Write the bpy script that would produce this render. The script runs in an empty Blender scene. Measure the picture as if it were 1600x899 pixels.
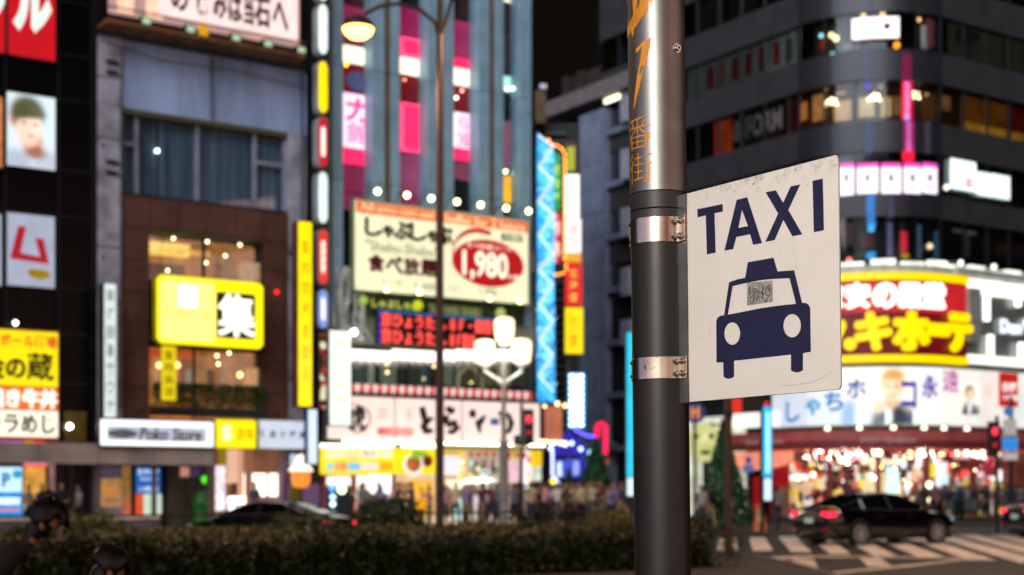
import bpy, bmesh, math, random
import numpy as np
from mathutils import Vector, Matrix
from mathutils.geometry import tessellate_polygon
random.seed(7); rng = np.random.default_rng(7)
scn = bpy.context.scene
COL = scn.collection
rad = math.radians

# ------------------------------------------------------------------ camera, sky, light, exposure
FPX, CX, HY, EYE = 2222.2, 800.0, 768.0, 1.5
cam_d = bpy.data.cameras.new('camera'); cam = bpy.data.objects.new('camera', cam_d); COL.objects.link(cam)
cam.location = (0, 0, EYE); cam.rotation_euler = (rad(90), 0, 0)
cam_d.lens = 50; cam_d.sensor_width = 36; cam_d.shift_y = (HY-449.5)/1600
cam_d.clip_start = .05; cam_d.clip_end = 3000
cam_d.dof.use_dof = True; cam_d.dof.focus_distance = 3.85; cam_d.dof.aperture_fstop = 3.0
scn.camera = cam
scn.view_settings.view_transform = 'Standard'; scn.view_settings.look = 'None'
scn.view_settings.gamma = 1; scn.view_settings.exposure = 0
try:
    scn.cycles.use_denoising = True
    scn.cycles.max_bounces = 6; scn.cycles.diffuse_bounces = 2; scn.cycles.glossy_bounces = 3
    scn.cycles.transparent_max_bounces = 12; scn.cycles.sample_clamp_indirect = 4
    scn.cycles.caustics_reflective = False; scn.cycles.caustics_refractive = False
except Exception: pass
w = bpy.data.worlds.new('World'); scn.world = w; w.use_nodes = True
nt = w.node_tree; bgn = nt.nodes['Background']; outn = nt.nodes['World Output']
sky = nt.nodes.new('ShaderNodeTexSky'); sky.sky_type = 'NISHITA'; sky.sun_disc = False
sky.sun_elevation = rad(-8); sky.sun_rotation = rad(160)
nt.links.new(sky.outputs[0], bgn.inputs[0]); bgn.inputs[1].default_value = .05
bg2 = nt.nodes.new('ShaderNodeBackground'); bg2.inputs[0].default_value = (.0050, .0036, .0030, 1); bg2.inputs[1].default_value = 1
adn = nt.nodes.new('ShaderNodeAddShader')
nt.links.new(bgn.outputs[0], adn.inputs[0]); nt.links.new(bg2.outputs[0], adn.inputs[1]); nt.links.new(adn.outputs[0], outn.inputs[0])
def sun_lamp():
    d = bpy.data.lights.new('sun', 'SUN'); d.energy = 3.3; d.angle = rad(58); d.color = (.90, .95, 1)
    o = bpy.data.objects.new('sun', d); COL.objects.link(o)
    o.rotation_euler = Vector((.36, 1, -.42)).to_track_quat('-Z', 'Y').to_euler()
sun_lamp()
def lamp_light(name, loc, power, col=(1, .80, .56), r=.18, spot=None, parent=None, aim=(0, 0, -1)):
    d = bpy.data.lights.new(name, 'SPOT' if spot else 'POINT'); d.energy = power; d.color = col; d.shadow_soft_size = r
    if spot: d.spot_size = rad(spot); d.spot_blend = .5
    o = bpy.data.objects.new(name, d); COL.objects.link(o); o.location = loc
    o.rotation_euler = Vector(aim).to_track_quat('-Z', 'Y').to_euler()
    if parent: o.parent = parent
    return o

# ------------------------------------------------------------------ materials
def hx(s):
    s = s.lstrip('#'); v = [int(s[i:i+2], 16)/255 for i in (0, 2, 4)]
    return tuple(x/12.92 if x <= .04045 else ((x+.055)/1.055)**2.4 for x in v)
_M = {}
def mat(name, col=(.5, .5, .5), rough=.6, metal=0, var=.18, scale=3., bump=0, coat=0, stretch=(1, 1, 1), spec=.5, obj=False):
    if name in _M: return _M[name]
    m = bpy.data.materials.new(name); m.use_nodes = True; n = m.node_tree; b = n.nodes['Principled BSDF']
    if isinstance(col, str): col = hx(col)
    b.inputs['Roughness'].default_value = rough; b.inputs['Metallic'].default_value = metal
    b.inputs['Coat Weight'].default_value = coat; b.inputs['Specular IOR Level'].default_value = spec
    b.inputs['Base Color'].default_value = (*col, 1)
    if var > 0:
        if obj: tc = n.nodes.new('ShaderNodeTexCoord'); src = tc.outputs['Object']
        else: tc = n.nodes.new('ShaderNodeNewGeometry'); src = tc.outputs['Position']
        mp = n.nodes.new('ShaderNodeMapping'); mp.inputs['Scale'].default_value = stretch
        nz = n.nodes.new('ShaderNodeTexNoise'); nz.inputs['Scale'].default_value = scale; nz.inputs['Detail'].default_value = 6
        cr = n.nodes.new('ShaderNodeMapRange'); cr.inputs[1].default_value = .3; cr.inputs[2].default_value = .7
        cr.inputs[3].default_value = 1-var*1.6; cr.inputs[4].default_value = 1+var
        mx = n.nodes.new('ShaderNodeVectorMath'); mx.operation = 'SCALE'; mx.inputs[0].default_value = col
        n.links.new(src, mp.inputs[0]); n.links.new(mp.outputs[0], nz.inputs[0]); n.links.new(nz.outputs[0], cr.inputs[0])
        n.links.new(cr.outputs[0], mx.inputs['Scale']); n.links.new(mx.outputs[0], b.inputs['Base Color'])
        if bump:
            bp = n.nodes.new('ShaderNodeBump'); bp.inputs['Strength'].default_value = bump; bp.inputs['Distance'].default_value = .02
            n.links.new(nz.outputs[0], bp.inputs['Height']); n.links.new(bp.outputs[0], b.inputs['Normal'])
    _M[name] = m; return m
def E(col, s=1., var=.0, scale=2.):
    """a thing that gives off light: lamps, tubes, backlit signs, lit screens"""
    if isinstance(col, str): c = hx(col)
    else: c = col
    key = 'lit_%s_%.2f_%.2f_%.1f' % (col, s, var, scale)
    if key in _M: return _M[key]
    m = bpy.data.materials.new(key); m.use_nodes = True; n = m.node_tree; b = n.nodes['Principled BSDF']
    b.inputs['Base Color'].default_value = (*[x*.35 for x in c], 1); b.inputs['Roughness'].default_value = .35
    b.inputs['Emission Color'].default_value = (*c, 1); b.inputs['Emission Strength'].default_value = s
    if var:
        g = n.nodes.new('ShaderNodeNewGeometry'); nz = n.nodes.new('ShaderNodeTexNoise'); nz.inputs['Scale'].default_value = scale
        cr = n.nodes.new('ShaderNodeMapRange'); cr.inputs[1].default_value = .3; cr.inputs[2].default_value = .7
        cr.inputs[3].default_value = s*(1-var); cr.inputs[4].default_value = s*(1+var)
        n.links.new(g.outputs['Position'], nz.inputs[0]); n.links.new(nz.outputs[0], cr.inputs[0]); n.links.new(cr.outputs[0], b.inputs['Emission Strength'])
    _M[key] = m; return m
def pic(name, cols, scale=3., s=1., vor=True, stretch=(1, 1, 1)):
    """a backlit printed picture or shelf of goods: patches of several colours"""
    if name in _M: return _M[name]
    m = bpy.data.materials.new(name); m.use_nodes = True; n = m.node_tree; b = n.nodes['Principled BSDF']
    g = n.nodes.new('ShaderNodeNewGeometry'); mp = n.nodes.new('ShaderNodeMapping'); mp.inputs['Scale'].default_value = stretch
    if vor:
        t = n.nodes.new('ShaderNodeTexVoronoi'); t.inputs['Scale'].default_value = scale; sep = n.nodes.new('ShaderNodeSeparateColor')
        n.links.new(t.outputs['Color'], sep.inputs[0]); fac = sep.outputs[0]
    else:
        t = n.nodes.new('ShaderNodeTexNoise'); t.inputs['Scale'].default_value = scale; t.inputs['Detail'].default_value = 3
        mr = n.nodes.new('ShaderNodeMapRange'); mr.inputs[1].default_value = .3; mr.inputs[2].default_value = .7
        n.links.new(t.outputs[0], mr.inputs[0]); fac = mr.outputs[0]
    r = n.nodes.new('ShaderNodeValToRGB'); el = r.color_ramp.elements; r.color_ramp.interpolation = 'CONSTANT' if vor else 'LINEAR'
    while len(el) < len(cols): el.new(.5)
    for i, c in enumerate(cols): el[i].position = i/len(cols) if vor else i/(len(cols)-1); el[i].color = (*hx(c), 1)
    n.links.new(g.outputs['Position'], mp.inputs[0]); n.links.new(mp.outputs[0], t.inputs[0]); n.links.new(fac, r.inputs[0])
    n.links.new(r.outputs[0], b.inputs['Emission Color']); n.links.new(r.outputs[0], b.inputs['Base Color'])
    b.inputs['Emission Strength'].default_value = s; b.inputs['Roughness'].default_value = .4
    _M[name] = m; return m
def glass(name, tint=(.9, .95, 1), refl=.06, rough=.03, trans=.9):
    if name in _M: return _M[name]
    m = bpy.data.materials.new(name); m.use_nodes = True; n = m.node_tree; n.nodes.remove(n.nodes['Principled BSDF'])
    o = n.nodes['Material Output']; t = n.nodes.new('ShaderNodeBsdfTransparent'); gl = n.nodes.new('ShaderNodeBsdfGlossy')
    t.inputs[0].default_value = (*[x*trans for x in tint], 1); gl.inputs['Roughness'].default_value = rough
    mx = n.nodes.new('ShaderNodeMixShader'); lw = n.nodes.new('ShaderNodeLayerWeight'); lw.inputs[0].default_value = .25
    mr = n.nodes.new('ShaderNodeMapRange'); mr.inputs[3].default_value = refl; mr.inputs[4].default_value = .8
    n.links.new(lw.outputs['Fresnel'], mr.inputs[0]); n.links.new(mr.outputs[0], mx.inputs[0])
    n.links.new(t.outputs[0], mx.inputs[1]); n.links.new(gl.outputs[0], mx.inputs[2]); n.links.new(mx.outputs[0], o.inputs[0])
    _M[name] = m; return m
BLK = mat('black_metal', '#16161a', .45, .3)
DK = mat('dark_metal', '#2a2b30', .5, .4)
GRY = mat('grey_metal', '#77787c', .45, .5)
SIL = mat('silver_panel', '#9c9ea0', .35, .7)
WHP = mat('white_paint', '#d8d8d4', .5)
CON = mat('concrete', '#8b8a86', .85, 0, .2, 2.5, .2)
GLS = glass('window_glass')
DGL = mat('dark_glass', '#050608', .3, 0, .3, 1.2, spec=.12)

def print_mat(name, base, spots, s=1.):
    """a softly printed backlit picture: (x, z, rx, rz, colour, softness) patches in the thing's own axes"""
    m = bpy.data.materials.new(name); m.use_nodes = True; n = m.node_tree; b = n.nodes['Principled BSDF']; L = n.links.new
    tc = n.nodes.new('ShaderNodeTexCoord'); rgb = n.nodes.new('ShaderNodeRGB'); rgb.outputs[0].default_value = (*hx(base), 1); col = rgb.outputs[0]
    for x, z, rx, rz, c, so in spots:
        mp = n.nodes.new('ShaderNodeMapping'); mp.vector_type = 'POINT'; mp.inputs['Scale'].default_value = (1/rx, 0, 1/rz); mp.inputs['Location'].default_value = (-x/rx, 0, -z/rz); L(tc.outputs['Object'], mp.inputs[0])
        ln = n.nodes.new('ShaderNodeVectorMath'); ln.operation = 'LENGTH'; L(mp.outputs[0], ln.inputs[0]); mr = n.nodes.new('ShaderNodeMapRange'); mr.interpolation_type = 'SMOOTHSTEP'; mr.inputs[1].default_value = 1+so; mr.inputs[2].default_value = 1-so; L(ln.outputs['Value'], mr.inputs[0])
        mx = n.nodes.new('ShaderNodeMix'); mx.data_type = 'RGBA'; L(mr.outputs[0], mx.inputs[0]); L(col, mx.inputs[6]); mx.inputs[7].default_value = (*hx(c), 1); col = mx.outputs[2]
    L(col, b.inputs['Emission Color']); L(col, b.inputs['Base Color']); b.inputs['Emission Strength'].default_value = s; return m

# ------------------------------------------------------------------ frames, mesh builder, things
class Fr:
    def __init__(s, ox=0., oy=0., dx=1., dy=0.):
        l = math.hypot(dx, dy); s.o = (ox, oy); s.d = (dx/l, dy/l); s.n = (-s.d[1], s.d[0]); s.a = math.atan2(dy, dx)
    def world(s, x, y, z): return Vector((s.o[0]+s.d[0]*x+s.n[0]*y, s.o[1]+s.d[1]*x+s.n[1]*y, z))
    def hit(s, px, off=0.):
        k = (px-CX)/FPX                                    # camera ray (k,1); plane local y = -off
        den = k*s.n[0]+s.n[1]; t = (-off+s.o[0]*s.n[0]+s.o[1]*s.n[1])/den
        return (k*t-s.o[0])*s.d[0]+(t-s.o[1])*s.d[1], t
    def u(s, px, off=0.): return s.hit(px, off)[0]
    def z(s, px, py, off=0.): return EYE+(HY-py)/FPX*s.hit(px, off)[1]
    def rect(s, x0, x1, y0, y1, off=0.):
        m = (x0+x1)/2
        return s.u(x0, off), s.u(x1, off), s.z(m, y1, off), s.z(m, y0, off)
W0 = Fr()
F = Fr(0, 55.83, .8349, .5504)                             # the shop fronts along the avenue
def GP(px, py):                                            # a pixel on the ground
    Y = EYE*FPX/(py-HY); return ((px-CX)/FPX*Y, Y)
class MB:
    def __init__(s): s.v = []; s.f = []; s.m = []
    def add(s, vs, fs, mi=0):
        o = len(s.v); s.v += [tuple(p) for p in vs]; s.f += [tuple(i+o for i in f) for f in fs]; s.m += [mi]*len(fs); return s
    def box(s, x0, x1, y0, y1, z0, z1, mi=0):
        return s.add([(x, y, z) for z in (z0, z1) for y in (y0, y1) for x in (x0, x1)],
                     [(0, 2, 3, 1), (4, 5, 7, 6), (0, 1, 5, 4), (2, 6, 7, 3), (0, 4, 6, 2), (1, 3, 7, 5)], mi)
    def poly(s, loops, y0, y1, mi=0):
        """loops of (x,z): the first is the outline, others are holes; extruded from y0 to y1"""
        tris = tessellate_polygon([[Vector((x, z, 0)) for x, z in L] for L in loops])
        P = [p for L in loops for p in L]; n = len(P)
        vs = [(x, y0, z) for x, z in P]+[(x, y1, z) for x, z in P]; fs = []
        for t in tris: fs += [tuple(t), tuple(n+i for i in reversed(t))]
        o = 0
        for L in loops:
            k = len(L)
            for i in range(k): j = (i+1) % k; fs.append((o+i, o+j, n+o+j, n+o+i))
            o += k
        return s.add(vs, fs, mi)
    def cyl(s, p0, p1, r0, r1=None, n=12, mi=0):
        r1 = r0 if r1 is None else r1; p0 = Vector(p0); p1 = Vector(p1); a = (p1-p0).normalized()
        u = a.orthogonal().normalized(); v = a.cross(u)
        vs = [c+(u*math.cos(2*math.pi*i/n)+v*math.sin(2*math.pi*i/n))*r for c, r in ((p0, r0), (p1, r1)) for i in range(n)]
        fs = [(i, (i+1) % n, n+(i+1) % n, n+i) for i in range(n)]+[tuple(range(n-1, -1, -1)), tuple(range(n, 2*n))]
        return s.add(vs, fs, mi)
    def tube(s, pts, r, n=8, mi=0):
        pts = [Vector(p) for p in pts]; rs = r if isinstance(r, (list, tuple)) else [r]*len(pts); vs = []; up = None
        for i, p in enumerate(pts):
            a = (pts[min(i+1, len(pts)-1)]-pts[max(i-1, 0)]).normalized()
            up = a.orthogonal().normalized() if up is None else (up-a*up.dot(a)).normalized()
            v = a.cross(up)
            vs += [p+(up*math.cos(2*math.pi*k/n)+v*math.sin(2*math.pi*k/n))*rs[i] for k in range(n)]
        fs = [(i*n+k, i*n+(k+1) % n, (i+1)*n+(k+1) % n, (i+1)*n+k) for i in range(len(pts)-1) for k in range(n)]
        fs += [tuple(range(n-1, -1, -1)), tuple((len(pts)-1)*n+k for k in range(n))]
        return s.add(vs, fs, mi)
    def sph(s, c, r, n=10, m=7, mi=0, zs=1., lo=-1.):
        vs = []; fs = []
        for j in range(m+1):
            t = math.pi*j/m; zz = max(math.cos(t), lo); rr = math.sin(t)
            for i in range(n):
                a = 2*math.pi*i/n; vs.append((c[0]+r*rr*math.cos(a), c[1]+r*rr*math.sin(a), c[2]+r*zz*zs))
        for j in range(m):
            for i in range(n): fs.append((j*n+i, (j+1)*n+i, (j+1)*n+(i+1) % n, j*n+(i+1) % n))
        return s.add(vs, fs, mi)
    def lathe(s, c, prof, n=16, mi=0):
        vs = [(c[0]+r*math.cos(2*math.pi*i/n), c[1]+r*math.sin(2*math.pi*i/n), c[2]+z) for r, z in prof for i in range(n)]
        fs = [(j*n+i, j*n+(i+1) % n, (j+1)*n+(i+1) % n, (j+1)*n+i) for j in range(len(prof)-1) for i in range(n)]
        fs += [tuple(range(n-1, -1, -1)), tuple((len(prof)-1)*n+k for k in range(n))]
        return s.add(vs, fs, mi)
    def mesh(s, name, mats, base=(0, 0, 0), smooth=False):
        me = bpy.data.meshes.new(name); b = base
        me.from_pydata([(x-b[0], y-b[1], z-b[2]) for x, y, z in s.v], [], s.f)
        for m_ in (mats if isinstance(mats, (list, tuple)) else [mats]): me.materials.append(m_)
        if len(s.m): me.polygons.foreach_set('material_index', s.m)
        if smooth: me.polygons.foreach_set('use_smooth', [True]*len(me.polygons))
        me.update()
        if smooth: me.set_sharp_from_angle(angle=rad(42))
        return me
def tagit(o, label=None, cat=None, group=None, kind=None):
    if label: o['label'] = label
    if cat: o['category'] = cat
    if group: o['group'] = group
    if kind: o['kind'] = kind
    return o
_UNIT = {}
def unit(m):
    if m.name not in _UNIT: _UNIT[m.name] = MB().box(-.5, .5, -.5, .5, -.5, .5).mesh('unit_'+m.name, m)
    return _UNIT[m.name]
_BALL = {}
def ball(m):
    if m.name not in _BALL: _BALL[m.name] = MB().sph((0, 0, 0), 1, 10, 7).mesh('ball_'+m.name, m, smooth=True)
    return _BALL[m.name]
class Th:
    """one thing: an Empty at its base in frame fr; parts are given in frame coordinates"""
    def __init__(s, name, label=None, cat=None, fr=W0, base=(0, 0, 0), group=None, kind=None, mb=None, mats=None, smooth=False):
        s.fr = fr; s.base = base
        me = mb.mesh(name, mats, base, smooth) if mb else None
        s.o = bpy.data.objects.new(name, me); COL.objects.link(s.o)
        s.o.location = fr.world(*base); s.o.rotation_euler = (0, 0, fr.a); tagit(s.o, label, cat, group, kind)
    def part(s, name, mb, mats, parent=None, label=None, kind=None, smooth=False):
        o = bpy.data.objects.new(name, mb.mesh(name, mats, s.base, smooth)); COL.objects.link(o)
        o.parent = parent if parent is not None else s.o; tagit(o, label, None, None, kind); return o
    def bx(s, name, x0, x1, y0, y1, z0, z1, m, parent=None, label=None):
        o = bpy.data.objects.new(name, unit(m)); COL.objects.link(o); o.parent = parent if parent is not None else s.o
        b = s.base; o.location = ((x0+x1)/2-b[0], (y0+y1)/2-b[1], (z0+z1)/2-b[2]); o.scale = (x1-x0, y1-y0, z1-z0)
        if label: o['label'] = label
        return o
    def ball(s, name, x, y, z, r, m, parent=None):
        o = bpy.data.objects.new(name, ball(m)); COL.objects.link(o); o.parent = parent if parent is not None else s.o
        b = s.base; o.location = (x-b[0], y-b[1], z-b[2]); o.scale = (r, r, r); return o
# ------------------------------------------------------------------ lettering
def glyphs(body, bold=0., size=1.):
    c = bpy.data.curves.new('lettering', 'FONT'); c.body = body; c.offset = bold; c.size = size; c.resolution_u = 3
    o = bpy.data.objects.new('lettering', c); me = bpy.data.meshes.new_from_object(o)
    V = np.array([v.co[:] for v in me.vertices]) if len(me.vertices) else np.zeros((1, 3)); Fc = [tuple(p.vertices) for p in me.polygons]
    bpy.data.objects.remove(o); bpy.data.curves.remove(c); bpy.data.meshes.remove(me)
    return V, Fc
def text(T, body, x0, x1, z0, z1, y, m, bold=.015, thick=.03, mapf=None, parent=None, name='lettering', slant=0., fat=0.):
    """flat lettering fitted to a rectangle of T's frame, standing proud towards -y; body may be a list set downwards"""
    V, Fc = glyphs(body, bold)
    if not Fc: return None
    lo = V.min(0); hi = V.max(0); n = len(V)
    u = (V[:, 0]-lo[0])/max(hi[0]-lo[0], 1e-6); v = (V[:, 1]-lo[1])/max(hi[1]-lo[1], 1e-6)
    X = x0+u*(x1-x0)+slant*(v-.5)*(z1-z0); Z = z0+v*(z1-z0)
    mb = MB()
    if mapf: vs = [mapf(a, thick, b) for a, b in zip(X, Z)]+[mapf(a, 0, b) for a, b in zip(X, Z)]
    else: vs = [(a, y-thick, b) for a, b in zip(X, Z)]+[(a, y, b) for a, b in zip(X, Z)]
    fs = list(Fc); cnt = {}
    for f in Fc:
        for i in range(len(f)):
            e = (f[i], f[(i+1) % len(f)]); cnt[e] = 1
    for (a, b) in list(cnt):
        if (b, a) not in cnt: fs.append((a, a+n, b+n, b))
    mb.add(vs, fs)
    if fat:                                                # heavier strokes: the same glyph again, shifted round a circle
        base = list(mb.v); bf = list(mb.f); k = 0
        for i in range(8):
            a = math.pi*i/4; dx = fat*math.cos(a); dz = fat*math.sin(a); k += 1
            mb.add([(x+dx, yy+.0007*k, z+dz) for x, yy, z in base], bf)
    return T.part(name, mb, m, parent)
def vtext(T, chars, x0, x1, z0, z1, y, m, bold=.02, thick=.02, fill=.86):
    n = len(chars); h = (z1-z0)/n
    for i, ch in enumerate(chars):
        if ch != ' ': text(T, ch, x0, x1, z1-(i+fill)*h, z1-(i+1-fill)*h, y, m, bold, thick)
def signbox(fr, x0, x1, y0, y1, off, depth, face, case, label, name='shop_sign', cat='sign', rim=.04, group=None, two=False, world=None):
    """a sign box given by its rectangle in the photograph; returns the thing and its face rectangle"""
    u0, u1, z0, z1 = world if world else fr.rect(x0, x1, y0, y1, off)
    T = Th(name, label, cat, fr, ((u0+u1)/2, -off+depth, z0), group)
    T.bx('casing', u0, u1, -off, -off+depth, z0, z1, case)
    T.bx('face', u0+rim, u1-rim, -off-.02, -off+.01, z0+rim, z1-rim, face)
    return T, (u0, u1, z0, z1), -off-.021
def pxrect(R, P, q):
    """a sub-rectangle q (x0,x1,y0,y1 pixels) of a sign drawn in the photograph as P, in the sign's own coordinates R"""
    f = lambda x: R[0]+(x-P[0])/(P[1]-P[0])*(R[1]-R[0]); g = lambda y: R[3]-(y-P[2])/(P[3]-P[2])*(R[3]-R[2])
    return f(q[0]), f(q[1]), g(q[3]), g(q[2])
# ================================================================== the setting: ground, roads, pavements
ASPH = mat('asphalt', (.018, .016, .015), .7, 0, .3, 6, .25)
PAV = mat('pavement_stone', (.030, .026, .024), .75, 0, .2, 3, .15)
KRB = mat('kerb_stone', (.09, .085, .08), .7, 0, .15, 4, .1)
PNT = mat('road_paint', (.74, .62, .54), .7, 0, .4, 3.5, .1)
def st(name, mb, m, kind='structure'):
    o = bpy.data.objects.new(name, mb.mesh(name, m)); COL.objects.link(o); o['kind'] = kind; return o
g = MB(); N = 14
xs = [-700, -200, -60, -20, 0, 20, 60, 200, 700]; ys = [-700, -200, -60, -10, 10, 30, 50, 80, 200, 900]
vs = [(x, y, 0) for y in ys for x in xs]; g.add(vs, [(j*9+i, j*9+i+1, (j+1)*9+i+1, (j+1)*9+i) for j in range(9) for i in range(8)])
st('ground', g, ASPH)
def slab(name, pts, z1, m):
    mb = MB(); n = len(pts); mb.add([(x, y, 0.002) for x, y in pts]+[(x, y, z1) for x, y in pts],
        [tuple(range(n, 2*n))]+[(i, (i+1) % n, n+(i+1) % n, n+i) for i in range(n)]); return st(name, mb, m)
def fw(x, y): v = F.world(x, y, 0); return (v.x, v.y)
SW = 7.0
slab('pavement', [fw(-60, -SW), fw(2.2, -SW), fw(2.2, .5), fw(-60, .5)], .13, PAV)
slab('pavement', [fw(17.5, -SW), fw(70, -SW), fw(70, 1.5), fw(20, 1.5), fw(17.5, 16)], .13, PAV)
slab('kerb', [fw(-60, -SW-.18), fw(2.4, -SW-.18), fw(2.4, -SW), fw(-60, -SW)], .15, KRB)
slab('kerb', [fw(17.4, -SW-.18), fw(70, -SW-.18), fw(70, -SW), fw(17.4, -SW)], .15, KRB)
# the island with the hedge, where the photographer stands
isl = [(-30, 4), (-30, 8.5), (-12.5, 20.0), (3.7, 31.2), (4.9, 30.2), (5.2, 28), (4.6, -14), (-30, -14)]
slab('island_pavement', isl, .12, PAV)
slab('kerb', [(4.92, 30.25), (5.22, 28), (4.62, -14), (4.8, -14), (5.42, 28), (5.1, 30.4), (3.75, 31.45), (3.65, 31.25)], .15, KRB)
mk_ = MB()
def paint(quad, z=.004):
    P = [GP(*q) for q in quad]; mb = MB().add([(x, y, z) for x, y in P], [tuple(range(len(P)))]); return mb
stripes = [((1123, 841), (1151, 841), (1152, 860), (1121, 860)), ((1171, 840), (1195, 840), (1208, 861), (1176, 861)),
           ((1216, 839), (1243, 839), (1268, 863), (1236, 863)), ((1262, 838), (1289, 838), (1330, 866), (1297, 866)),
           ((1308, 837), (1336, 837), (1402, 869), (1366, 869)), ((1353, 836), (1383, 836), (1480, 872), (1438, 872)),
           ((1400, 836), (1432, 836), (1558, 876), (1516, 876)), ((1446, 836), (1480, 836), (1640, 880), (1594, 880)),
           ((1494, 836), (1528, 836), (1722, 884), (1672, 884)), ((1543, 836), (1577, 836), (1800, 888), (1745, 888)),
           ((1590, 836), (1626, 836), (1880, 892), (1820, 892))]
cw = Th('crosswalk', 'white striped crosswalk painted across the dark avenue under the black sedan', 'crosswalk', W0, (12, 36, .004), kind='structure')
for q in stripes: cw.part('stripe', paint(q), PNT)
rm = Th('road_marking', 'worn white border line and square blocks of the lane beside the crosswalk', 'road marking', W0, (9, 32, .004), kind='structure')
for q in [((1147, 873), (1270, 869), (1275, 872), (1147, 877)), ((1238, 875), (1272, 875), (1282, 897), (1243, 897)),
          ((1340, 869), (1372, 869), (1394, 886), (1356, 886)), ((1300, 894.5), (1420, 883), (1512, 873), (1516, 875), (1425, 885.5), (1302, 897.5)),
          ((1278, 869), (1500, 871.5), (1512, 873), (1270, 871))]: rm.part('stripe', paint(q, .006), PNT)

# ================================================================== black glass building, far left
MUL = mat('mullion_blue_black', '#0c1420', .4, .4)
def grid(T, xs, zs, y, pane_m, bar_m, bw=.09, bd=.12, pane='pane', bar='mullion'):
    for i in range(len(xs)-1):
        for j in range(len(zs)-1): T.bx(pane, xs[i]+bw/2, xs[i+1]-bw/2, y, y+.04, zs[j]+bw/2, zs[j+1]-bw/2, pane_m)
    for x in xs: T.bx(bar, x-bw/2, x+bw/2, y-bd, y+.05, zs[0], zs[-1], bar_m)
    for z in zs:
        for i in range(len(xs)-1): T.bx('transom', xs[i]+bw/2, xs[i+1]-bw/2, y-bd*.6, y+.05, z-bw/2, z+bw/2, bar_m)
uE = F.u(151)
xb = [F.u(-152), F.u(-72), F.u(8), F.u(91), F.u(143)]
T = Th('glass_building', 'black glass office block with a grid of dark panes at the far left', 'building', F, (xb[0], 6, 0))
T.bx('wall', xb[0]-6, uE-.03, .1, 12, .13, 24, mat('black_cladding', '#080809', .6, spec=.15))
T.bx('pillar', xb[-1]+.05, uE-.03, -.1, .1, 3.1, 24, MUL)
zr = [3.1]+[F.z(115, y) for y in (600, 523, 453, 340, 268, 158, 88, 5, -60)]
grid(T, xb, zr, .02, DGL, MUL)
T.bx('pillar', F.u(103), F.u(112), -.3, .1, .13, 2.5, DK)
T.bx('pillar', F.u(137), F.u(148), -.3, .1, .13, 2.5, mat('blue_grey_column', '#39435a', .5))
T.bx('shop_wall', F.u(64), F.u(136), .02, .1, .13, 3.05, mat('maroon_wall', '#2a1a1c', .6))
T.bx('window', F.u(100), F.u(134), -.06, .02, F.z(117, 692), F.z(117, 643), E('#4a3806', .5, .5, 3))
T.ball('lamp', F.u(105.5), -.25, F.z(105, 667), .09, E('#fff6d8', 14))
T.ball('lamp', F.u(21), -.25, F.z(21, 506), .07, E('#dff4ee', 9))
# shop under it
S = Th('lit_kiosk', 'small lit shop with yellow shelves under the black glass building', 'shop', F, (F.u(52), .2, .13))
S.bx('back_panel', F.u(37), F.u(70), -.05, .02, 1.1, 2.35, E('#e8a84a', .8, .3, 3))
S.bx('shelf', F.u(37), F.u(60), -.35, -.05, .5, 1.1, pic('goods_yellow', ['#f0e060', '#c8a020', '#fff2c0', '#884010'], 9, 1.))
S.bx('header', F.u(36), F.u(69), -.4, -.05, 2.38, 2.6, E('#e6b8ff', 1.5)); S.bx('stripe', F.u(36), F.u(69), -.41, -.05, 2.3, 2.37, E('#ff4020', 1))
S.bx('banner', F.u(72), F.u(81), -.35, -.3, .6, 2.4, E('#c09090', .35, .4, 5))
# canopy slab along the pavement
T = Th('street_canopy', 'long grey canopy beam running over the pavement below the shop signs', 'canopy', F, (F.u(200), -1.2, 2.4))
CNM = mat('canopy_grey', '#b4aaa4', .55, .2, .25, .6)
for a, b in ((-40, 60), (60, 155), (155, 240), (240, 333)):
    uz = F.rect(a, b, 700, 727, 1.6); T.bx('fascia_panel', uz[0]+.01, uz[1]-.01, -1.62, -1.5, 2.37, 3.02, CNM)
    T.bx('soffit_panel', uz[0]+.01, uz[1]-.01, -1.5, -.12, 2.5, 2.6, CNM)
T.bx('tube_lamp', F.u(100, 1), F.u(128, 1), -1.1, -.9, 2.4, 2.48, E('#f4f4dc', 3))
for px in (150, 240, 326): T.bx('post', F.u(px, .9)-.07, F.u(px, .9)+.07, -1., -.86, .13, 2.5, GRY)

# signs of the black building
RED = E('#c8101c', .95, .08, 1); WHT = E('#fff8f0', 1.35)
T, R, y = signbox(F, -90, 88, -60, 84, .15, .12, RED, DK, 'big glowing red sign with white kana on the black building top')
P = (-90, 88, -60, 84)
text(T, 'カ', *pxrect(R, P, (-84, -30, -50, 32)), y, E('#dcefe4', 1.1), .05); text(T, 'ラ', *pxrect(R, P, (-26, 10, -50, 32)), y, E('#dcefe4', 1.1), .05)
text(T, 'ル', *pxrect(R, P, (18, 80, -56, 43)), y, E('#dcefe4', 1.15), .055)
T.bx('mullion', F.u(9.5, .2)-.04, F.u(9.5, .2)+.04, -.3, -.16, R[2], R[3], DK)
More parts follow.
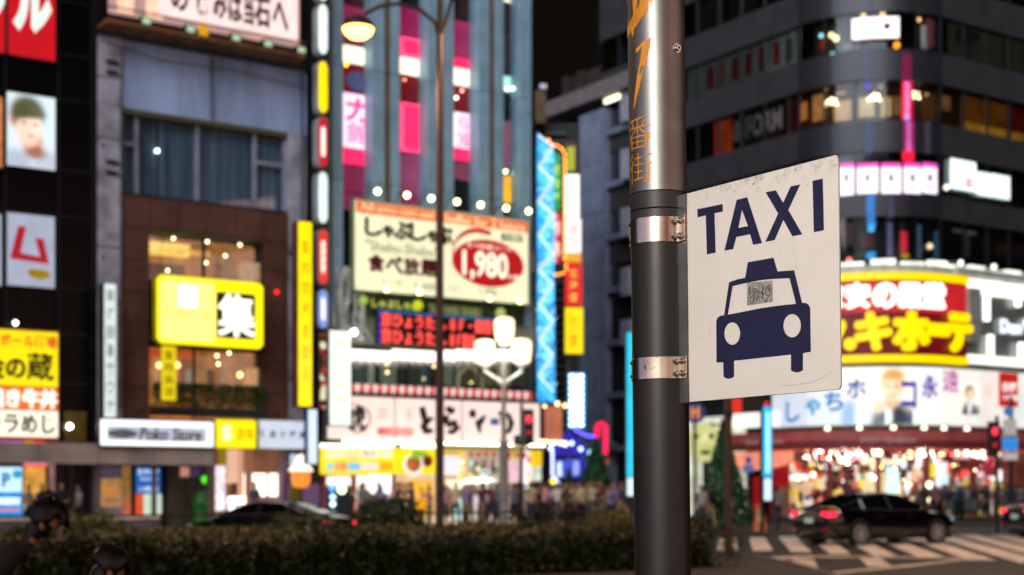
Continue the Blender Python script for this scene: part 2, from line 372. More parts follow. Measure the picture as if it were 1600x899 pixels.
# portrait poster
T, R, y = signbox(F, 9, 88, 147, 264, .12, .1, E('#dfe6ea', .95), DK, 'backlit poster of a dark haired young face on the black building', 'poster', 'poster')
P = (9, 88, 147, 264)
def ell(R, P, cx, cy, rx, ry, n=20, a0=0, a1=360):
    out = []
    for i in range(n):
        a = rad(a0+(a1-a0)*i/(n if a1-a0 == 360 else n-1)); q = pxrect(R, P, (cx+rx*math.cos(a), cx+rx*math.cos(a)+1, cy+ry*math.sin(a), cy+ry*math.sin(a)+1)); out.append((q[0], q[3]))
    return out
def pl(R, P, pts): return [(pxrect(R, P, (a, a+1, b, b+1))[0], pxrect(R, P, (a, a+1, b, b+1))[3]) for a, b in pts]
bs = T.base; W_ = (R[1]-R[0])/79; H_ = (R[3]-R[2])/117
pc = lambda px, py, rx, ry, c, so=.35: (R[0]+(px-9)*W_-bs[0], R[3]-(py-147)*H_-bs[2], rx*W_, ry*H_, c, so)
T.part('portrait_print', MB().box(R[0]+.06, R[1]-.06, y-.01, y, R[2]+.06, R[3]-.06), print_mat('portrait_print', '#cfe0e8', [pc(24, 262, 26, 26, '#a8b2c8'), pc(76, 262, 26, 28, '#b4bccc'), pc(50, 222, 16, 18, '#c8937c'), pc(54, 238, 16, 10, '#9a6450', .6), pc(20, 190, 6, 12, '#dca88c', .5), pc(42, 178, 27, 27, '#55563a', .3), pc(44, 204, 19, 25, '#f0cdb8', .3), pc(56, 196, 9, 16, '#f6dccb', .6), pc(50, 178, 18, 8, '#5c5840', .6), pc(34, 176, 12, 12, '#4c4c30', .5), pc(37, 194, 4, 2, '#7a5a4c', .8), pc(54, 195, 4, 2, '#7a5a4c', .8), pc(48, 213, 6, 2, '#c07a70', .8)], .95))
T, R, y = signbox(F, -60, 5.5, 146, 260, .12, .1, E('#d88a54', .8, .4, 2), DK, 'thin orange edge of a lit poster at the picture border', 'poster', 'poster')
# white sign with a red katakana mark
T, R, y = signbox(F, 9, 87, 334, 450, .12, .1, E('#b9c2d8', .72, .08, 1.5), DK, 'white lit sign with red angular mark and gold badge on the black building')
P = (9, 87, 334, 450)
T.part('logo', MB().poly([pl(R, P, [(28, 355), (40, 356), (31, 397), (62, 401), (54, 372), (67, 372), (76, 411), (15, 407)])], y-.03, y), E('#b0122c', .85))
T.part('badge', MB().poly([pl(R, P, [(41, 424), (50, 420), (70, 421), (79, 425), (76, 432), (62, 437), (46, 432)])], y-.02, y), E('#b08a10', .8))
text(T, 'ホルモン', *pxrect(R, P, (46, 74, 424, 430)), y-.021, mat('brown_ink', '#3a2a08'), .01, .004)
T, R, y = signbox(F, -70, 4, 330, 446, .12, .1, E('#b9c2d8', .72, .08, 1.5), DK, 'second white lit sign cut by the left border of the picture')
# yellow / orange / white izakaya sign
T = Th('restaurant_sign', 'tall backlit sign in yellow, orange and white bands with black and red lettering', 'sign', F, (F.u(-10), -.2, 3.2))
P = (-118, 92, 515, 690); R = F.rect(*P, .3)
R = (R[0], R[1], F.z(50, 690, .3), F.z(50, 515, .3))
T.bx('casing', R[0], R[1], -.3, .0, R[2], R[3], mat('sign_red_case', '#b03018', .5))
for a, b, m, nm in ((518, 604, E('#ffe600', 1.05, .06, 2), 'yellow face'), (606, 640, E('#f0702a', 1.0, .1, 2), 'orange face'), (642, 683, E('#fff4dc', 1.25), 'white face')):
    q = pxrect(R, P, (-115, 90, a, b)); T.bx('face', q[0], q[1], -.33, -.3, q[2], q[3], m, label=nm)
y = -.331; K = mat('black_ink', '#0a0a0a', .5)
text(T, 'ハイボール酒場', *pxrect(R, P, (-40, 88, 524, 544)), y, E('#e04818', .9), .025, slant=0)
text(T, '金の', *pxrect(R, P, (-30, 36, 558, 592)), y-.01, K, .0, fat=.03); text(T, '蔵', *pxrect(R, P, (40, 82, 552, 594)), y-.01, K, .0, fat=.018)
text(T, '焼き牛丼', *pxrect(R, P, (-24, 88, 609, 637)), y, E('#fff6ea', 1.5), .0, fat=.022); text(T, 'カラめし', *pxrect(R, P, (-26, 84, 648, 677)), y, K, .0, fat=.02)
text(T, '全席', *pxrect(R, P, (70, 84, 652, 658)), y-.02, E('#f0a020', 1), .02)
T = Th('led_strip_sign', 'narrow LED ticker in violet, red and orange just above the grey canopy', 'sign', F, (F.u(20), -.3, 3.05))
for i, (a, b, c_) in enumerate(((-60, -30, '#e03030'), (-30, 0, '#e05040'), (0, 36, '#c090ff'), (38, 52, '#ffb030'), (53, 69, '#ff5020'))):
    q = F.rect(a, b, 690, 702, .4); T.bx('led_panel', q[0], q[1], -.42, -.3, q[2], q[3], E(c_, 1.4, .3, 6))
# P panel
T, R, y = signbox(F, -40, 36, 728, 811, 1.2, .15, E('#bfe6ff', 1.2), BLK, 'blue and white backlit parking guide panel with a big P', 'parking_sign', 'sign')
P = (-40, 36, 728, 811)
T.bx('blue_field', *pxrect(R, P, (-38, 34, 769, 809))[:2], y-.02, y, *pxrect(R, P, (-38, 34, 769, 809))[2:], E('#1688d8', 1.05, .25, 6))
for a, b in ((778, 789), (795, 799)):
    q = pxrect(R, P, (-34, 31, a, b)); T.bx('text_band', q[0], q[1], y-.03, y-.02, q[2], q[3], E('#d8f0ff', 1.3, .3, 9) if a < 790 else E('#e88a90', 1))
q = pxrect(R, P, (-38, 34, 806, 809)); T.bx('edge', q[0], q[1], y-.03, y-.02, q[2], q[3], E('#0050c0', 1))
text(T, 'P', *pxrect(R, P, (2, 15, 739, 761)), y-.02, E('#1070b8', .8), .04)
T.part('round_badge', MB().cyl((pxrect(R, P, (26, 27, 740, 741))[0], y-.01, pxrect(R, P, (26, 27, 740, 741))[2]), (pxrect(R, P, (26, 27, 740, 741))[0], y-.03, pxrect(R, P, (26, 27, 740, 741))[2]), .14, n=16), E('#18a0c8', 1))
for x in (R[0]+.1, R[1]-.1): T.bx('leg', x-.04, x+.04, y+.05, y+.12, .13, R[2], BLK)

# ================================================================== blue-grey building with brown lower storeys
BLU = mat('blue_grey_render', (.38, .50, .80), .85, 0, .22, 1.3, .1, stretch=(1, 1, .12))
BL2 = mat('weathered_pilaster', (.44, .43, .52), .85, 0, .3, 1.6, .15)
BRN = mat('brown_tile', (.125, .050, .032), .6, 0, .2, 1.5, .05)
uA, uB = F.u(151), F.u(479)
T = Th('blue_grey_building', 'old blue grey rendered building with wide curtained window above brown tiled storeys', 'building', F, ((uA+uB)/2, 6, 0))
ztop = F.z(155, 56)
uw0, uw1, zw0, zw1 = F.rect(190, 449, 330, 172)
zw0, zw1 = F.z(190, 300), F.z(190, 168)
T.bx('wall', uA, uB, .9, 12, .13, ztop-.1, mat('inner_wall', '#1a1a1c', .9))
T.bx('pilaster', uA, F.u(189), -.12, .9, .13, ztop, BL2)
T.bx('wall_front', F.u(189), uB, 0, .9, zw1, ztop, BLU)
T.bx('pilaster', F.u(450), uB, 0, .9, .13, zw1, BL2)
T.bx('coping', uA-.05, uB+.05, -.2, .9, ztop, ztop+.12, DK)
T.bx('lintel', uw0, uw1, .02, .5, zw1-.16, zw1-.002, mat('ochre_lintel', '#5e5a3c', .8))
for (px, py) in ((176, 97), (176, 113), (176, 253), (176, 270)):
    q = F.rect(px-9, px+9, py-3, py+3, .2); T.bx('bracket', q[0], q[1], -.2, -.12, q[2], q[3], DK)
for py in (228, 403): T.ball('anchor_hole', F.u(162, .13), -.13, F.z(162, py, .13), .05, DK)
# upper windows
CUR = mat('pleated_curtain', (.46, .62, .78), .8, 0, .45, 9, .1, stretch=(1, 1, .02))
FRM = mat('window_frame', (.34, .35, .48), .5, .2)
mx = [190, 217, 312, 402, 449]; zm = F.z(200, 222)
T.bx('curtain', uw0, uw1, .55, .6, zw0, zw1-.16, CUR)
for i in range(4):
    a, b = F.u(mx[i])+.02, F.u(mx[i+1])-.02
    T.bx('pane', a, b, .32, .34, zw0, zw1-.2, GLS)
    T.bx('mullion', b-.05, b+.09, .22, .42, zw0, zw1-.17, FRM)
T.bx('transom', uw0, F.u(217), .22, .42, zm-.06, zm+.06, FRM); T.bx('transom', F.u(402), uw1-.05, .22, .42, zm-.1, zm+.02, FRM)
T.bx('sill', uw0, uw1, .0, .5, zw0-.1, zw0, DK)
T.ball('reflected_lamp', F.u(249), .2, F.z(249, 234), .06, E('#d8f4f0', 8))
for px in (330, 446): x_ = F.u(px); T.part('drain_pipe', MB().cyl((x_, -.06, zw1+.1), (x_, -.06, ztop-.1), .045, n=8), mat('pipe_grey_blue', (.12, .15, .22), .6)) if px == 330 else T.part('drain_pipe', MB().cyl((F.u(470), -.07, F.z(470, 640)), (F.u(470), -.07, ztop-.1), .05, n=8), mat('pipe_grey_blue', (.12, .15, .22), .6))
T.part('cable', MB().tube([(F.u(189), -.14, ztop-.3), (F.u(186), -.16, F.z(186, 170)), (F.u(187), -.15, F.z(187, 420)), (F.u(185), -.15, F.z(185, 640))], .018, 5), BLK); T.part('cable', MB().tube([(F.u(155), -.2, ztop-.2), (F.u(250), -.1, ztop-.5), (F.u(360), -.12, ztop-.42), (F.u(478), -.1, ztop-.62)], .015, 5), BLK)
for py_ in (120, 215, 385, 470, 560): q = F.rect(151, 189, py_, py_+2, .13); T.bx('wall_joint', q[0], q[1], -.126, -.119, q[2], q[3], DK)
# brown tiled storeys around the restaurant windows
ub0, ub1 = F.u(190), F.u(449); zb1 = zw0-.1; zb0 = F.z(200, 655)
ug0, ug1 = F.u(233), F.u(411); zg1, zg0 = F.z(233, 357), F.z(233, 652)
def tiles(x0, x1, z0, z1, nx, nz):
    for i in range(nx):
        for j in range(nz):
            a = x0+(x1-x0)*i/nx; b = x0+(x1-x0)*(i+1)/nx; c = z0+(z1-z0)*j/nz; d = z0+(z1-z0)*(j+1)/nz
            T.bx('tile', a+.012, b-.012, -.06-random.random()*.006, .2, c+.012, d-.012, BRN)
tiles(ub0, ug0, zb0, zb1, 1, 7); tiles(ug1, ub1, zb0, zb1, 1, 7); tiles(ug0, ug1, zg1, zb1, 4, 1)
T.bx('tile_backing', ub0, ug0, .0, .3, zb0, zb1, DK); T.bx('tile_backing', ug1, ub1, .0, .3, zb0, zb1, DK); T.bx('tile_backing', ug0, ug1, .0, .3, zg1, zb1, DK)
T.bx('lintel', ug0, ug1, -.02, .5, zg1-.1, zg1, mat('ochre_lintel', '#5e5a3c', .8))
for a, b, c, d in ((ug0, F.u(325), F.z(300, 440), zg1-.1), (F.u(325), ug1, F.z(300, 440), zg1-.1), (ug0, F.u(310), zg0+.4, F.z(300, 545)), (F.u(310), ug1, zg0+.4, F.z(300, 545))):
    T.bx('restaurant_pane', a+.03, b-.03, .3, .32, c, d, GLS)
T.bx('mullion', F.u(308)-.04, F.u(308)+.04, .25, .36, zg0, F.z(300, 545), BLK); T.bx('mullion', F.u(323)-.05, F.u(323)+.05, .25, .36, F.z(300, 440), zg1-.1, BLK)
T.bx('spandrel', ug0, ug1, .2, .4, F.z(300, 545), F.z(300, 440), DK)
T.bx('floor_slab', ug0, ug1, .4, .88, F.z(300, 500), F.z(300, 480), DK)
T.bx('red_lamp', F.u(431)-.06, F.u(431)+.06, -.12, -.06, F.z(431, 457)-.06, F.z(431, 457)+.06, E('#ff2818', 2.5))
# restaurant room seen through the glass
WARM = mat('warm_plaster', '#a87038', .8, 0, .3, 2); WAL = E('#b87030', .95, .55, 1.6)
S = Th('restaurant_interior', 'warm restaurant room behind the glass around the yellow box sign', 'restaurant room', F, (F.u(320), .7, zg0))
S.bx('back_wall', ug0, ug1, .84, .88, zg0, zg1-.12, WAL)
q = F.rect(232, 318, 381, 404, -.5); S.bx('ceiling_light_panel', ug0+.05, F.u(296, -.5), .45, .8, q[2]+.1, q[3], E('#ffc860', 1.7, .25, 5)); S.bx('ceiling_light_panel', F.u(300, -.5), F.u(328, -.5), .45, .8, q[2]+.2, q[3]-.15, E('#f0b050', 1.2, .2, 5))
for (px, py) in ((271, 373), (324, 378), (375, 383), (352, 400), (322, 411), (262, 423), (339, 556), (358, 552), (377, 548), (341, 569)):
    S.ball('ceiling_spot', F.u(px, -.4), .4, F.z(px, py, -.4), .045, E('#ffdca0', 15))
for (px, py, r) in ((249, 571, .1), (277, 571, .1), (375, 586, .1)): S.ball('globe_lamp', F.u(px, -.45), .45, F.z(px, py, -.45), r, E('#ffcf7a', 6))
q = F.rect(233, 308, 547, 558, -.4); S.bx('lit_cornice', q[0], q[1], .5, .8, q[2], q[3], E('#e05a18', 1))
for (a, b, c, d, k) in ((345, 358, 565, 608, '#b88050'), (388, 405, 575, 612, '#e8a868'), (235, 246, 575, 610, '#d08848'), (283, 300, 560, 606, '#8a4a20'), (365, 372, 600, 612, '#f0c080'), (335, 372, 402, 436, '#9a6a40'), (380, 408, 410, 438, '#caa070'), (236, 290, 412, 436, '#5a3a20')):
    q = F.rect(a, b, c, d, -.5); S.bx('curtain_panel', q[0], q[1], .6, .7, q[2], q[3], E(k, .95, .35, 4))
for (px, c_) in ((298, '#c8b8a0'), (318, '#e0a020'), (330, '#603010')):
    q = F.rect(px-6, px+6, 578, 612, -.45); S.bx('decoration', q[0], q[1], .5, .58, q[2], q[3], E(c_, .5, .3, 8))
# planter with leaves
def leaves_box(n, x0, x1, y0, y1, z0, z1, s, sq=1.6):
    c = np.stack([rng.uniform(x0, x1, n), rng.uniform(y0, y1, n), z0+(z1-z0)*rng.uniform(0, 1, n)**(1/sq)], 1); return leaf_mb(c, s)
def leaf_mb(c, s):
    n = len(c); a = rng.normal(size=(n, 3)); a /= np.linalg.norm(a, axis=1)[:, None]; b = np.cross(a, rng.normal(size=(n, 3))); b /= np.linalg.norm(b, axis=1)[:, None]
    sz = s*rng.uniform(.6, 1.3, n)[:, None]; a = a*sz; b = b*sz*.5
    P = np.stack([c-a, c-b, c+a, c+b], 1).reshape(-1, 3); return P
def leaf_obj(name, P, m, T=None, base=(0, 0, 0), parent=None, kind=None):
    me = bpy.data.meshes.new(name); n = len(P)//4; me.vertices.add(len(P)); me.loops.add(len(P)); me.polygons.add(n)
    me.vertices.foreach_set('co', (P-np.array(base)).astype(np.float32).ravel()); me.loops.foreach_set('vertex_index', np.arange(len(P), dtype=np.int32))
    me.polygons.foreach_set('loop_start', np.arange(0, len(P), 4, dtype=np.int32)); me.polygons.foreach_set('loop_total', np.full(n, 4, np.int32))
    me.update(calc_edges=True); me.materials.append(m); o = bpy.data.objects.new(name, me); COL.objects.link(o)
    if T is not None: o.parent = parent or T.o
    if kind: o['kind'] = kind
    return o
def leafmat(name, c1, c2, rough=.5, scale=2.):
    m = bpy.data.materials.new(name); m.use_nodes = True; n = m.node_tree; b = n.nodes['Principled BSDF']; g = n.nodes.new('ShaderNodeNewGeometry')
    r = n.nodes.new('ShaderNodeValToRGB'); r.color_ramp.elements[0].color = (*c1, 1); r.color_ramp.elements[1].color = (*c2, 1)
    n.links.new(g.outputs['Random Per Island'], r.inputs[0]); n.links.new(r.outputs[0], b.inputs['Base Color']); b.inputs['Roughness'].default_value = rough; return m
LFG = leafmat('planter_leaves', (.02, .06, .012), (.06, .13, .02)); LFH = leafmat('hedge_leaves', (.003, .006, .001), (.044, .062, .006))
LFT = leafmat('conifer_needles', (.01, .05, .018), (.03, .13, .04))
zp0, zp1 = F.z(320, 652), F.z(320, 606)
S = Th('window_planter', 'long planter of dark green shrubs along the restaurant window sill', 'planter', F, (F.u(320), -.2, zp0))
S.bx('trough', ug0, ug1, -.35, -.05, zp0, zp0+.3, DK)
leaf_obj('foliage', leaves_box(2600, ug0+.1, ug1-.05, -.38, .1, zp0+.25, zp1+.12, .07), LFG, S, S.base, kind='stuff')
# restaurant's yellow box sign
P = (245, 411, 436, 541); R = F.rect(*P, 1.0)
R = (R[0], R[1], F.z(328, 541, 1.), F.z(328, 436, 1.))
T = Th('restaurant_box_sign', 'yellow glowing box sign with white kanji on black square in front of restaurant windows', 'sign', F, (R[0], -.8, R[2]))
def chamf(x0, x1, z0, z1, c): return [(x0+c, z0), (x1-c, z0), (x1, z0+c), (x1, z1-c), (x1-c, z1), (x0+c, z1), (x0, z1-c), (x0, z0+c)]
T.part('casing', MB().poly([chamf(R[0], R[1], R[2], R[3], .14)], -.98, -.6), mat('yellow_case', '#c8b400', .4))
T.part('rim', MB().poly([chamf(R[0], R[1], R[2], R[3], .14)], -1., -.981), E('#ffec00', 1.25))
q = pxrect(R, P, (250, 334, 442, 535)); T.part('face', MB().poly([chamf(*q, .1)], -1.02, -1.001), E('#fff27a', 1.5))
q = pxrect(R, P, (336, 398, 455, 527)); T.part('kanji_square', MB().poly([chamf(*q, .05)], -1.02, -1.001), mat('matt_black', '#28241c', .6))
text(T, '集', *pxrect(R, P, (339, 396, 458, 523)), -1.03, E('#fffde8', 1.6), .0, .05, fat=.028)
q = pxrect(R, P, (278, 306, 450, 483)); T.bx('emblem', q[0], q[1], -1.035, -1.021, q[2], q[3], E('#ffffff', 1.8))
for i, ch in enumerate('肉問屋直'): text(T, ch, *pxrect(R, P, (257+i*19, 267+i*19, 488, 498)), -1.022, E('#e8d040', 1.), .01, .005)
T.bx('arm', F.u(262, .8)-.03, F.u(262, .8)+.03, -.7, .2, R[2]+.5, R[2]+.56, BLK); T.bx('arm', F.u(395, .8)-.03, F.u(395, .8)+.03, -.7, .2, R[2]+.5, R[2]+.56, BLK)
# hanging yellow banner
P = (252, 275, 541, 626); T, R, y = signbox(F, *P, .8, .03, E('#f0d800', .85, .08, 3), BLK, 'narrow yellow cloth banner hanging under the yellow box sign', 'hanging_banner', 'banner', rim=.002)
vtext(T, '集肉鍋酒', *pxrect(R, P, (257, 270, 546, 622)), y, mat('olive_ink', '#8a7a10'), .005, .004)
T.part('pole', MB().cyl((R[0]-.1, -.8, R[3]+.03), (R[1]+.1, -.8, R[3]+.03), .02), DK); T.part('rope', MB().tube([(R[0], -.8, R[2]), (R[0]-.4, -.4, R[2]-.3), (R[0]-.7, -.1, R[2]-.4)], .015, 5), DK)
# vertical white sign
P = (162, 182, 443, 653); T, R, y = signbox(F, *P, 1.1, .5, E('#d8e8e4', 1.0, .12, 3), DK, 'tall white vertical light box sign at left edge of the brown storeys', rim=.02)
T.bx('side_face', R[1], R[1]+.02, -1.08, -.62, R[2]+.05, R[3]-.05, E('#a08478', .55, .5, 4))
vtext(T, '麻雀囲碁サウナ', *pxrect(R, P, (166, 178, 448, 648)), y, mat('grey_ink', '#78908c'), .005, .005)
# tall yellow projecting sign
P = (465, 488, 346, 636); T, R, y = signbox(F, *P, 1.2, .5, E('#ffe000', 1.25, .1, 2), BRN, 'tall narrow yellow vertical sign beside the brown tiled wall', rim=.03)
vtext(T, '集肉問屋直営店', *pxrect(R, P, (471, 483, 370, 600)), y, E('#d0a800', .7), .005, .005)
T.bx('side_plate', R[1]+.001, R[1]+.03, -1.15, -.7, R[2], R[3], mat('sign_side_brown', '#3a1c10', .6))
for z in (R[2]+1, R[3]-1): T.bx('bracket', (R[0]+R[1])/2-.05, (R[0]+R[1])/2+.05, -.7, .0, z, z+.1, DK)
# long purple framed shop sign
P = (155, 335, 655, 700); R = F.rect(*P, 1.75); R = (R[0], R[1], R[2], R[3])
T = Th('shop_sign', 'long white lit shop sign with maroon script lettering in a purple frame', 'sign', F, ((R[0]+R[1])/2, -1.5, R[2]))
T.bx('casing', R[0], R[1], -1.75, -1.45, R[2], R[3], mat('purple_frame', '#3c2440', .5))
q = pxrect(R, P, (157, 333, 658, 697)); T.bx('face', q[0], q[1], -1.77, -1.74, q[2], q[3], E('#f4faff', 1.5))
q = pxrect(R, P, (166, 322, 667, 690)); T.bx('grey_band', q[0], q[1], -1.775, -1.77, q[2], q[3], E('#bcc6d6', .9, .08, 6))
text(T, 'Poko', *pxrect(R, P, (217, 260, 669, 688)), -1.78, mat('maroon_ink', '#6a1220'), .0, slant=.15, fat=.012); text(T, 'Store', *pxrect(R, P, (268, 313, 669, 688)), -1.78, mat('maroon_ink', '#6a1220'), .0, slant=.15, fat=.012)
T.part('oval_badge', MB().poly([ell(R, P, 190, 679, 23, 7)], -1.785, -1.775), mat('grey_oval', '#6a7684')); text(T, 'premium', *pxrect(R, P, (173, 207, 676, 682)), -1.786, WHP, .01, .004)
# yellow box and white sign to its right
P = (336, 401, 655, 702); T, R, y = signbox(F, *P, 1.6, .3, E('#ffe600', 1.2, .12, 4), mat('yellow_case', '#c8b400', .4), 'small square yellow box sign right of the purple framed sign')
text(T, '集', *pxrect(R, P, (346, 362, 664, 690)), y, E('#fff8b0', 1.6), .02); text(T, '酒場', *pxrect(R, P, (368, 396, 668, 688)), y, E('#d8b800', .8), .01)
P = (403, 480, 656, 703); T, R, y = signbox(F, *P, 1.4, .3, E('#ccd4e4', 1.0, .06, 3), GRY, 'pale white box sign with four small dark characters beside the yellow one')
for i, ch in enumerate('居酒屋集'): text(T, ch, *pxrect(R, P, (421+i*15.5, 430+i*15.5, 674, 684)), y, mat('grey_ink2', '#3a4a48'), .02)
text(T, 'リ', *pxrect(R, P, (406, 411, 672, 685)), y, mat('maroon_ink2', '#8a2038'), .03)
P = (480.5, 496, 639, 726); T, R, y = signbox(F, *P, 1.9, .3, E('#cfe0f8', 1.2), mat('blue_side', '#24406a', .5), 'small vertical pale blue light box near the alley mouth', rim=.03)

# ---- street level under it
T = Th('ground_floor_shop', 'grey shop front with posters and shutters under the long white sign', 'shop', F, (F.u(240), 0, .13))
GW = mat('shop_grey', '#55504c', .6, 0, .2, 1)
T.bx('wall', F.u(151), F.u(334), .3, .88, .13, 3.1, mat('shop_dark_wall', '#2c2624', .7))
for a, b in ((262, 290), (290, 318)): T.bx('wall_panel', F.u(a, -.1), F.u(b, -.1)-.03, .1, .25, .13, 2.6, GW)
T.bx('column', F.u(320, .5), F.u(334, .5), -.5, -.1, .13, 3.05, mat('column_grey', '#7c7876', .6))
T.bx('bulkhead', F.u(155), F.u(334), -.02, .25, 2.5, 3.0, mat('bulkhead_brown', '#453c34', .6))
for (a, b, c, d, m, nm) in ((155, 190, 730, 746, E('#7a6c90', .6, .3, 8), 'header'), (157, 190, 748, 792, E('#f0b060', .95, .15, 6), 'poster_panel'), (192, 204, 728, 790, E('#b08040', .5, .4, 4), 'side_panel'), (192, 204, 780, 810, E('#d07050', .7, .4, 4), 'side_panel'),
                        (213, 250, 731, 771, E('#1c68c0', .75, .2, 8), 'poster_panel'), (213, 224, 772, 809, E('#e05828', .9, .2, 6), 'menu_panel'), (225, 252, 772, 809, E('#cfe6d0', .9, .08, 5), 'menu_panel'),
                        (283, 295, 730, 745, E('#e09880', .7), 'small_poster'), (297, 316, 730, 745, E('#604070', .4), 'small_poster'), (338, 352, 728, 798, E('#f0e0e8', 1.2, .4, 5), 'light_strip')):
    q = F.rect(a, b, c, d, .1); T.bx(nm, q[0], q[1], -.12, -.02, q[2], q[3], m)
q = F.rect(215, 248, 733, 742, .14); text(T, 'カラオケ', *q, -.13, E('#e8f0ff', 1.1), .02); q = F.rect(218, 246, 746, 752, .14); text(T, '飲み放題', *q, -.13, E('#bcd8ff', 1), .02); q = F.rect(217, 247, 760, 769, .14); text(T, '２４時間営業', *q, -.13, E('#bcd8ff', 1), .02)
q = F.rect(162, 184, 762, 770, .14); text(T, '営業中', *q, -.13, E('#d88020', .9), .02); q = F.rect(164, 183, 780, 784, .14); text(T, 'いらっしゃい', *q, -.13, mat('brown_ink3', '#503008'), .02)
T = Th('cactus_figure', 'small green lit character-free plant figure standing by the grey shop wall', 'decoration', F, (F.u(306), -.5, .13))
T.o['label'] = 'bright green lit plant shaped stand by the grey shop wall'
T.part('body', MB().lathe((F.u(306), -.5, .13), [(.02, 0), (.28, .02), (.3, .3), (.24, .7), (.3, 1.0), (.2, 1.3), (.02, 1.4)]), E('#1e5a1c', .45, .6, 9)); T.ball('lamp', F.u(312), -.5, 1.9, .13, E('#50e020', 1.6)); T.part('stem', MB().cyl((F.u(312), -.45, 1.4), (F.u(312), -.45, 1.85), .03), DK)
# bright restaurant entrance
T = Th('bright_entrance', 'brightly lit cream restaurant entrance with hanging light tubes below the white sign', 'shop entrance', F, (F.u(400), .4, .13))
T.bx('back_wall', F.u(336), F.u(449), .7, .88, .13, 3.0, E('#8a5a40', .5, .35, 1.5)); T.bx('ceiling', F.u(336), F.u(449), -.3, .8, 3.0, 3.08, E('#d8a080', .7))
for (a, b, c, d, m) in ((358, 370, 702, 756, E('#f0bea0', .9)), (372, 380, 702, 775, E('#e0a888', .8)), (386, 394, 704, 790, E('#a87058', .6))): q = F.rect(a, b, c, d, 0); T.bx('column', q[0], q[1], -.02, .2, q[2], q[3], m)
for (a, b) in ((383, 391), (393, 404), (407, 417), (424, 435)): q = F.rect(a, b, 740, 778, -.3); T.bx('light_tube', q[0], q[1], .35, .5, q[2], q[3], E('#fff2e0', 2.2))
q = F.rect(380, 438, 776, 800, -.2); T.bx('counter', q[0], q[1], .1, .5, .13, q[3], E('#a07888', .4, .3, 3))
q = F.rect(362, 370, 755, 775, .1); T.bx('menu_board', q[0], q[1], -.15, -.1, q[2], q[3], mat('menu_red_brown', '#5a1e10'))
for (a, b, c, d) in ((356, 382, 776, 788), (357, 366, 790, 798), (371, 380, 790, 802)): q = F.rect(a, b, c, d, .4); T.bx('white_lamp_box', q[0], q[1], -.5, -.4, q[2], q[3], E('#f4fffb', 2.4))
T.ball('ceiling_lamp', F.u(389), .1, F.z(389, 707), .07, E('#ffd8a8', 6))
T.bx('side_post', F.u(341), F.u(349), -.3, -.1, 2.4, 3.05, E('#b0a000', .5))
# lantern stand
T = Th('lantern_sign', 'glowing white and orange hooded lantern by the alley entrance', 'lantern', F, (F.u(470), -1.2, .13))
x, zc = F.u(470, 1.2), F.z(470, 738, 1.2)
T.part('hood', MB().lathe((x, -1.2, zc), [(.03, .62), (.12, .58), (.2, .35), (.42, .08), (.42, .03), (.02, .03)]), E('#fff0d8', 1.6)); T.part('body', MB().lathe((x, -1.2, zc), [(.02, -.55), (.25, -.52), (.33, -.3), (.33, 0), (.3, .03)]), E('#f08830', 1.2, .2, 6))
T.part('post', MB().cyl((x, -1.2, .13), (x, -1.2, zc-.5), .04), DK)
T = Th('violet_poster_board', 'dim violet and olive poster boards at the alley mouth', 'poster board', F, (F.u(475), -.3, .13))
for (a, b, c, d, m) in ((452, 472, 755, 790, E('#5a4a08', .6)), (473, 498, 756, 790, E('#7a5a80', .5)), (440, 450, 722, 785, E('#5a3a60', .5, .6, 8)), (453, 463, 710, 728, E('#c0d0e8', .9)), (472, 480, 710, 728, E('#a8b8e0', .8))): q = F.rect(a, b, c, d, .3); T.bx('board', q[0], q[1], -.35, -.3, q[2], q[3], m)
T.bx('backing', F.u(450), F.u(499), -.2, .5, .13, 3.1, mat('alley_brown', '#241c18', .8))

# ---- roof billboard above the blue-grey building
T = Th('roof_billboard', 'pinkish floodlit roof billboard with dark lettering on a rusty steel frame', 'billboard', F, (F.u(310), -.3, ztop+.12))
P = (172, 470, -70, 48); 
zb = F.z(172, 18, .5); zb2 = zb
T.bx('panel', F.u(172, .5), F.u(468, .5), -.5, -.3, zb, zb+4, E('#c49a94', .85, .3, .7))
q = (F.u(248, .6), F.u(466, .6)); T.bx('text_panel', q[0], q[1], -.54, -.5, zb+.15, zb+4, E('#ffe0dc', 1.05, .08, 1))
u_ = lambda px: F.u(px, .6)
KT = mat('brown_black_ink', '#3a2226')
for ch, a, b in (('の', 268, 296), ('痛', 298, 332), ('み', 334, 356), ('は', 358, 380), ('当', 382, 398), ('石', 398, 424), ('へ', 427, 452)):
    text(T, ch, u_(a), u_(b)-.02, zb+.42, zb+1.45, -.54, KT, .03)
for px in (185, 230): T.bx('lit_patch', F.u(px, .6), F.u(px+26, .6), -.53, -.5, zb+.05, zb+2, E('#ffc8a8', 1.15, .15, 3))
T.bx('yellow_mark', F.u(312, .6), F.u(326, .6), -.56, -.5, zb-.3, zb+.14, E('#d89818', 1))
T.bx('catwalk', F.u(165, 1.2), F.u(476, 1.2), -1.3, -.4, zb-.62, zb-.5, mat('rusty_steel', '#8a5a36', .7, .3, .3, 2))
T.part('handrail', MB().tube([(F.u(165, 1.2), -1.3, zb-.1), (F.u(476, 1.2), -1.3, zb-.1)], .03, 6), mat('rusty_steel', '#8a5a36', .7, .3, .3, 2))
for i in range(12):
    a = F.u(168, .8)+i*(F.u(474, .8)-F.u(168, .8))/11; T.bx('strut', a-.04, a+.04, -.9, -.8, ztop+.12, zb-.62, DK); T.part('brace', MB().cyl((a, -.85, ztop+.15), (a+.7, -.45, zb-.65), .025, n=6), DK)
T.bx('backing', F.u(172, 0), F.u(476, 0), 0, .2, ztop+.12, zb, mat('brown_backing', '#2c221c', .8))
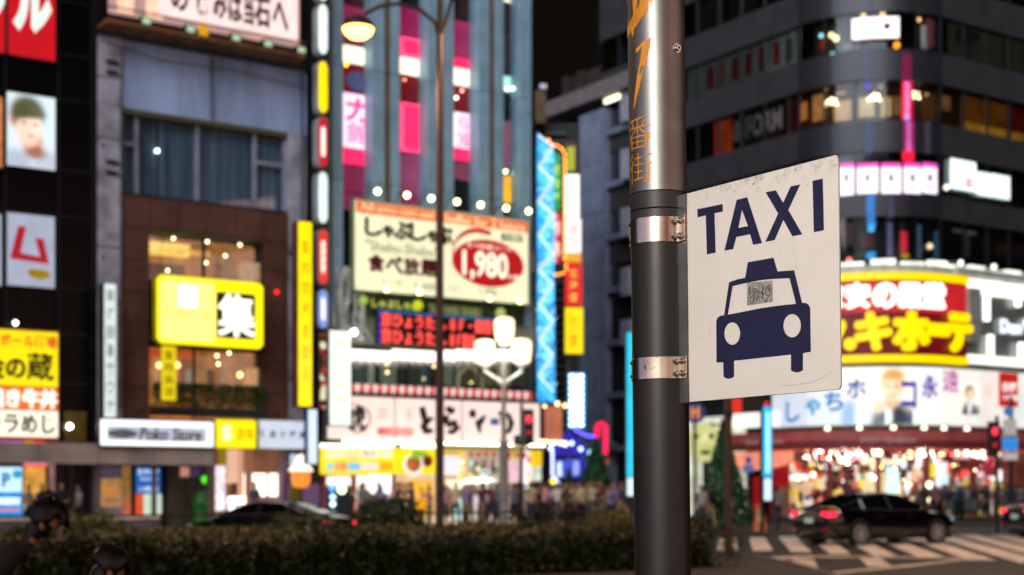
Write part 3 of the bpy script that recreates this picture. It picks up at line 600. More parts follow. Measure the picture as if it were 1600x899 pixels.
for px in (228, 297, 368, 418, 470):
    a = F.u(px, 1.2); T.bx('floodlight', a-.17, a+.17, -1.25, -1., zb-.48, zb-.2, BLK); T.bx('floodlight_glass', a-.13, a+.13, -1.28, -1.251, zb-.44, zb-.26, E('#b8d8b0', .9))
# ================================================================== building with vertical fins and coloured windows
FIN = mat('fin_blue_grey', (.32, .52, .66), .5, .1, .12, 1.5); GLD = mat('fin_bronze', (.34, .19, .07), .4, .6, .15, 1)
uC, uD = F.u(500), F.u(832)
T = Th('fin_building', 'tall building with vertical blue grey fins and pink lit windows between them', 'building', F, ((uC+uD)/2, 6, 0))
T.bx('wall', uC, uD, .9, 12, .13, 24, mat('dark_core', '#17181c', .8))
fins = [(519, 536, 0), (583, 601, 0), (613, 625, 0), (669, 683, 0), (697, 709, 0), (748, 765, 0), (776, 787, 0), (813, 830, 0), (503, 516, 1), (602, 612, 1), (684, 696, 1), (766, 775, 1)]
for a, b, k in fins:
    for z0, z1 in ((F.z(665, 500), 12.8), (12.83, 16.9), (16.93, 23)):
        T.bx('fin', F.u(a, .3), F.u(b, .3), -.3 if not k else -.12, .9, z0, z1, GLD if k else FIN, label='bronze fin' if k else None)
cols = [(537, 582), (626, 668), (710, 747), (788, 812)]
PD = E('#96305a', .6, .25, .8); HP = E('#ff2a66', 1.15, .08, 2); CRM = E('#fff6d8', 1.5); DR = E('#8c1420', .45, .4, 3); MR = E('#4c1a28', .35, .3, 2); BKP = mat('black_panel', '#0c0b0d', .4)
items = [[(-60, 10, MR), (12, 70, PD), (74, 100, CRM), (102, 146, DR), (148, 232, E('#ffe2f6', 1.25)), (233, 258, HP), (260, 300, PD), (302, 330, PD)],
         [(-60, 8, BKP), (10, 59, E('#a82060', .6, .25, .8)), (61, 90, HP), (92, 118, CRM), (120, 159, E('#84101c', .55, .2, 3)), (162, 239, HP), (242, 305, E('#a04c74', .6, .25, .8)), (307, 330, PD)],
         [(-60, 33, E('#3a1c10', .25, .4, 2)), (35, 90, E('#a83064', .6, .25, .8)), (92, 108, HP), (109, 135, CRM), (137, 176, E('#8c1420', .55, .4, 3)), (178, 232, E('#fff0fa', 1.3)), (233, 252, HP), (255, 282, E('#9a4868', .5, .2, 2)), (284, 330, BKP)],
         [(-60, -2, BKP), (0, 4, CRM), (6, 52, E('#3a1c24', .3, .3, 3)), (54, 118, E('#3a2c34', .35, .3, 1)), (121, 144, E('#b8f4f4', 1.1)), (146, 188, BKP), (191, 262, E('#a06078', .5, .2, 1)), (276, 318, E('#ffb400', 1.1, .2, 3))]]
for (a, b), L in zip(cols, items):
    for c, d, m in L:
        q = F.rect(a, b, c, d, -.4); T.bx('window_panel', q[0], q[1], .4, .46, q[2], q[3], m)
    T.bx('window_back', F.u(a, -.5)-.1, F.u(b, -.5)+.1, .6, .7, F.z(600, 480), 23, BKP)
def ontext(ch, px, off, m, bold=.03, fat=0): q = F.rect(*px, off); text(T, ch, *q, -off-.001, m, bold, .03, fat=fat)
ontext('カ', (541, 579, 156, 190), -.38, E('#ff4a90', 1.), .0, .03); ontext('館', (541, 580, 192, 226), -.38, E('#ff8ab8', 1.), .01)
ontext('個', (713, 745, 182, 206), -.38, E('#ff9cc8', 1.), .01); ontext('室', (713, 745, 207, 230), -.38, E('#ff7cb0', 1.), .01)
q = F.rect(629, 666, 165, 236, -.38)
T.part('neon_rectangle', MB().tube([(q[0], .36, q[2]), (q[1], .36, q[2]), (q[1], .36, q[3]), (q[0], .36, q[3]), (q[0], .36, q[2])], .03, 6), E('#ff5a8c', 2))
q = F.rect(629, 666, 63, 88, -.38); T.part('neon_rectangle', MB().tube([(q[0], .36, q[2]), (q[1], .36, q[2]), (q[1], .36, q[3]), (q[0], .36, q[3]), (q[0], .36, q[2])], .03, 6), E('#ff5a8c', 2))
T.part('figure_print', MB().poly([ell(F.rect(541, 579, 108, 145, -.37), (541, 579, 108, 145), 558, 128, 17, 15)], .34, .37), E('#5a6490', .55, .4, 6))
for (px, py, r, c_) in ((541, 101, .07, '#ffb030'), (713, 153, .06, '#fff0e0'), (793, 139, .06, '#f4fff4'), (802, 139, .06, '#f4fff4'), (790, 268, .07, '#e8f8c8'), (804, 272, .07, '#e8f8c8'), (632, 125, .04, '#ff9080'), (722, 142, .05, '#ffa8a0')):
    T.ball('spot_lamp', F.u(px, -.2), .2, F.z(px, py, -.2), r, E(c_, 6))
# joints of the cladding
for py in (22, 183): pass
# stacked projecting sign at its left corner
T = Th('projecting_sign_tower', 'stack of round cornered vertical sign boxes in white, yellow and red on building corner', 'sign', F, (F.u(505, .9), -.6, 5))
T.bx('spine', F.u(511, .7), F.u(519, .7), -.6, -.3, F.z(500, 660), 23, GRY); T.bx('dark_gap', F.u(483), F.u(500), -.1, .9, .13, 22, mat('gap_dark', '#07080d', .8))
for (c, d, col_, s_) in ((-60, 2, '#e8fff0', 1.2), (6, 86, '#eafff6', 1.2), (95, 178, '#ffe400', 1.15), (182, 262, '#d02028', .9), (268, 350, '#e4fff6', 1.1), (358, 446, '#e83a30', .95), (452, 514, '#7aa0f0', .9)):
    u0, u1, z0, z1 = F.rect(496, 513, c, d, .9)
    pts = []; r = (u1-u0)*.48
    for sgn, zc, a0 in ((1, z1-r*1.4, 0), (-1, z0+r*1.4, 180)):
        for i in range(9):
            a = rad(a0+i*22.5); pts.append(((u0+u1)/2+r*math.cos(a), zc+1.4*r*math.sin(a)))
    T.part('box', MB().poly([pts], -.9, -.5), mat('sign_white_rim', '#a8a8ac', .4)); q2 = [((u0+u1)/2+(a-(u0+u1)/2)*.8, (z0+z1)/2+(b-(z0+z1)/2)*.96) for a, b in pts]
    f = T.part('face', MB().poly([q2], -.93, -.901), E(col_, s_, .1, 4))
    if col_ in ('#d02028', '#e83a30', '#7aa0f0'):
        T.part('white_print', MB().poly([[(a*.5+(u0+u1)/2*.5+.0, b*.62+(z0+z1)/2*.38) for a, b in q2]], -.935, -.931), E('#fff4e8', 1.2))
    if col_ == '#e83a30':
        for i in range(5):
            zz = z0+(z1-z0)*(.2+.14*i); T.part('ray', MB().poly([[(u0+.03, zz), (u1-.03, zz+.12), (u1-.03, zz+.2)]], -.94, -.936), E('#e02020', 1))
# the large food billboard
P = (553, 827, 308, 476); R0 = F.rect(553, 827, 308, 476, .8)
R = (F.u(553, .8), F.u(827, .8), F.z(553, 457, .8), F.z(553, 308, .8)) 
R = (R[0], R[1], F.z(690, 466, .8), F.z(690, 327, .8))
T = Th('food_billboard', 'big cream restaurant billboard with orange header and red price ellipse under a lamp row', 'billboard', F, ((R[0]+R[1])/2, -.7, R[2]))
T.bx('casing', R[0], R[1], -.78, -.5, R[2], R[3], mat('pale_green_rim', '#8a9a70', .5))
T.bx('face', R[0]+.05, R[1]-.05, -.8, -.78, R[2]+.05, R[3]-.08, E('#f6f2c8', .98, .05, 1))
H = R[3]-R[2]; WD = R[1]-R[0]
def s_(x0, x1, y0, y1): return R[0]+x0*WD, R[0]+x1*WD, R[3]-y1*H, R[3]-y0*H   # fractions from the top left
q = s_(.012, .99, .03, .15); T.bx('header_band', q[0], q[1], -.81, -.8, q[2], q[3], E('#ea5a26', .98, .05, 2))
text(T, 'All-you-can-eat', *s_(.03, .44, .045, .14), -.811, E('#ffd8a0', 1.05), .01); text(T, 'buffet for 2 hours', *s_(.50, .97, .045, .14), -.811, E('#ffd8a0', 1.05), .01)
KB = mat('black_ink')
for i, ch in enumerate('しゃぶしゃぶ'):
    x = (.06, .155, .215, .305, .40, .455)[i]; w_ = .085 if ch != 'ゃ' else .055
    text(T, ch, *s_(x, x+w_, .2 if ch != 'ゃ' else .26, .385), -.801, mat('dark_green_ink', '#1a2414'), .0, fat=.035)
text(T, '"Shabu-Shabu"', *s_(.06, .46, .43, .55), -.801, E('#a8ac88', .6), .005)
for i, ch in enumerate('食べ放題'): text(T, ch, *s_(.075+.097*i, .16+.097*i, .59, .77), -.801, mat('dark_red_ink', '#6a1014'), .0, fat=.03)
T.part('swoosh', MB().poly([[(R[0]+WD*(.70+.16*math.cos(rad(a))), R[3]-H*(.47-.31*math.sin(rad(a)))) for a in range(60, 200, 10)]+[(R[0]+WD*(.70+.155*math.cos(rad(a))), R[3]-H*(.49-.27*math.sin(rad(a)))) for a in range(190, 60, -10)]], -.812, -.8), E('#c82020', .85))
T.part('price_ellipse', MB().poly([[(R[0]+WD*(.752+.212*math.cos(rad(a))), R[3]-H*(.555-.27*math.sin(rad(a)))) for a in range(0, 360, 10)]], -.82, -.8), E('#c01c1e', .85, .05, 2))
text(T, '1,980', *s_(.60, .865, .43, .76), -.821, E('#fffae0', 1.15), .012, fat=.01); text(T, '円（税込）', *s_(.87, .95, .66, .72), -.821, E('#ffe8d0', 1), .01)
text(T, '食べ放題コース', *s_(.62, .89, .34, .40), -.821, E('#ffd0b8', 1), .015)
q = s_(.83, .955, .19, .27); T.bx('label_box', q[0], q[1], -.82, -.8, q[2], q[3], mat('dark_green_ink')); text(T, '平日限定', *s_(.84, .945, .2, .26), -.821, E('#e8e8c0', .9), .01)
for x0, x1, t in ((.14, .26, 'ランチ'), (.33, .46, '1,480'), (.52, .60, 'ディナー'), (.70, .80, '1,980')): text(T, t, *s_(x0, x1, .84, .92 if len(t) < 5 else .94), -.801, E('#b8bc98', .65), .005)
lampx = [590, 636, 674, 714, 751, 791, 826]
for i, px in enumerate(lampx):
    x = F.u(px, 1.6); z = R[3]+.16
    T.part('lamp_arm', MB().tube([(x, -.6, R[3]-.1), (x-.05, -1.1, z+.2), (x, -1.55, z+.05)], .022, 5), DK); T.ball('lamp', x, -1.6, z, .1, E('#fff2a8', 9))
for px in (604, 655, 765, 812):
    x = F.u(px, 1.4); T.ball('lamp', x, -1.4, R[2]+.05, .095, E('#f4f08a', 8)); T.bx('lamp_arm', x-.02, x+.02, -1.35, -.6, R[2]-.02, R[2]+.02, DK)
# green board below
T = Th('green_sign_board', 'dim dark green board with pale lettering just under the cream billboard', 'sign', F, (F.u(690), -.4, R[2]-.6))
T.bx('board', R[0]+.1, R[1], -.45, -.3, R[2]-.72, R[2]-.03, mat('dark_green_board', '#30402a', .6, 0, .4, 2))
text(T, 'しゃぶしゃぶ', R[0]+.9, R[0]+2.9, R[2]-.5, R[2]-.18, -.451, E('#c8d060', .8), .03); text(T, 'The SHABU SHABU', R[0]+3.3, R[0]+5.6, R[2]-.55, R[2]-.2, -.451, E('#98a060', .6), .02)
T.ball('green_globe', R[0]+2.75, -.6, R[2]-.32, .2, E('#c8d820', .9)); T.ball('green_globe', R[0]+.5, -.6, R[2]-.3, .16, E('#a8c850', .8)); T.ball('green_globe', R[1]-1.2, -.6, R[2]-.35, .2, E('#b8c070', .8))
# grey plant room wall, ducts at left of it
T = Th('rooftop_ducts', 'pale cable bundle and air ducts on a ledge left of the LED sign', 'duct', F, (F.u(530), -.3, F.z(530, 520)))
DCT = mat('duct_grey', '#ccd0cc', .5, .2, .3, 2)
q = F.rect(519, 556, 430, 512, .2); T.bx('duct_box', q[0], q[1], -.25, .5, q[2], q[3], DCT)
for i in range(9):
    x_ = q[0]+.08+i*.13; T.part('duct_pipe', MB().tube([(x_+.25*math.sin(i), -.35-.04*(i % 3), q[3]+.25), (x_+.1*math.cos(i*2), -.42, q[3]-.4), (x_+.15*math.sin(i*3), -.4, (q[2]+q[3])/2), (x_+.22*math.cos(i), -.38, q[2]+.2), (x_+.3*math.sin(i*1.7)+.2, -.33, q[2]-.45)], .07+.02*(i % 2), 7), DCT)
q = F.rect(519, 556, 360, 432, .2); T.bx('unit', q[0], q[1]-.3, -.1, .5, q[2], q[3], mat('dark_blue_unit', '#26303c', .6))
T.bx('ledge', F.u(519), F.u(830), -.25, .9, F.z(660, 545), F.z(660, 470), mat('ledge_grey', '#9a9c88', .7, 0, .3, 1))
# LED text sign
P = (592, 774, 491, 543); q = F.rect(*P, .9); T = Th('led_text_sign', 'dark LED board with two lines of glowing red characters', 'led sign', F, (q[0], -.8, q[2]))
T.bx('casing', q[0], q[1], -.88, -.6, q[2], q[3], BLK); T.bx('blue_edge', q[0], q[1], -.9, -.88, q[3]-.07, q[3]-.02, E('#2878c0', 1)); T.bx('blue_edge', q[0], q[0]+.06, -.9, -.88, q[2], q[3], E('#4838c0', .9))
zt = q[3]-.1; hh = (zt-q[2]-.08)/2; RL = E('#ff5048', 1.5)
text(T, '京ひょうたん', q[0]+.1, q[0]+.56*(q[1]-q[0]), zt-hh+.03, zt, -.901, RL, .0, fat=.014); text(T, '８Ｆ・個室！', q[0]+.6*(q[1]-q[0]), q[1]-.05, zt-hh+.03, zt, -.901, RL, .0, fat=.014)
text(T, '京ひょうたん', q[0]+.1, q[0]+.56*(q[1]-q[0]), q[2]+.04, zt-hh-.03, -.901, RL, .0, fat=.014); text(T, '８Ｆ宴会', q[0]+.6*(q[1]-q[0]), q[0]+.82*(q[1]-q[0]), q[2]+.04, zt-hh-.03, -.901, RL, .0, fat=.014)
# white lit awning with scalloped edge
T = Th('lit_awning', 'long white lit fluorescent awning with a small scalloped edge under the LED sign', 'awning', F, (F.u(660), -.8, F.z(660, 570)))
for a, b in ((547, 612), (614, 682), (690, 712), (714, 775), (777, 828)):
    u0, u1, z0, z1 = F.rect(a, b, 548, 563, 1.0); zc_ = F.z(a, 548+ (a-547)*.06, 1.); T.bx('lit_panel', u0, u1-.02, -1.05, -.9, z0, z1, E('#fffdf4', 1.9))
    n = max(2, int((b-a)/6))
    for i in range(n):
        x = u0+(u1-u0)*(i+.5)/n; T.part('scallop', MB().poly([[(x-.07, z0), (x-.05, z0-.09), (x, z0-.13), (x+.05, z0-.09), (x+.07, z0)]], -1.04, -1.0), E('#e8a8b0' if i % 2 else '#fff0e8', .95))
# second storey windows
T = Th('second_floor_bar', 'second storey dining room windows with hanging lamps and striped curtains', 'restaurant room', F, (F.u(690), .3, F.z(690, 606)))
z0, z1 = F.z(690, 606), F.z(690, 560)
T.bx('back_wall', F.u(548), F.u(829), .8, .88, z0-.3, z1+.2, E('#2e3020', .35, .6, 1.2))
for (a, b, col_, s2) in ((553, 575, '#6a7868', .4), (577, 592, '#b8c8a0', .6), (596, 622, '#8a9a80', .5), (640, 662, '#485038', .5), (692, 722, '#98a080', .5), (724, 740, '#6a5a38', .5), (742, 775, '#7a7a50', .55), (778, 800, '#c0b080', .6), (802, 828, '#586050', .5)):
    q = F.rect(a, b, 566, 603, -.4); n = max(2, int((b-a)/4))
    for i in range(n): x = q[0]+(q[1]-q[0])*i/n; T.bx('curtain_strip', x, x+(q[1]-q[0])/n*.6, .45, .5, q[2], q[3], E(col_, s2, .3, 5))
for i, px in enumerate((553, 590, 632, 668, 712, 752, 790, 826)): q = F.u(px, 0); T.bx('mullion', q-.03, q+.03, .1, .2, z0, z1, DK)
for i in range(7): a = (553, 590, 632, 668, 712, 752, 790, 826); T.bx('pane', F.u(a[i])+.04, F.u(a[i+1])-.04, .14, .16, z0, z1, GLS)
for (px, py, r) in ((604, 569, .06), (605, 582, .06), (678, 573, .05), (663, 592, .05), (736, 598, .04)): T.ball('globe_lamp', F.u(px, -.3), .3, F.z(px, py, -.3), r, E('#ffd88a', 7))
T.part('arch', MB().tube([(F.u(722)+.0, .3, z0), (F.u(724), .3, z0+.6), (F.u(740), .3, z0+.95), (F.u(757), .3, z0+.6), (F.u(760), .3, z0)], .07, 6), E('#c8b080', .6))
# red and white scalloped banner, bulbs
T = Th('scalloped_banner', 'strip of red and white festoon cloth over the white sign board', 'banner', F, (F.u(690), -.6, F.z(690, 622)))
u0, u1, z0, z1 = F.rect(540, 830, 606, 620, .9); n = 44
for i in range(n):
    x = u0+(u1-u0)*(i+.5)/n; w_ = (u1-u0)/n*.5
    T.part('festoon', MB().poly([[(x-w_, z1), (x-w_, z1-.16), (x, z0), (x+w_, z1-.16), (x+w_, z1)]], -.95, -.9), E('#e04a4a' if i % 2 else '#ffe0d8', .9))
# white sign board with brush lettering
P = (511, 844, 623, 691); R = (F.u(511, .8), F.u(844, .8), F.z(690, 691, .8), F.z(690, 624, .8))
T = Th('tora_sign_board', 'wide white lit restaurant board with bold black brush characters and a tiger roundel', 'sign', F, ((R[0]+R[1])/2, -.7, R[2]))
T.o.name = 'white_sign_board'; T.o['label'] = 'wide white lit restaurant board with bold black brush characters and an ink roundel'
T.bx('casing', R[0], R[1], -.78, -.45, R[2], R[3], GRY)
sp = [511, 617, 722, 789, 844]
for i in range(4): T.bx('face', F.u(sp[i], .8)+.03, F.u(sp[i+1], .8)-.03, -.8, -.781, R[2]+.04, R[3]-.03, E('#ffe4da', 1.0, .04, 1.2))
WD = R[1]-R[0]; H = R[3]-R[2]
def bp(x, y): return (F.u(x, .8), R[3]-(y-624)/67*H)
INK = mat('brush_ink', '#2a1614', .6)
def brush(pts, nm='brush_stroke', m=INK, yy=-.81):
    """a brush stroke: points (px, py, half width in px)"""
    L = []; Rr = []; k = WD/333
    for i, (x, y, w_) in enumerate(pts):
        a = bp(*pts[max(i-1, 0)][:2]); b = bp(*pts[min(i+1, len(pts)-1)][:2]); d = Vector((b[0]-a[0], b[1]-a[1])).normalized(); c = bp(x, y); w_ *= 1.35
        L.append((c[0]-d.y*w_*k, c[1]+d.x*w_*k)); Rr.append((c[0]+d.y*w_*k, c[1]-d.x*w_*k))
    mb = MB(); n = len(L); mb.add([(a, yy, b) for a, b in L]+[(a, yy, b) for a, b in Rr], [(i, i+1, n+i+1, n+i) for i in range(n-1)]); T.part(nm, mb, m)
brush([(659, 637, 3.5), (662, 650, 4), (665, 664, 3), (660, 670, 2)]); brush([(676, 653, 2), (667, 660, 3), (661, 668, 4), (664, 674, 4), (676, 674, 2.5)])
brush([(697, 637, 3), (705, 642, 4), (711, 640, 2)]); brush([(698, 648, 2.5), (697, 658, 4), (700, 664, 3), (710, 660, 4), (714, 668, 4), (708, 674, 3), (699, 676, 2)])
brush([(734, 641, 3), (739, 645, 5), (742, 651, 1.5)]); brush([(758, 647, 1.5), (752, 656, 3.5), (744, 663, 4)]); brush([(745, 660, 2), (749, 668, 3), (750, 676, 1)])
brush([(778, 642, 2), (795, 646, 3), (799, 658, 4), (796, 670, 3), (788, 674, 2)]); brush([(784, 642, 2.5), (785, 660, 2)])
T.part('ink_ring', MB().tube([(bp(559+19*math.cos(rad(a)), 657+22*math.sin(rad(a)))[0], -.81, bp(559+19*math.cos(rad(a)), 657+22*math.sin(rad(a)))[1]) for a in range(-40, 250, 12)], .035, 5), mat('brown_ink_ring', '#7a4a3a'))
q = (bp(546, 0)[0], bp(570, 0)[0], bp(0, 676)[1], bp(0, 637)[1]); text(T, '虎', *q, -.812, INK, .01, fat=.02)
for (a, b, c, d) in ((590, 605, 640, 658), (633, 645, 640, 658)): T.bx('faint_print', bp(a, 0)[0], bp(b, 0)[0], -.805, -.8, bp(0, d)[1], bp(0, c)[1], E('#f4ccc0', 1))
q = (bp(590, 0)[0], bp(645, 0)[0], bp(0, 682)[1], bp(0, 671)[1]); T.bx('red_strip', q[0], q[1], -.806, -.801, q[2], q[3], E('#e0404a', .9)); text(T, '二十四時間営業', q[0]+.05, q[1]-.05, q[2]+.05, q[3]-.05, -.807, E('#ffc8c0', .9), .01)
T.bx('blue_plate', bp(766, 0)[0], bp(779, 0)[0], -.83, -.801, bp(0, 662)[1], bp(0, 651)[1], E('#4878b0', .6))
T.bx('eave', R[0], R[1], -1.2, -.5, R[2]-.25, R[2]-.15, mat('eave_grey', '#a09890', .6))
for i in range(46):
    x = R[0]+.5+(R[1]-R[0]-.6)*i/45; T.ball('bulb', x, -1.15, R[2]-.06, .055, E('#fff8e0', 7))
# vertical white sign at the left
P = (514, 549, 516, 666); T, R, y = signbox(F, *P, 1.6, .35, E('#f4fff0', 1.15, .1, 3), GRY, 'large white vertical light box sign beside the pale ducts', rim=.04)
vtext(T, '焼肉虎家本店', *pxrect(R, P, (521, 543, 524, 656)), y, E('#dce8c0', .9), .01, .005)
T.ball('spot_lamp', R[1]+.05, -1.7, R[3]-.05, .12, E('#fffff0', 5))
P = (499, 511, 520, 640); T, R, y = signbox(F, *P, 1.3, .3, pic('menu_side', ['#603020', '#e8d0b0', '#c04030', '#f0f0d0', '#402018'], 5, .8), DK, 'narrow vertical menu panel with brown and cream patches by the alley')
# ---- ground floor of the fin building
z_ = lambda py, off=0: F.z(680, py, off)
T = Th('yellow_food_sign', 'long yellow backlit food sign with bowl pictures over the ramen shop', 'sign', F, (F.u(590), -.7, z_(742)))
for a, b in ((503, 616), (618, 680)):
    q = F.rect(a, b, 697, 741, 1.0); T.bx('face', q[0]+.01, q[1]-.01, -1.02, -.8, q[2], q[3], E('#f8dc18', 1.08, .12, 2))
for (a, b, m) in ((508, 540, E('#fff0c0', 1.2)), (542, 560, E('#ffd8a0', 1.1)), (562, 590, E('#fff6d0', 1.2)), (594, 612, E('#fff0b8', 1.1))): q = F.rect(a, b, 703, 716, 1.0); T.bx('print', q[0], q[1], -1.05, -1.021, q[2], q[3], m)
q = F.rect(509, 542, 705, 714, 1.06); text(T, 'ラーメン', *q, -1.06, E('#e8a040', .9), .03); q = F.rect(564, 588, 704, 714, 1.06); text(T, '餃子', *q, -1.06, E('#c870a0', .8), .03)
for (a, b, c_) in ((510, 520, '#98dcd8'), (522, 530, '#f0a080'), (532, 541, '#f09060'), (543, 562, '#80c8f0'), (566, 590, '#ffe0d0'), (593, 612, '#f0b020')): q = F.rect(a, b, 723, 735, 1.0); T.bx('print', q[0], q[1], -1.05, -1.021, q[2], q[3], E(c_, 1))
cx_, cz_ = F.u(645, 1.), z_(727, 1.)
T.part('bowl_print', MB().cyl((cx_, -1.02, cz_), (cx_, -1.06, cz_), .42, n=18), E('#f4ecd8', 1)); T.part('soup_print', MB().cyl((cx_, -1.06, cz_+.05), (cx_, -1.08, cz_+.05), .3, n=16), E('#a86828', .8)); T.part('egg_print', MB().cyl((cx_-.1, -1.08, cz_), (cx_-.1, -1.1, cz_), .1, n=12), E('#e86030', 1))
T.part('leaf_print', MB().poly([[(cx_-.2, cz_+.2), (cx_+.5, cz_+.3), (cx_+.6, cz_+.5), (cx_, cz_+.55)]], -1.1, -1.02), E('#98c040', .8)); T.part('meat_print', MB().cyl((cx_+.6, -1.02, cz_+.15), (cx_+.6, -1.05, cz_+.15), .22, n=12), E('#7a2018', .7))
for a, b in ((502, 556), (563, 614), (630, 680), (729, 769)): q = F.rect(a, b, 694 if a < 700 else 748, 700 if a < 700 else 755, 1.3); T.bx('tube_lamp', q[0], q[1], -1.35, -1.2, q[2], q[3], E('#ffffe8', 3))
T = Th('ramen_shop_front', 'bright open shop front with red door frame and food pictures behind the hedge', 'shop', F, (F.u(640), .2, .13))
T.bx('back_wall', F.u(503), F.u(829), .8, .88, .13, z_(700), E('#e0c8a4', .85, .3, 1)); T.bx('fascia', F.u(690), F.u(829), .2, .5, z_(712), z_(694), E('#e8c850', .8, .2, 2))
for (a, b, c, d, m) in ((502, 510, 742, 812, mat('red_paint', '#8a1420', .4)), (550, 557, 742, 812, mat('red_paint', '#8a1420', .4)), (512, 549, 746, 758, E('#f0f4f8', 1.3)), (511, 549, 760, 815, E('#2a3a40', .3, .5, 3)),
                        (556, 575, 744, 783, E('#fff2e8', 1.5)), (555, 574, 785, 806, E('#f0b8a8', 1., .2, 5)), (578, 612, 742, 775, E('#ffffff', 1.4)), (613, 618, 700, 812, mat('brown_post', '#8a5028')), (578, 612, 776, 812, E('#8a8078', .4, .4, 3)),
                        (619, 640, 752, 782, E('#e8b070', .9, .2, 4)), (642, 678, 750, 776, E('#f8b840', 1.1, .25, 4)), (640, 678, 778, 808, E('#f0a020', 1., .35, 5)), (694, 718, 712, 742, E('#e8e0ec', 1.1)), (720, 728, 708, 742, E('#f4d070', 1)),
                        (730, 782, 706, 746, E('#c8bea8', .8, .1, 3)), (696, 726, 756, 800, E('#c89a80', .5, .4, 3)), (708, 735, 778, 812, E('#c8f4ee', 1.3, .1, 4)), (738, 768, 756, 806, E('#d8c8c8', .9, .2, 3)), (770, 786, 750, 806, E('#e8e0d0', 1.)),
                        (797, 811, 722, 753, E('#f0c0d0', 1., .3, 6)), (797, 829, 756, 806, E('#a09088', .5, .4, 4)), (816, 826, 704, 756, E('#fff4f0', 1.3, .1, 5))):
    q = F.rect(a, b, c, d, .1); T.bx('shop_panel', q[0], q[1], -.1+random.random()*.02, .0, q[2], q[3], m)
for i in range(26):
    px = random.uniform(700, 828); py = random.uniform(712, 790); T.bx('price_card', F.u(px, .2), F.u(px+random.uniform(3, 8), .2), -.22, -.2, F.z(px, py+5, .2), F.z(px, py-random.uniform(1, 6), .2), E(random.choice(['#fff4c0', '#ffffff', '#ff7060', '#ffe060', '#ffd0c0', '#d0f4ff']), random.uniform(.9, 1.6)))
for i, ch in enumerate('とらん'): q = F.rect(738+14*i, 748+14*i, 719, 740, .2); text(T, ch, *q, -.2, mat('green_black_ink', '#28301c'), .0, fat=.02)
for (px, py, c_, r) in ((519, 763, '#4a90ff', .1), (520, 777, '#a8d0ff', .1), (520, 788, '#d8e8ff', .1), (521, 803, '#c0dcff', .1), (534, 765, '#f0ffc0', .16), (700, 772, '#ffe0b8', .06), (790, 768, '#f4ffe0', .12), (806, 764, '#fffff0', .14), (812, 768, '#e8fff0', .12), (798, 803, '#f4fff0', .1), (810, 804, '#d8e8f4', .09)):
    T.ball('lamp', F.u(px, .5), -.5, F.z(px, py, .5), r, E(c_, 3))
for i in range(8): x = F.u(736+i*12, .7); T.part('red_pennant', MB().poly([[(x-.14, z_(706)), (x+.14, z_(706)), (x, z_(717))]], -.7, -.68), E('#c84048', .8))
q = F.rect(700, 727, 754, 764, .7); T.part('lamp_shade', MB().lathe(((q[0]+q[1])/2, -.7, q[2]), [(.15, 0), (.35, .15), (.42, .3), (.02, .32)]), E('#fff4d8', 1.4))
T.bx('yellow_box_sign', F.u(830), F.u(838), -.2, .1, z_(728), z_(700), E('#f0c820', 1))
# ================================================================== corner building on the right
RC = 4.9
KP = F.world(17., 0, 0)                                    # sharp corner of its two fronts
KP = Vector((17., 67.03)); gd = Vector((.5504, -.8349)); fd = Vector((.8349, .5504))
A0 = KP-gd*RC; B0 = KP+fd*RC; CC = A0+fd*RC; LA = RC*math.pi/2
def path(s, off=0.):
    if s < 0: p = A0+gd*s; n = -fd
    elif s <= LA: a = math.atan2(-fd.y, -fd.x)+s/RC; n = Vector((math.cos(a), math.sin(a))); p = CC+n*RC
    else: p = B0+fd*(s-LA); n = gd
    p = p+n*off; return p.x, p.y
def S(px, off=0.):
    lo, hi = -17., 40.
    for _ in range(40):
        m = (lo+hi)/2; x, y = path(m, off)
        if CX+FPX*x/y < px: lo = m
        else: hi = m
    return lo
def SZ(px, py, off=0.): return EYE+(HY-py)/FPX*path(S(px, off), off)[1]
def strip(mb, s0, s1, z0, z1, o0, o1, step=.7, mi=0):
    """a slab that follows the wall line: s along it, o outwards"""
    ss = [s0]
    if s1 > 0 and s0 < LA:
        a, b = max(s0, 0), min(s1, LA); n = max(1, int((b-a)/step)); ss += [a+(b-a)*i/n for i in range(n+1)]
    ss.append(s1); ss = sorted(set(round(x, 4) for x in ss)); vs = []
    for s in ss:
        for o in (o0, o1):
            x, y = path(s, o)
            for z in (z0, z1): vs.append((x, y, z))
    fs = []; n = len(ss)
    for i in range(n-1): a = i*4; fs += [(a, a+1, a+5, a+4), (a+2, a+6, a+7, a+3), (a+1, a+3, a+7, a+5), (a, a+4, a+6, a+2)]
    fs += [(0, 2, 3, 1), (4*n-4, 4*n-3, 4*n-1, 4*n-2)]
    return mb.add(vs, fs, mi)
CB = (CC.x, CC.y, 0)
T = Th('corner_building', 'dark many storeyed corner building with rounded glass corner and long window bands', 'building', W0, CB); CT = T
def sp(name, s0, s1, z0, z1, o0, o1, m, T=None, label=None): return (T or CT).part(name, strip(MB(), s0, s1, z0, z1, o0, o1, .3), m, label=label, smooth=(s1 > 0 and s0 < LA))
PNL = mat('spandrel_panel', (.050, .049, .054), .5, .1, .12, 1.2, spec=.25); PNC = mat('curved_spandrel', (.05, .05, .06), .36, .5, .05, 1)
S0, S1 = -16.5, 22.; CGLS = glass('corner_window_glass', refl=.012, rough=.06, trans=.85)
core = MB()
bands = [(12.82, 14.85), (16.0, 17.97), (19.5, 21.46), (22.96, 24.77), (26.4, 28.3)]
cz = [4.6]+[v for b in bands for v in b]+[31]
for i in range(0, len(cz), 2): strip(core, S0, S1, cz[i], cz[i+1], -6, -.15)
strip(core, S0, S1, 12.6, 31, -7, -2.0)
T.part('wall', core, mat('core_dark', '#121215', .8))
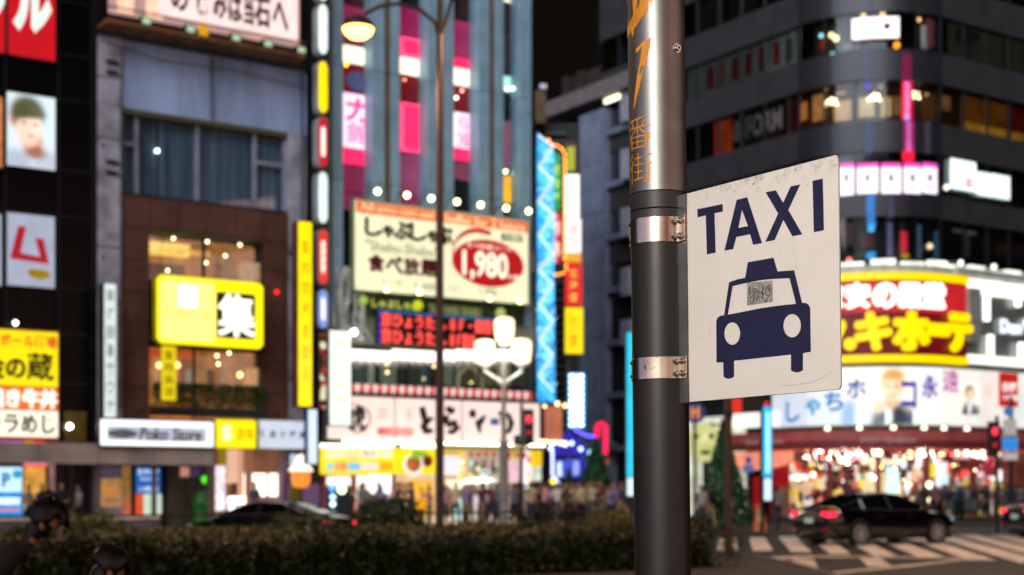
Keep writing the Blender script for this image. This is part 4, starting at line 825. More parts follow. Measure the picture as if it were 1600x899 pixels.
for i in range(0, len(cz)-1, 2):
    if i == 0: continue
    z0, z1 = cz[i], cz[i+1]; s = S0
    while s < S1-.1:
        L = 2.45
        e = 0 if s < 0 <= s+L+.3 else (LA if s < LA-.1 and s+1.3 > LA else s+L)
        if 0 <= s < LA: e = min(s+LA/4, LA)
        e = min(e, S1); sp('spandrel_panel', s+.012, e-.012, z0, z1, -.14, 0, PNC if -.01 <= s < LA-.01 else PNL); s = e
for (z0, z1) in bands:
    s = S0
    while s < S1-.1:
        L = 1.75
        if 0 <= s < LA-.01: e = min(s+LA/5, LA)
        elif s < 0 and s+L > -.4: e = 0.
        else: e = s+L
        sp('pane', s+.03, e-.03, z0, z1, -.12, -.10, CGLS); sp('mullion', e-.03, e+.03, z0, z1, -.16, -.03, BLK); s = e
# things shown in the window bands
def win(name, x0, x1, y0, y1, m, off=-.3, label=None, d=.05):
    s0, s1 = S(x0, off), S(x1, off); mx_ = (x0+x1)/2; return sp(name, s0, s1, SZ(mx_, y1, off), SZ(mx_, y0, off), off-d, off, m, label=label)
def band_fit(name, x0, x1, zb, f0, f1, m, off=-.3, d=.05): return sp(name, S(x0, off), S(x1, off), zb[0]+(zb[1]-zb[0])*f0, zb[0]+(zb[1]-zb[0])*f1, off-d, off, m)
B1, B2, B3, B4, B5 = bands
# 4th band: banners, lit sign, posters
band_fit('white_strip', 1074, 1244, B4, .02, .98, E('#a8b0a0', .22, .2, 1))
for i, px in enumerate((1104, 1121, 1143, 1164, 1185, 1208)): band_fit('red_banner', px, px+10, B4, .2, .85, E('#8c2428', .35, .2, 3), -.27, .02)
band_fit('dark_banner', 1228, 1238, B4, .2, .8, mat('banner_dark', '#151a16'), -.27, .02)
band_fit('cream_poster', 1085, 1130, B5, .1, .9, E('#505038', .12, .5, 2)); band_fit('cream_poster', 1140, 1180, B5, .1, .9, E('#505038', .1, .5, 2))
band_fit('lit_wall', 1273, 1326, B4, .1, .9, E('#3a2c28', .3, .6, 2), -.6); win('orange_print', 1282, 1290, 55, 78, E('#c84010', .5), -.5)
for (px, py, c_, r) in ((1283, 56, '#90e0e8', .09), (1299, 55, '#ffe090', .13), (1306, 60, '#fff0a0', .15), (1301, 85, '#90d8c8', .1), (1401, 71, '#ff9020', .15), (1349, 24, '#ffd080', .12), (1379, 22, '#ffd080', .12), (1436, 31, '#ffb070', .09)):
    s = S(px, -.35); x, y = path(s, -.35); T.ball('lamp', x, y, SZ(px, py, -.35), r, E(c_, 4))
SGN = Th('window_light_sign', 'small white lit sign box in the fourth floor windows of the rounded corner', 'sign', W0, (*path(S(1367, .1), .1), 24))
sp('casing', S(1329, .1), S(1406, .1), SZ(1367, 61, .1), SZ(1367, 25, .1), -.1, .1, BLK, SGN); sp('face', S(1331, .12), S(1405, .12), SZ(1367, 60, .1), SZ(1367, 27, .1), .1, .12, E('#fff0ec', 1.6), SGN)
def ctext(T, ch, x0, x1, y0, y1, off=.5, m=None, bold=.0, fat=.0, thick=.03, name='lettering'):
    s0, s1 = S(x0, off), S(x1, off); mx_ = (x0+x1)/2
    return text(T, ch, s0, s1, SZ(mx_, y1, off), SZ(mx_, y0, off), 0, m, bold, thick, mapf=lambda a, t, b: (*path(a, off+t), b), fat=0, name=name)
ctext(SGN, 'カラオケ', 1338, 1362, 34, 50, .13, E('#c07070', .8), .0); ctext(SGN, '♥', 1380, 1392, 36, 48, .13, BLK, .0)
for (a, b, c, d, m) in ((1316, 1342, 66, 78, E('#a0a0a0', .3, .4, 5)), (1440, 1449, 40, 76, E('#c8c0b8', .5, .4, 3)), (1446, 1460, 30, 74, E('#8c4048', .5, .5, 4))): win('window_clutter', a, b, c, d, m, -.5)
for a, b, k in ((1482, 1514, 0), (1517, 1542, 1), (1545, 1568, 0), (1572, 1600, 1), (1603, 1635, 0)): band_fit('cream_poster', a, b, B4, .05, .95, E('#8a8a68', .16, .15, 2), -.2)
ctext(T, '居酒屋', 1492, 1530, 48, 70, -.17, mat('faint_ink', '#2a2018'), .02)
# 3rd band: restaurant with chandeliers
band_fit('orange_sign_face', 1116, 1144, B3, .0, .95, E('#e04a20', .75, .4, 2)); band_fit('dark_sign_face', 1144, 1222, B3, .0, .95, E('#2c1c18', .35, .4, 2)); band_fit('red_sign_end', 1226, 1246, B3, 0, .95, E('#501418', .3))
ctext(T, '& FORM', 1146, 1222, 178, 212, -.26, E('#a89890', .4), .02)
band_fit('restaurant_wall', 1250, 1500, B3, 0, 1, E('#5a3418', .2, .8, 1.0), -1.2)
for (a, b, c, d, k, s_2) in ((1270, 1290, 148, 188, '#d08848', .7), (1250, 1260, 160, 188, '#d08040', .8), (1303, 1330, 158, 188, '#e0a868', .9), (1342, 1366, 152, 182, '#f0c888', .8), (1376, 1392, 152, 182, '#f0c080', .8), (1395, 1412, 152, 180, '#a87038', .5), (1440, 1462, 145, 186, '#6a4020', .5), (1473, 1485, 150, 172, '#e09050', .8), (1330, 1338, 140, 186, '#2a1a10', .3)):
    win('curtain', a, b, c, d, E(k, s_2, .3, 4), -.8)
for cx0, cy0 in ((1299, 160), (1366, 153), (1428, 150)):
    for dx, dy in ((-9, 3), (-5, -1), (0, -5), (4, -1), (8, 3), (0, 2), (6, -4)): 
        s = S(cx0+dx, -.7); x, y = path(s, -.7); T.ball('chandelier_bulb', x, y, SZ(cx0+dx, cy0+dy, -.7), .07, E('#ffe8a8', 9))
for px, py in ((1310, 146), (1318, 145), (1376, 136), (1434, 131), (1290, 140), (1448, 208-60)):
    s = S(px, -.6); x, y = path(s, -.6); T.ball('small_lamp', x, y, SZ(px, py, -.6), .07, E('#e8a878', 1.8))
band_fit('orange_lattice_wall', 1503, 1578, B3, 0, .95, E('#d87818', .5, .5, 1.6), -.5); band_fit('red_lattice_wall', 1578, 1640, B3, 0, .95, E('#902010', .6, .4, 2), -.5)
band_fit('lit_bench', 1508, 1600, B3, .08, .28, E('#ffb030', 1.2, .3, 2), -.45)
for i in range(14): s = S(1508+i*8, -.4); sp('lattice_bar', s, s+.06, B3[0], B3[1], -.42, -.38, mat('lattice_dark', '#3a1c08'))
# 2nd band: five rounded pink topped panels and three white ones
PK = E('#ff50c0', 1.1); WL = E('#fff2fa', 1.35)
for i, (a, b) in enumerate(((1310, 1335), (1338, 1373), (1376, 1409), (1412, 1440), (1441.5, 1465))):
    win('white_panel', a+.8, b-.8, 262, 302 - (0 if i else -3), WL, .06); win('pink_top', a+.8, b-.8, 255, 262, PK, .06)
    c_ = (a+b)/2; win('figure_print', c_-4, c_+4, 272, 284, E('#9890a8', .9), .075, d=.01); win('ring_print', c_-7, c_+7, 288, 296, E('#e8d0e0', 1.1), .075, d=.01)
win('white_panel', 1486, 1525, 251, 297, E('#f0fff8', 1.4), .06); win('white_panel', 1527, 1549, 270, 306, E('#f0fff8', 1.35), .06); win('white_panel', 1551, 1578, 274, 310, E('#f0fff8', 1.35), .06); win('pink_print', 1508, 1520, 278, 294, E('#f8b8c8', 1.), .075, d=.01)
band_fit('dim_wall', 1300, 1600, B2, 0, 1, E('#38342c', .12, .5, 1), -1.2)
s = S(1474, -.1); x, y = path(s, .1); T.ball('lamp', x, y, SZ(1474, 293), .13, E('#f0e8d8', 2.5))
# 1st band: dim shop windows
band_fit('dim_wall', 1300, 1640, B1, 0, 1, E('#1a1c1c', .3, .6, .8), -1.2)
for (a, b, c, d, k, s_2) in ((1312, 1334, 348, 385, '#5a2418', .5), (1345, 1365, 362, 388, '#5a2818', .5), (1355, 1369, 348, 352, '#20a8f0', 1.2), (1354, 1368, 394, 410, '#20a8f0', 1.3), (1408, 1418, 362, 394, '#f0283c', .95), (1409, 1420, 396, 409, '#d8a010', .95), (1387, 1394, 348, 400, '#8088b0', .5), (1432, 1439, 352, 408, '#6890a0', .4), (1461, 1466, 362, 406, '#4a7898', .5), (1490, 1526, 360, 365, '#b0b8a8', .45), (1508, 1516, 366, 400, '#787870', .35), (1535, 1552, 372, 395, '#3a3c14', .4), (1558, 1580, 380, 400, '#5a3830', .4), (1585, 1610, 385, 402, '#4a3030', .4)):
    win('window_display', a, b, c, d, E(k, s_2, .2, 5), -.4)
for px, py, c_, r in ((1327, 407, '#ff8070', .13), (1453, 385, '#c8b888', .14), (1501, 411, '#fffff0', .13), (1553, 417, '#fffff0', .13)): s = S(px, .1); x, y = path(s, .1); T.ball('lamp', x, y, SZ(px, py, .1), r, E(c_, 2.2))
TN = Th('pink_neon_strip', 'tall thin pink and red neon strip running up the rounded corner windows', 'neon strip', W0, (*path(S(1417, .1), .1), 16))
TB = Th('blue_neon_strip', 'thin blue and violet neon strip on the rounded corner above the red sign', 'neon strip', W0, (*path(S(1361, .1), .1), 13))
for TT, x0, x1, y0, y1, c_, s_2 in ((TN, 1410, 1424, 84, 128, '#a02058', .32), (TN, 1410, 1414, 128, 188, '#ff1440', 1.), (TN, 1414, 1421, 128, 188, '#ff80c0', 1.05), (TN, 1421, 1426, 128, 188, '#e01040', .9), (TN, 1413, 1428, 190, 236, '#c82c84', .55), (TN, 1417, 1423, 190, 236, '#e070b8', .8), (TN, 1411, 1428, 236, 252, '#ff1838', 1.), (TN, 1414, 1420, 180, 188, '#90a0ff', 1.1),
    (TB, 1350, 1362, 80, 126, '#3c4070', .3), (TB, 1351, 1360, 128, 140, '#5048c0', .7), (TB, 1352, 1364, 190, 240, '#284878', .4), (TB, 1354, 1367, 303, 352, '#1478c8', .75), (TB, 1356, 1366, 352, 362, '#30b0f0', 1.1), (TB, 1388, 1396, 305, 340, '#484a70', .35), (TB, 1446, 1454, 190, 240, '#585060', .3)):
    TT.part('neon_segment', strip(MB(), S(x0, .06), S(x1, .06), SZ((x0+x1)/2, y1, .06), SZ((x0+x1)/2, y0, .06), .02, .06), E(c_, s_2, .25, 2.5))  # reflections on the rounded corner, painted as glowing segments
# ---- big red curved shop sign, with lit cornice above
zr0, zr1 = 7.75, 12.05
sE = S(1512, .45)
T2 = Th('curved_store_sign', 'huge curved red store sign with white and yellow Japanese lettering on the corner', 'sign', W0, (*path(LA/2, .4), zr0)); sL = S(1225, .4)
SREDL = E('#6c0c16', .75, .25, .8)
sp('backing', sL, sE, zr0+.2, zr1-.2, .05, .38, mat('sign_back_dark', '#300408', .5), T2); 
for i in range(5): a = sL+(sE-sL)*i/5; b = sL+(sE-sL)*(i+1)/5; sp('face', a+.01, b-.01, zr0+.4, zr1-.4, .38, .4, SREDL, T2)
sp('red_bar', S(1310, .42), sE-.02, zr1-1.9, zr1-.42, .4, .42, E('#c8242c', .8, .2, .7), T2)
sp('yellow_rim', sL, sE+.05, zr1-.34, zr1, .05, .5, E('#ffd400', 1.2), T2); sp('yellow_rim', sL, sE+.05, zr0, zr0+.34, .05, .5, E('#ffd400', 1.2), T2)
WLT = E('#fffdf0', 1.8); YLT = E('#ffd800', 1.25); RIM = mat('letter_rim_red', '#5a0810')
def fatc(ch, x0, x1, y0, y1, m, fat, off=.5, thick=.12):
    """thick letters: glyph pieces copied round a circle on the curved face"""
    V, Fc = glyphs(ch, 0); lo = V.min(0); hi = V.max(0); n = len(V); s0, s1 = S(x0, off)+fat, S(x1, off)-fat; mx_ = (x0+x1)/2; z0, z1 = SZ(mx_, y1, off)+fat, SZ(mx_, y0, off)-fat
    mb = MB()
    cnt = set((f[i], f[(i+1) % len(f)]) for f in Fc for i in range(len(f)))
    for k in range(10):
        dx = fat*math.cos(k*math.pi/5); dz = fat*math.sin(k*math.pi/5)
        P_ = [((v[0]-lo[0])/(hi[0]-lo[0])*(s1-s0)+s0+dx, (v[1]-lo[1])/(hi[1]-lo[1])*(z1-z0)+z0+dz) for v in V]
        vs = [(*path(a, off+thick+k*.001), b) for a, b in P_]+[(*path(a, off-.08), b) for a, b in P_]
        mb.add(vs, list(Fc)+[(a, a+n, b+n, b) for a, b in cnt if (b, a) not in cnt])
    T2.part('letter', mb, m)
for ch, a, b in (('激', 1278, 1318), ('安', 1321, 1360), ('の', 1363, 1402), ('殿', 1404, 1440), ('堂', 1441, 1475)): fatc(ch, a, b, 442, 482, WLT, .065)
for ch, a, b, c, d in (('ド', 1236, 1282, 487, 549), ('ン', 1284, 1322, 490, 549), ('キ', 1335, 1394, 487, 549), ('ホ', 1394, 1451, 486, 549), ('ー', 1450, 1482, 505, 526), ('テ', 1479, 1517, 489, 551)): fatc(ch, a, b, c, d, YLT, .12, .55, .15)
s = S(1328, .6); mbd = MB(); x, y = path(s, .45); x2, y2 = path(s, .7); mbd.cyl((x, y, SZ(1328, 540)), (x2, y2, SZ(1328, 540)), .3, n=16); T2.part('dot', mbd, YLT)
T3 = Th('lit_cornice', 'brilliant white lit cornice ledge above the curved red sign', 'cornice', W0, (*path(LA/2, .4), 12.1))
n_ = 16
for i in range(n_):
    a = S(1228, .3)+(S1-S(1228, .3))*i/n_; b = S(1228, .3)+(S1-S(1228, .3))*(i+1)/n_; sp('ledge_panel', a+.01, b-.01, 12.1, 12.45, -.1, .75 if b > sE else .35, mat('ledge_white', '#c8ccc4', .4), T3); sp('light_panel', a+.15, b-.15, 12.46, 12.6+(.12 if i % 2 else 0), .0, .3, E('#fdfff0', 1.5, .35, 1.2), T3)
# silver wall right of the sign with white tubes
T4 = Th('silver_shop_wall', 'silver clad wall with white neon rods right of the curved red sign', 'shop front', W0, (*path(sE+3, .3), 7.7))
for i in range(5):
    a = sE+.1+(S1-sE)*i/5; b = sE+.1+(S1-sE)*(i+1)/5; sp('wall_panel', a+.01, b-.01, 7.7, 12.05, .0, .22, mat('silver_cladding', '#8d9088', .35, .5, .2, .8), T4); sp('light_rail', a, b, 11.3, 12.0, .3, .5, E('#fdfff2', 1.6, .2, 1.5), T4); sp('light_rail', a, b, 7.85, 8.25, .3, .5, E('#fdfff2', 1.5), T4)
T4.part('wall_block', strip(MB(), S(1506, .25), S(1524, .25), SZ(1515, 535, .2), SZ(1515, 452, .2), .2, .6), mat('block_grey', '#a4a6a4', .4))
for px, a, b in ((1543, 452, 502), (1549, 524, 556), (1592, 450, 480), (1597, 536, 560)):
    s = S(px, .5); T4.part('neon_rod', strip(MB(), s-.14, s+.14, SZ(px, b, .4), SZ(px, a, .4), .35, .55), E('#ffffff', 2.))
def wtext(T, ch, x0, x1, y0, y1, off, m, bold=0, thick=.05): return ctext(T, ch, x0, x1, y0, y1, off, m, bold, thick=thick)
wtext(T4, 'Don', 1563, 1595, 500, 522, .35, E('#eef0ff', 1.6), .02); wtext(T4, 'Quijote', 1598, 1670, 500, 524, .35, E('#eef0ff', 1.6), .02)
# billboard with faces under it
zb0, zb1 = 4.72, 7.5
T5 = Th('idol_billboard', 'long white lit billboard of suited people with blue and purple Japanese lettering', 'billboard', W0, (*path(LA/2, .5), zb0)); sb0 = S(1206, .5)
sp('frame', sb0, S1, zb0-.1, zb1+.1, .1, .46, mat('frame_grey', '#77807a', .5), T5)
bx_ = [1206, 1262, 1330, 1408, 1470, 1530, 1566, 1640]
for i in range(len(bx_)-1): sp('face', S(bx_[i], .5)+.01, min(S(bx_[i+1], .5), S1)-.01, zb0, zb1, .46, .5, E(('#dfe8f4', '#eef4f4', '#f4eadc', '#fbfffa', '#fbf8f0', '#f8f2ea', '#f4f8f2')[i], (.85, .88, .85, .95, .9, .88, .85)[i], .06, .5), T5)
def ipoly(name, pts, m, o, T=T5):
    P_ = [(S(px, .5), SZ(px, py, .5)) for px, py in pts]; tr = tessellate_polygon([[Vector((a, b, 0)) for a, b in P_]]); T.part(name, MB().add([(*path(a, o), b) for a, b in P_], [tuple(t) for t in tr]), m)
def bpc(px, py, rx, ry, c, so=.3):
    x, y = path(S(px, .5), .5); k = y/FPX; return (x-T5.base[0], SZ(px, py, .5)-T5.base[2], rx*k, ry*k, c, so)
sp('portrait_print', S(1312, .5), S(1426, .5), zb0+.02, zb1-.02, .5, .505, print_mat('suited_portrait_print', '#f2ead8',
  [bpc(1335, 660, 26, 34, '#b4cce0'), bpc(1326, 652, 9, 26, '#8fb0cc', .5), bpc(1350, 650, 12, 26, '#dce6ec', .5), bpc(1396, 668, 34, 40, '#2c3640'), bpc(1424, 662, 10, 20, '#44505c', .6), bpc(1384, 650, 10, 24, '#e4e8ea', .4), bpc(1378, 655, 5, 20, '#5a6a78', .5), bpc(1392, 628, 10, 12, '#dcae88', .4), bpc(1396, 598, 18, 22, '#d8b478', .3), bpc(1394, 607, 13, 19, '#f4d4b0', .3), bpc(1402, 602, 5, 12, '#e4b890', .6), bpc(1396, 586, 16, 8, '#c89c5c', .5), bpc(1388, 604, 3, 1.6, '#7a5c48', .7), bpc(1400, 604, 3, 1.6, '#7a5c48', .7), bpc(1394, 618, 4, 1.8, '#b8746a', .7), bpc(1374, 636, 7, 9, '#f0ccaa', .4)], .92), T5)
ipoly('portrait_print', [(1500, 596), (1532, 597), (1532, 648), (1500, 648)], print_mat('small_portrait_print', '#f6f0e4', [bpc(1514, 650, 14, 22, '#30363e'), bpc(1515, 636, 4, 12, '#e8ecee', .4), bpc(1515, 613, 9, 11, '#8a6c48', .3), bpc(1516, 617, 6, 9, '#f0d0ae', .35), bpc(1526, 646, 6, 12, '#5a6470', .6)], .9), .506)
for ch, a, b, c, d, col_ in (('し', 1228, 1250, 628, 660, '#1488d8'), ('ゃ', 1258, 1282, 622, 650, '#18a0e0'), ('ち', 1288, 1318, 612, 642, '#1880d0'), ('ホ', 1322, 1354, 592, 622, '#2858c0'), ('コ', 1408, 1432, 596, 638, '#3c28b0'), ('永', 1440, 1466, 586, 622, '#6a30b8'), ('遠', 1472, 1498, 578, 613, '#c830a8')):
    ctext(T5, ch, a, b, c, d, bold=.012 if ch == '遠' else .03, off=.515, m=E(col_, .75), thick=.01)
ipoly('caption_strip', [(1436, 642), (1440, 638), (1502, 618), (1500, 624)], E('#8a8a80', .6), .507); ipoly('faint_panel', [(1536, 600), (1550, 598), (1550, 620), (1536, 622)], E('#f8d8c8', 1), .507)
for px in (1293, 1343, 1396, 1444, 1475, 1511): s = S(px, .9); x, y = path(s, .9); T5.ball('under_lamp', x, y, 4.52, .13, E('#f8ffd8', 3.2)); T5.part('lamp_bracket', strip(MB(), s-.03, s+.03, 4.55, 4.6, .4, .9), GRY)
# red banner sign at right
T = Th('red_hanging_sign', 'red hanging sign with white print at the right end of the white billboard', 'sign', W0, (*path(S(1577, .9), .9), 5.6))
P_ = (1563, 1592, 583, 636); T.part('board', strip(MB(), S(1563, .9), S(1591, .9), SZ(1577, 636, .9), SZ(1577, 583, .9), .8, .9), E('#c8241c', .85, .1, 3)); ctext(T, '吉野', 1565, 1590, 598, 612, .91, E('#fff0e8', 1.1), .02); ctext(T, '２４時間', 1567, 1589, 617, 626, .91, E('#fff0e8', 1), .02)
# awning and ground floor
T = Th('red_awning', 'long dull red awning band with pale lettering over the crowded store front', 'awning', W0, (*path(LA/2, 1), 3.6)); sa = S(1140, 1.); AWR = mat('awning_red', '#c8605c', .6, 0, .15, 1)
n_ = 12
for i in range(n_):
    a = sa+(S1-sa)*i/n_; b = sa+(S1-sa)*(i+1)/n_; sp('fabric_panel', a+.005, b-.005, 3.95, 4.45, .3, 1.2, AWR, T); sp('valance', a+.005, b-.005, 3.55, 3.94, 1.14, 1.2, mat('awning_valance', '#8a3436', .6), T)
wtext(T, 'Don Quijote', 1345, 1432, 683, 693, 1.22, E('#c0a8a0', .45), .02, .02); wtext(T, 'Don Quijote', 1166, 1224, 686, 696, 1.22, E('#c0a8a0', .4), .02, .02)
sp('soffit_light', sa+2, S1, 3.5, 3.55, .4, .9, E('#ff6858', .5, .3, 2), T)
T = Th('discount_store_front', 'open store front crammed with glittering goods and lamps behind the crowd', 'shop', W0, (*path(LA/2, 0), .13)); sg = S(1140, 0); DS = T
sp('back_wall', sg, S1, .13, 3.9, -3.5, -3.3, E('#7c4438', .45, .7, 1.0), T); sp('floor', sg, S1, .131, .16, -3.3, .0, PAV, T); sp('ceiling', sg, S1, 3.6, 3.7, -3.3, .2, E('#c85a50', .45, .3, 1.5), T)
for px in (1206, 1296, 1372, 1448, 1522, 1575): s = S(px, -.1); sp('pillar', s-.12, s+.12, .13, 3.6, -.3, 0, mat('pillar_dull_red', '#8a3a34', .5), T)
goods = pic('goods_mix', ['#f6e6c8', '#d84838', '#20201c', '#e8c8a0', '#f0d850', '#3a1c1c', '#ffffff', '#60504c', '#c86058', '#d8e8e0', '#181818'], 2.4, .5)
for i in range(26):
    a = S(1235+i*13.2, -.8); zt_ = random.uniform(1.9, 3.0); sp('goods_shelf', a+.03, a+random.uniform(.38, .5), .16, zt_, -1.2, -.8+random.random()*.4, goods, T)
for i in range(14):
    a = S(1240+i*24, -.3); w2 = random.uniform(.25, .7); zt_ = random.uniform(2.5, 3.4); sp('price_board', a, a+w2, zt_-random.uniform(.2, .6), zt_, -.35, -.3, E(random.choice(['#ffe850', '#ffffff', '#ff5044', '#fff0c8', '#ffc8d0', '#c8f0ff']), random.uniform(.8, 1.4), .2, 6), T)
for (a, b, c, d, k, s_2) in ((1230, 1262, 742, 750, '#fffff0', 2.2), (1345, 1415, 718, 726, '#fff4c8', 1.5), (1385, 1405, 736, 772, '#d8fff4', 1.5), (1446, 1464, 722, 746, '#ffe048', 1.4), (1462, 1480, 722, 762, '#f0f8ff', 1.5), (1490, 1562, 706, 718, '#ffb8c8', 1.), (1470, 1482, 740, 765, '#c8e8ff', 1.3), (1540, 1556, 700, 745, '#c04050', .6), (1350, 1384, 738, 770, '#ffe8b0', 1.)):
    s0, s1 = S(a, -.2), S(b, -.2); sp('light_box', s0, s1, SZ((a+b)/2, d, -.2), SZ((a+b)/2, c, -.2), -.25, -.2, E(k, s_2*.7, .2, 4), T)
cl = ['#fff8e0', '#ffe8c0', '#ffc8c0', '#ffffff', '#ffd890', '#ff5048', '#ff7080', '#ff9080', '#fff0b0', '#e8fff0', '#ffb060']
for i in range(170):
    px = random.uniform(1232, 1562); py = random.gauss(709, 7) if random.random() < .7 else random.uniform(700, 752); off = random.uniform(-.3, .6); s = S(px, off); x, y = path(s, off)
    T.ball('shop_lamp', x, y, SZ(px, py, off), random.choice((.03, .04, .05, .07)), E(random.choice(cl), random.choice((4., 8, 14))))
for px, py, r in ((1456, 697, .17), (1374, 708, .15), (1440, 700, .13), (1320, 700, .13), (1270, 742, .12), (1452, 758, .16), (1452, 782, .12), (1420, 758, .12), (1522, 710, .14), (1510, 708, .14)):
    s = S(px, .6); x, y = path(s, .6); T.ball('globe_lamp', x, y, SZ(px, py, .6), r, E('#fffbd0', 4))
# white and red signs left of the corner at awning height, partly behind the TAXI sign
T = Th('side_store_sign', 'white lit sign with red end on the side street front just under the TAXI sign', 'sign', W0, (*path(S(1170, .6), .6), 5))
for a, b, c, d, m in ((1141, 1160, 622, 645, E('#e83828', .9)), (1141, 1215, 645, 668, E('#fff6ea', 1.2)), (1160, 1186, 620, 644, mat('grey_clock_box', '#3c3c40'))): T.part('board', strip(MB(), S(a, .6), S(b, .6), SZ((a+b)/2, d, .6), SZ((a+b)/2, c, .6), .5, .6), m)
T = Th('pink_tent_canopy', 'glowing salmon pink tent canopy below the red awning on side street', 'canopy', W0, (*path(S(1190, 1.5), 1.5), 2.6))
for i in range(9):
    a = 1146+i*10.5; b = a+10.2; T.part('cloth_panel', MB().add([(*path(S(a, .8), .8), 3.5), (*path(S(b, .8), .8), 3.5), (*path(S(b, 2.6), 2.6), 2.55+.012*(i-2)**2*.8), (*path(S(a, 2.6), 2.6), 2.55+.012*(i-3)**2*.8)], [(0, 1, 2, 3)]), E('#ff9878', .85, .15, 1.2))
T = Th('mask_decoration', 'giant pale yellow face mask decoration glowing beside the pole', 'decoration', W0, (*path(S(1104, 1.), 1.), 2.2))
x, y = path(S(1104, 1.2), 1.2); zc = SZ(1104, 692, 1.2); MKM = E('#d8d890', .85, .3, 1.5)
T.part('head', MB().sph((x, y, zc), 1.1, 18, 12, zs=.95), MKM, smooth=True); T.part('nose', MB().sph((x-.3, y-1.05, zc-.05), .3, 10, 8, zs=1.2), MKM, smooth=True)
for dx in (-.55, .25): T.part('eye', MB().sph((x+dx-.15, y-.98, zc+.3), .16, 8, 6), mat('mask_eye', '#2a2818'))
T.part('mouth', MB().sph((x-.2, y-.95, zc-.55), .3, 10, 6, zs=.35), mat('mask_mouth', '#3a3014')); T.part('stand', MB().cyl((x, y, .13), (x, y, zc-.9), .2), DK)
T = Th('side_street_shop', 'white and cream lit shop wall of the side street behind the mask', 'shop', W0, (*path(S(1100, 0), 0), .13))
for i in range(8):
    a = S(1050+i*14, .1); b = S(1064+i*14, .1); sp('wall_panel', a+.01, b-.01, .13, 5.5, -.1, .05, E(('#e8f0d8', '#fff8e8', '#d8e0c0', '#f4f4e0')[i % 4], .75, .35, 1.2), T)
for (a, b, c, d, k, s_2) in ((1095, 1120, 755, 775, '#e8f4ff', 1.3), (1090, 1104, 782, 800, '#8aa0f0', .9), (1088, 1100, 800, 822, '#ffb060', 1.1), (1200, 1232, 700, 760, '#b01c20', .5), (1176, 1190, 745, 800, '#a82028', .5)):
    T.part('board', strip(MB(), S(a, .8), S(b, .8), SZ((a+b)/2, d, .8), SZ((a+b)/2, c, .8), .7, .8), E(k, s_2, .3, 3))

# ================================================================== side street between the two blocks
def Wf(Y): return Fr(0, Y)
G0 = Fr(KP.x, KP.y, .5504, -.8349)                          # right-hand side of the side street; x runs towards the corner
def gz(px, py, off=0): return G0.z(px, py, off)
T = Th('grey_office_building', 'blue grey office block with ribbed column and roof beam on the side street', 'building', G0, (-22, 6, 0))
OF = mat('office_blue_grey', (.22, .25, .37), .6, .1, .15, 1); OFD = mat('office_window', '#0d1118', .2)
ga, gb = G0.u(857), G0.u(1010)
T.bx('wall', ga, gb, .6, 12, .13, gz(930, 150), mat('office_dark', '#0c0e13', .7))
T.bx('roof_beam', ga, gb+.2, -.9, .7, gz(930, 165), gz(930, 141), mat('beam_grey', '#7a7072', .7))
T.bx('column', G0.u(905, .4), G0.u(944, .4), -.4, .6, .13, gz(925, 175, .4), OF)
for i in range(14): z = 1.5+i*1.5; T.bx('joint', G0.u(905, .4), G0.u(944, .4), -.405, -.39, z, z+.04, DK)
for i in range(1, 4): x = G0.u(905+i*10, .4); T.bx('rib', x-.05, x+.05, -.46, -.4, .13, gz(925, 175, .4), OF)
for i in range(7):
    z = 4.2+i*3.1
    T.bx('balcony_slab', G0.u(945), gb, -.3, .6, z-.35, z, OF); T.bx('window', G0.u(947), gb, .5, .59, z+.3, z+2.3, OFD)
    T.bx('balcony_slab', ga, G0.u(903), -.2, .6, z-.35, z, OF)
    for j in range(4): a = G0.u(947)+j*(gb-G0.u(947))/4; T.bx('mullion', a, a+.08, .42, .5, z, z+2.4, DK)
for i, (a, b) in enumerate(((148, 190), (233, 280), (325, 370), (418, 462), (500, 540))): q = G0.rect(969, 981, a, b, .7); T.bx('hanging_box', q[0], q[1], -.7, -.2, q[2], q[3], mat('pale_box', (.35, .35, .45), .6))
q = G0.rect(944, 967, 147, 158, .6); T.bx('tube_lamp', q[0], q[1], -.6, -.5, q[2], q[3]-.15, E('#ffffd0', 2.5))
q = G0.rect(948, 966, 488, 520, .0); T.bx('lit_window', q[0], q[1], .3, .4, q[2], q[3], E('#b06030', .5, .5, 3))
zt = gz(960, 120); T.bx('roof_tower', G0.u(938), G0.u(975), 1.5, 4.5, gz(930, 141), gz(957, 8), mat('tower_grey', (.15, .14, .17), .7)); T.bx('roof_tower_rib', G0.u(944), G0.u(950), 1.3, 1.5, gz(930, 141), gz(957, 25), OF)
T.bx('roof_tower_rib', G0.u(962), G0.u(967), 1.3, 1.5, gz(930, 141), gz(957, 10), OF); T.bx('roof_tower_head', G0.u(933), G0.u(946), 1.2, 4, gz(940, 32), gz(940, 12), mat('tower_grey', (.15, .14, .17), .7))
for (a, b, c, d) in ((890, 900, 120, 135), (905, 925, 116, 134), (868, 876, 128, 138)): q = G0.rect(a, b, c, d, .2); T.bx('roof_unit', q[0], q[1], .3, 1.2, gz(930, 141), q[3]+.4, mat('roof_unit', '#3a302e'))
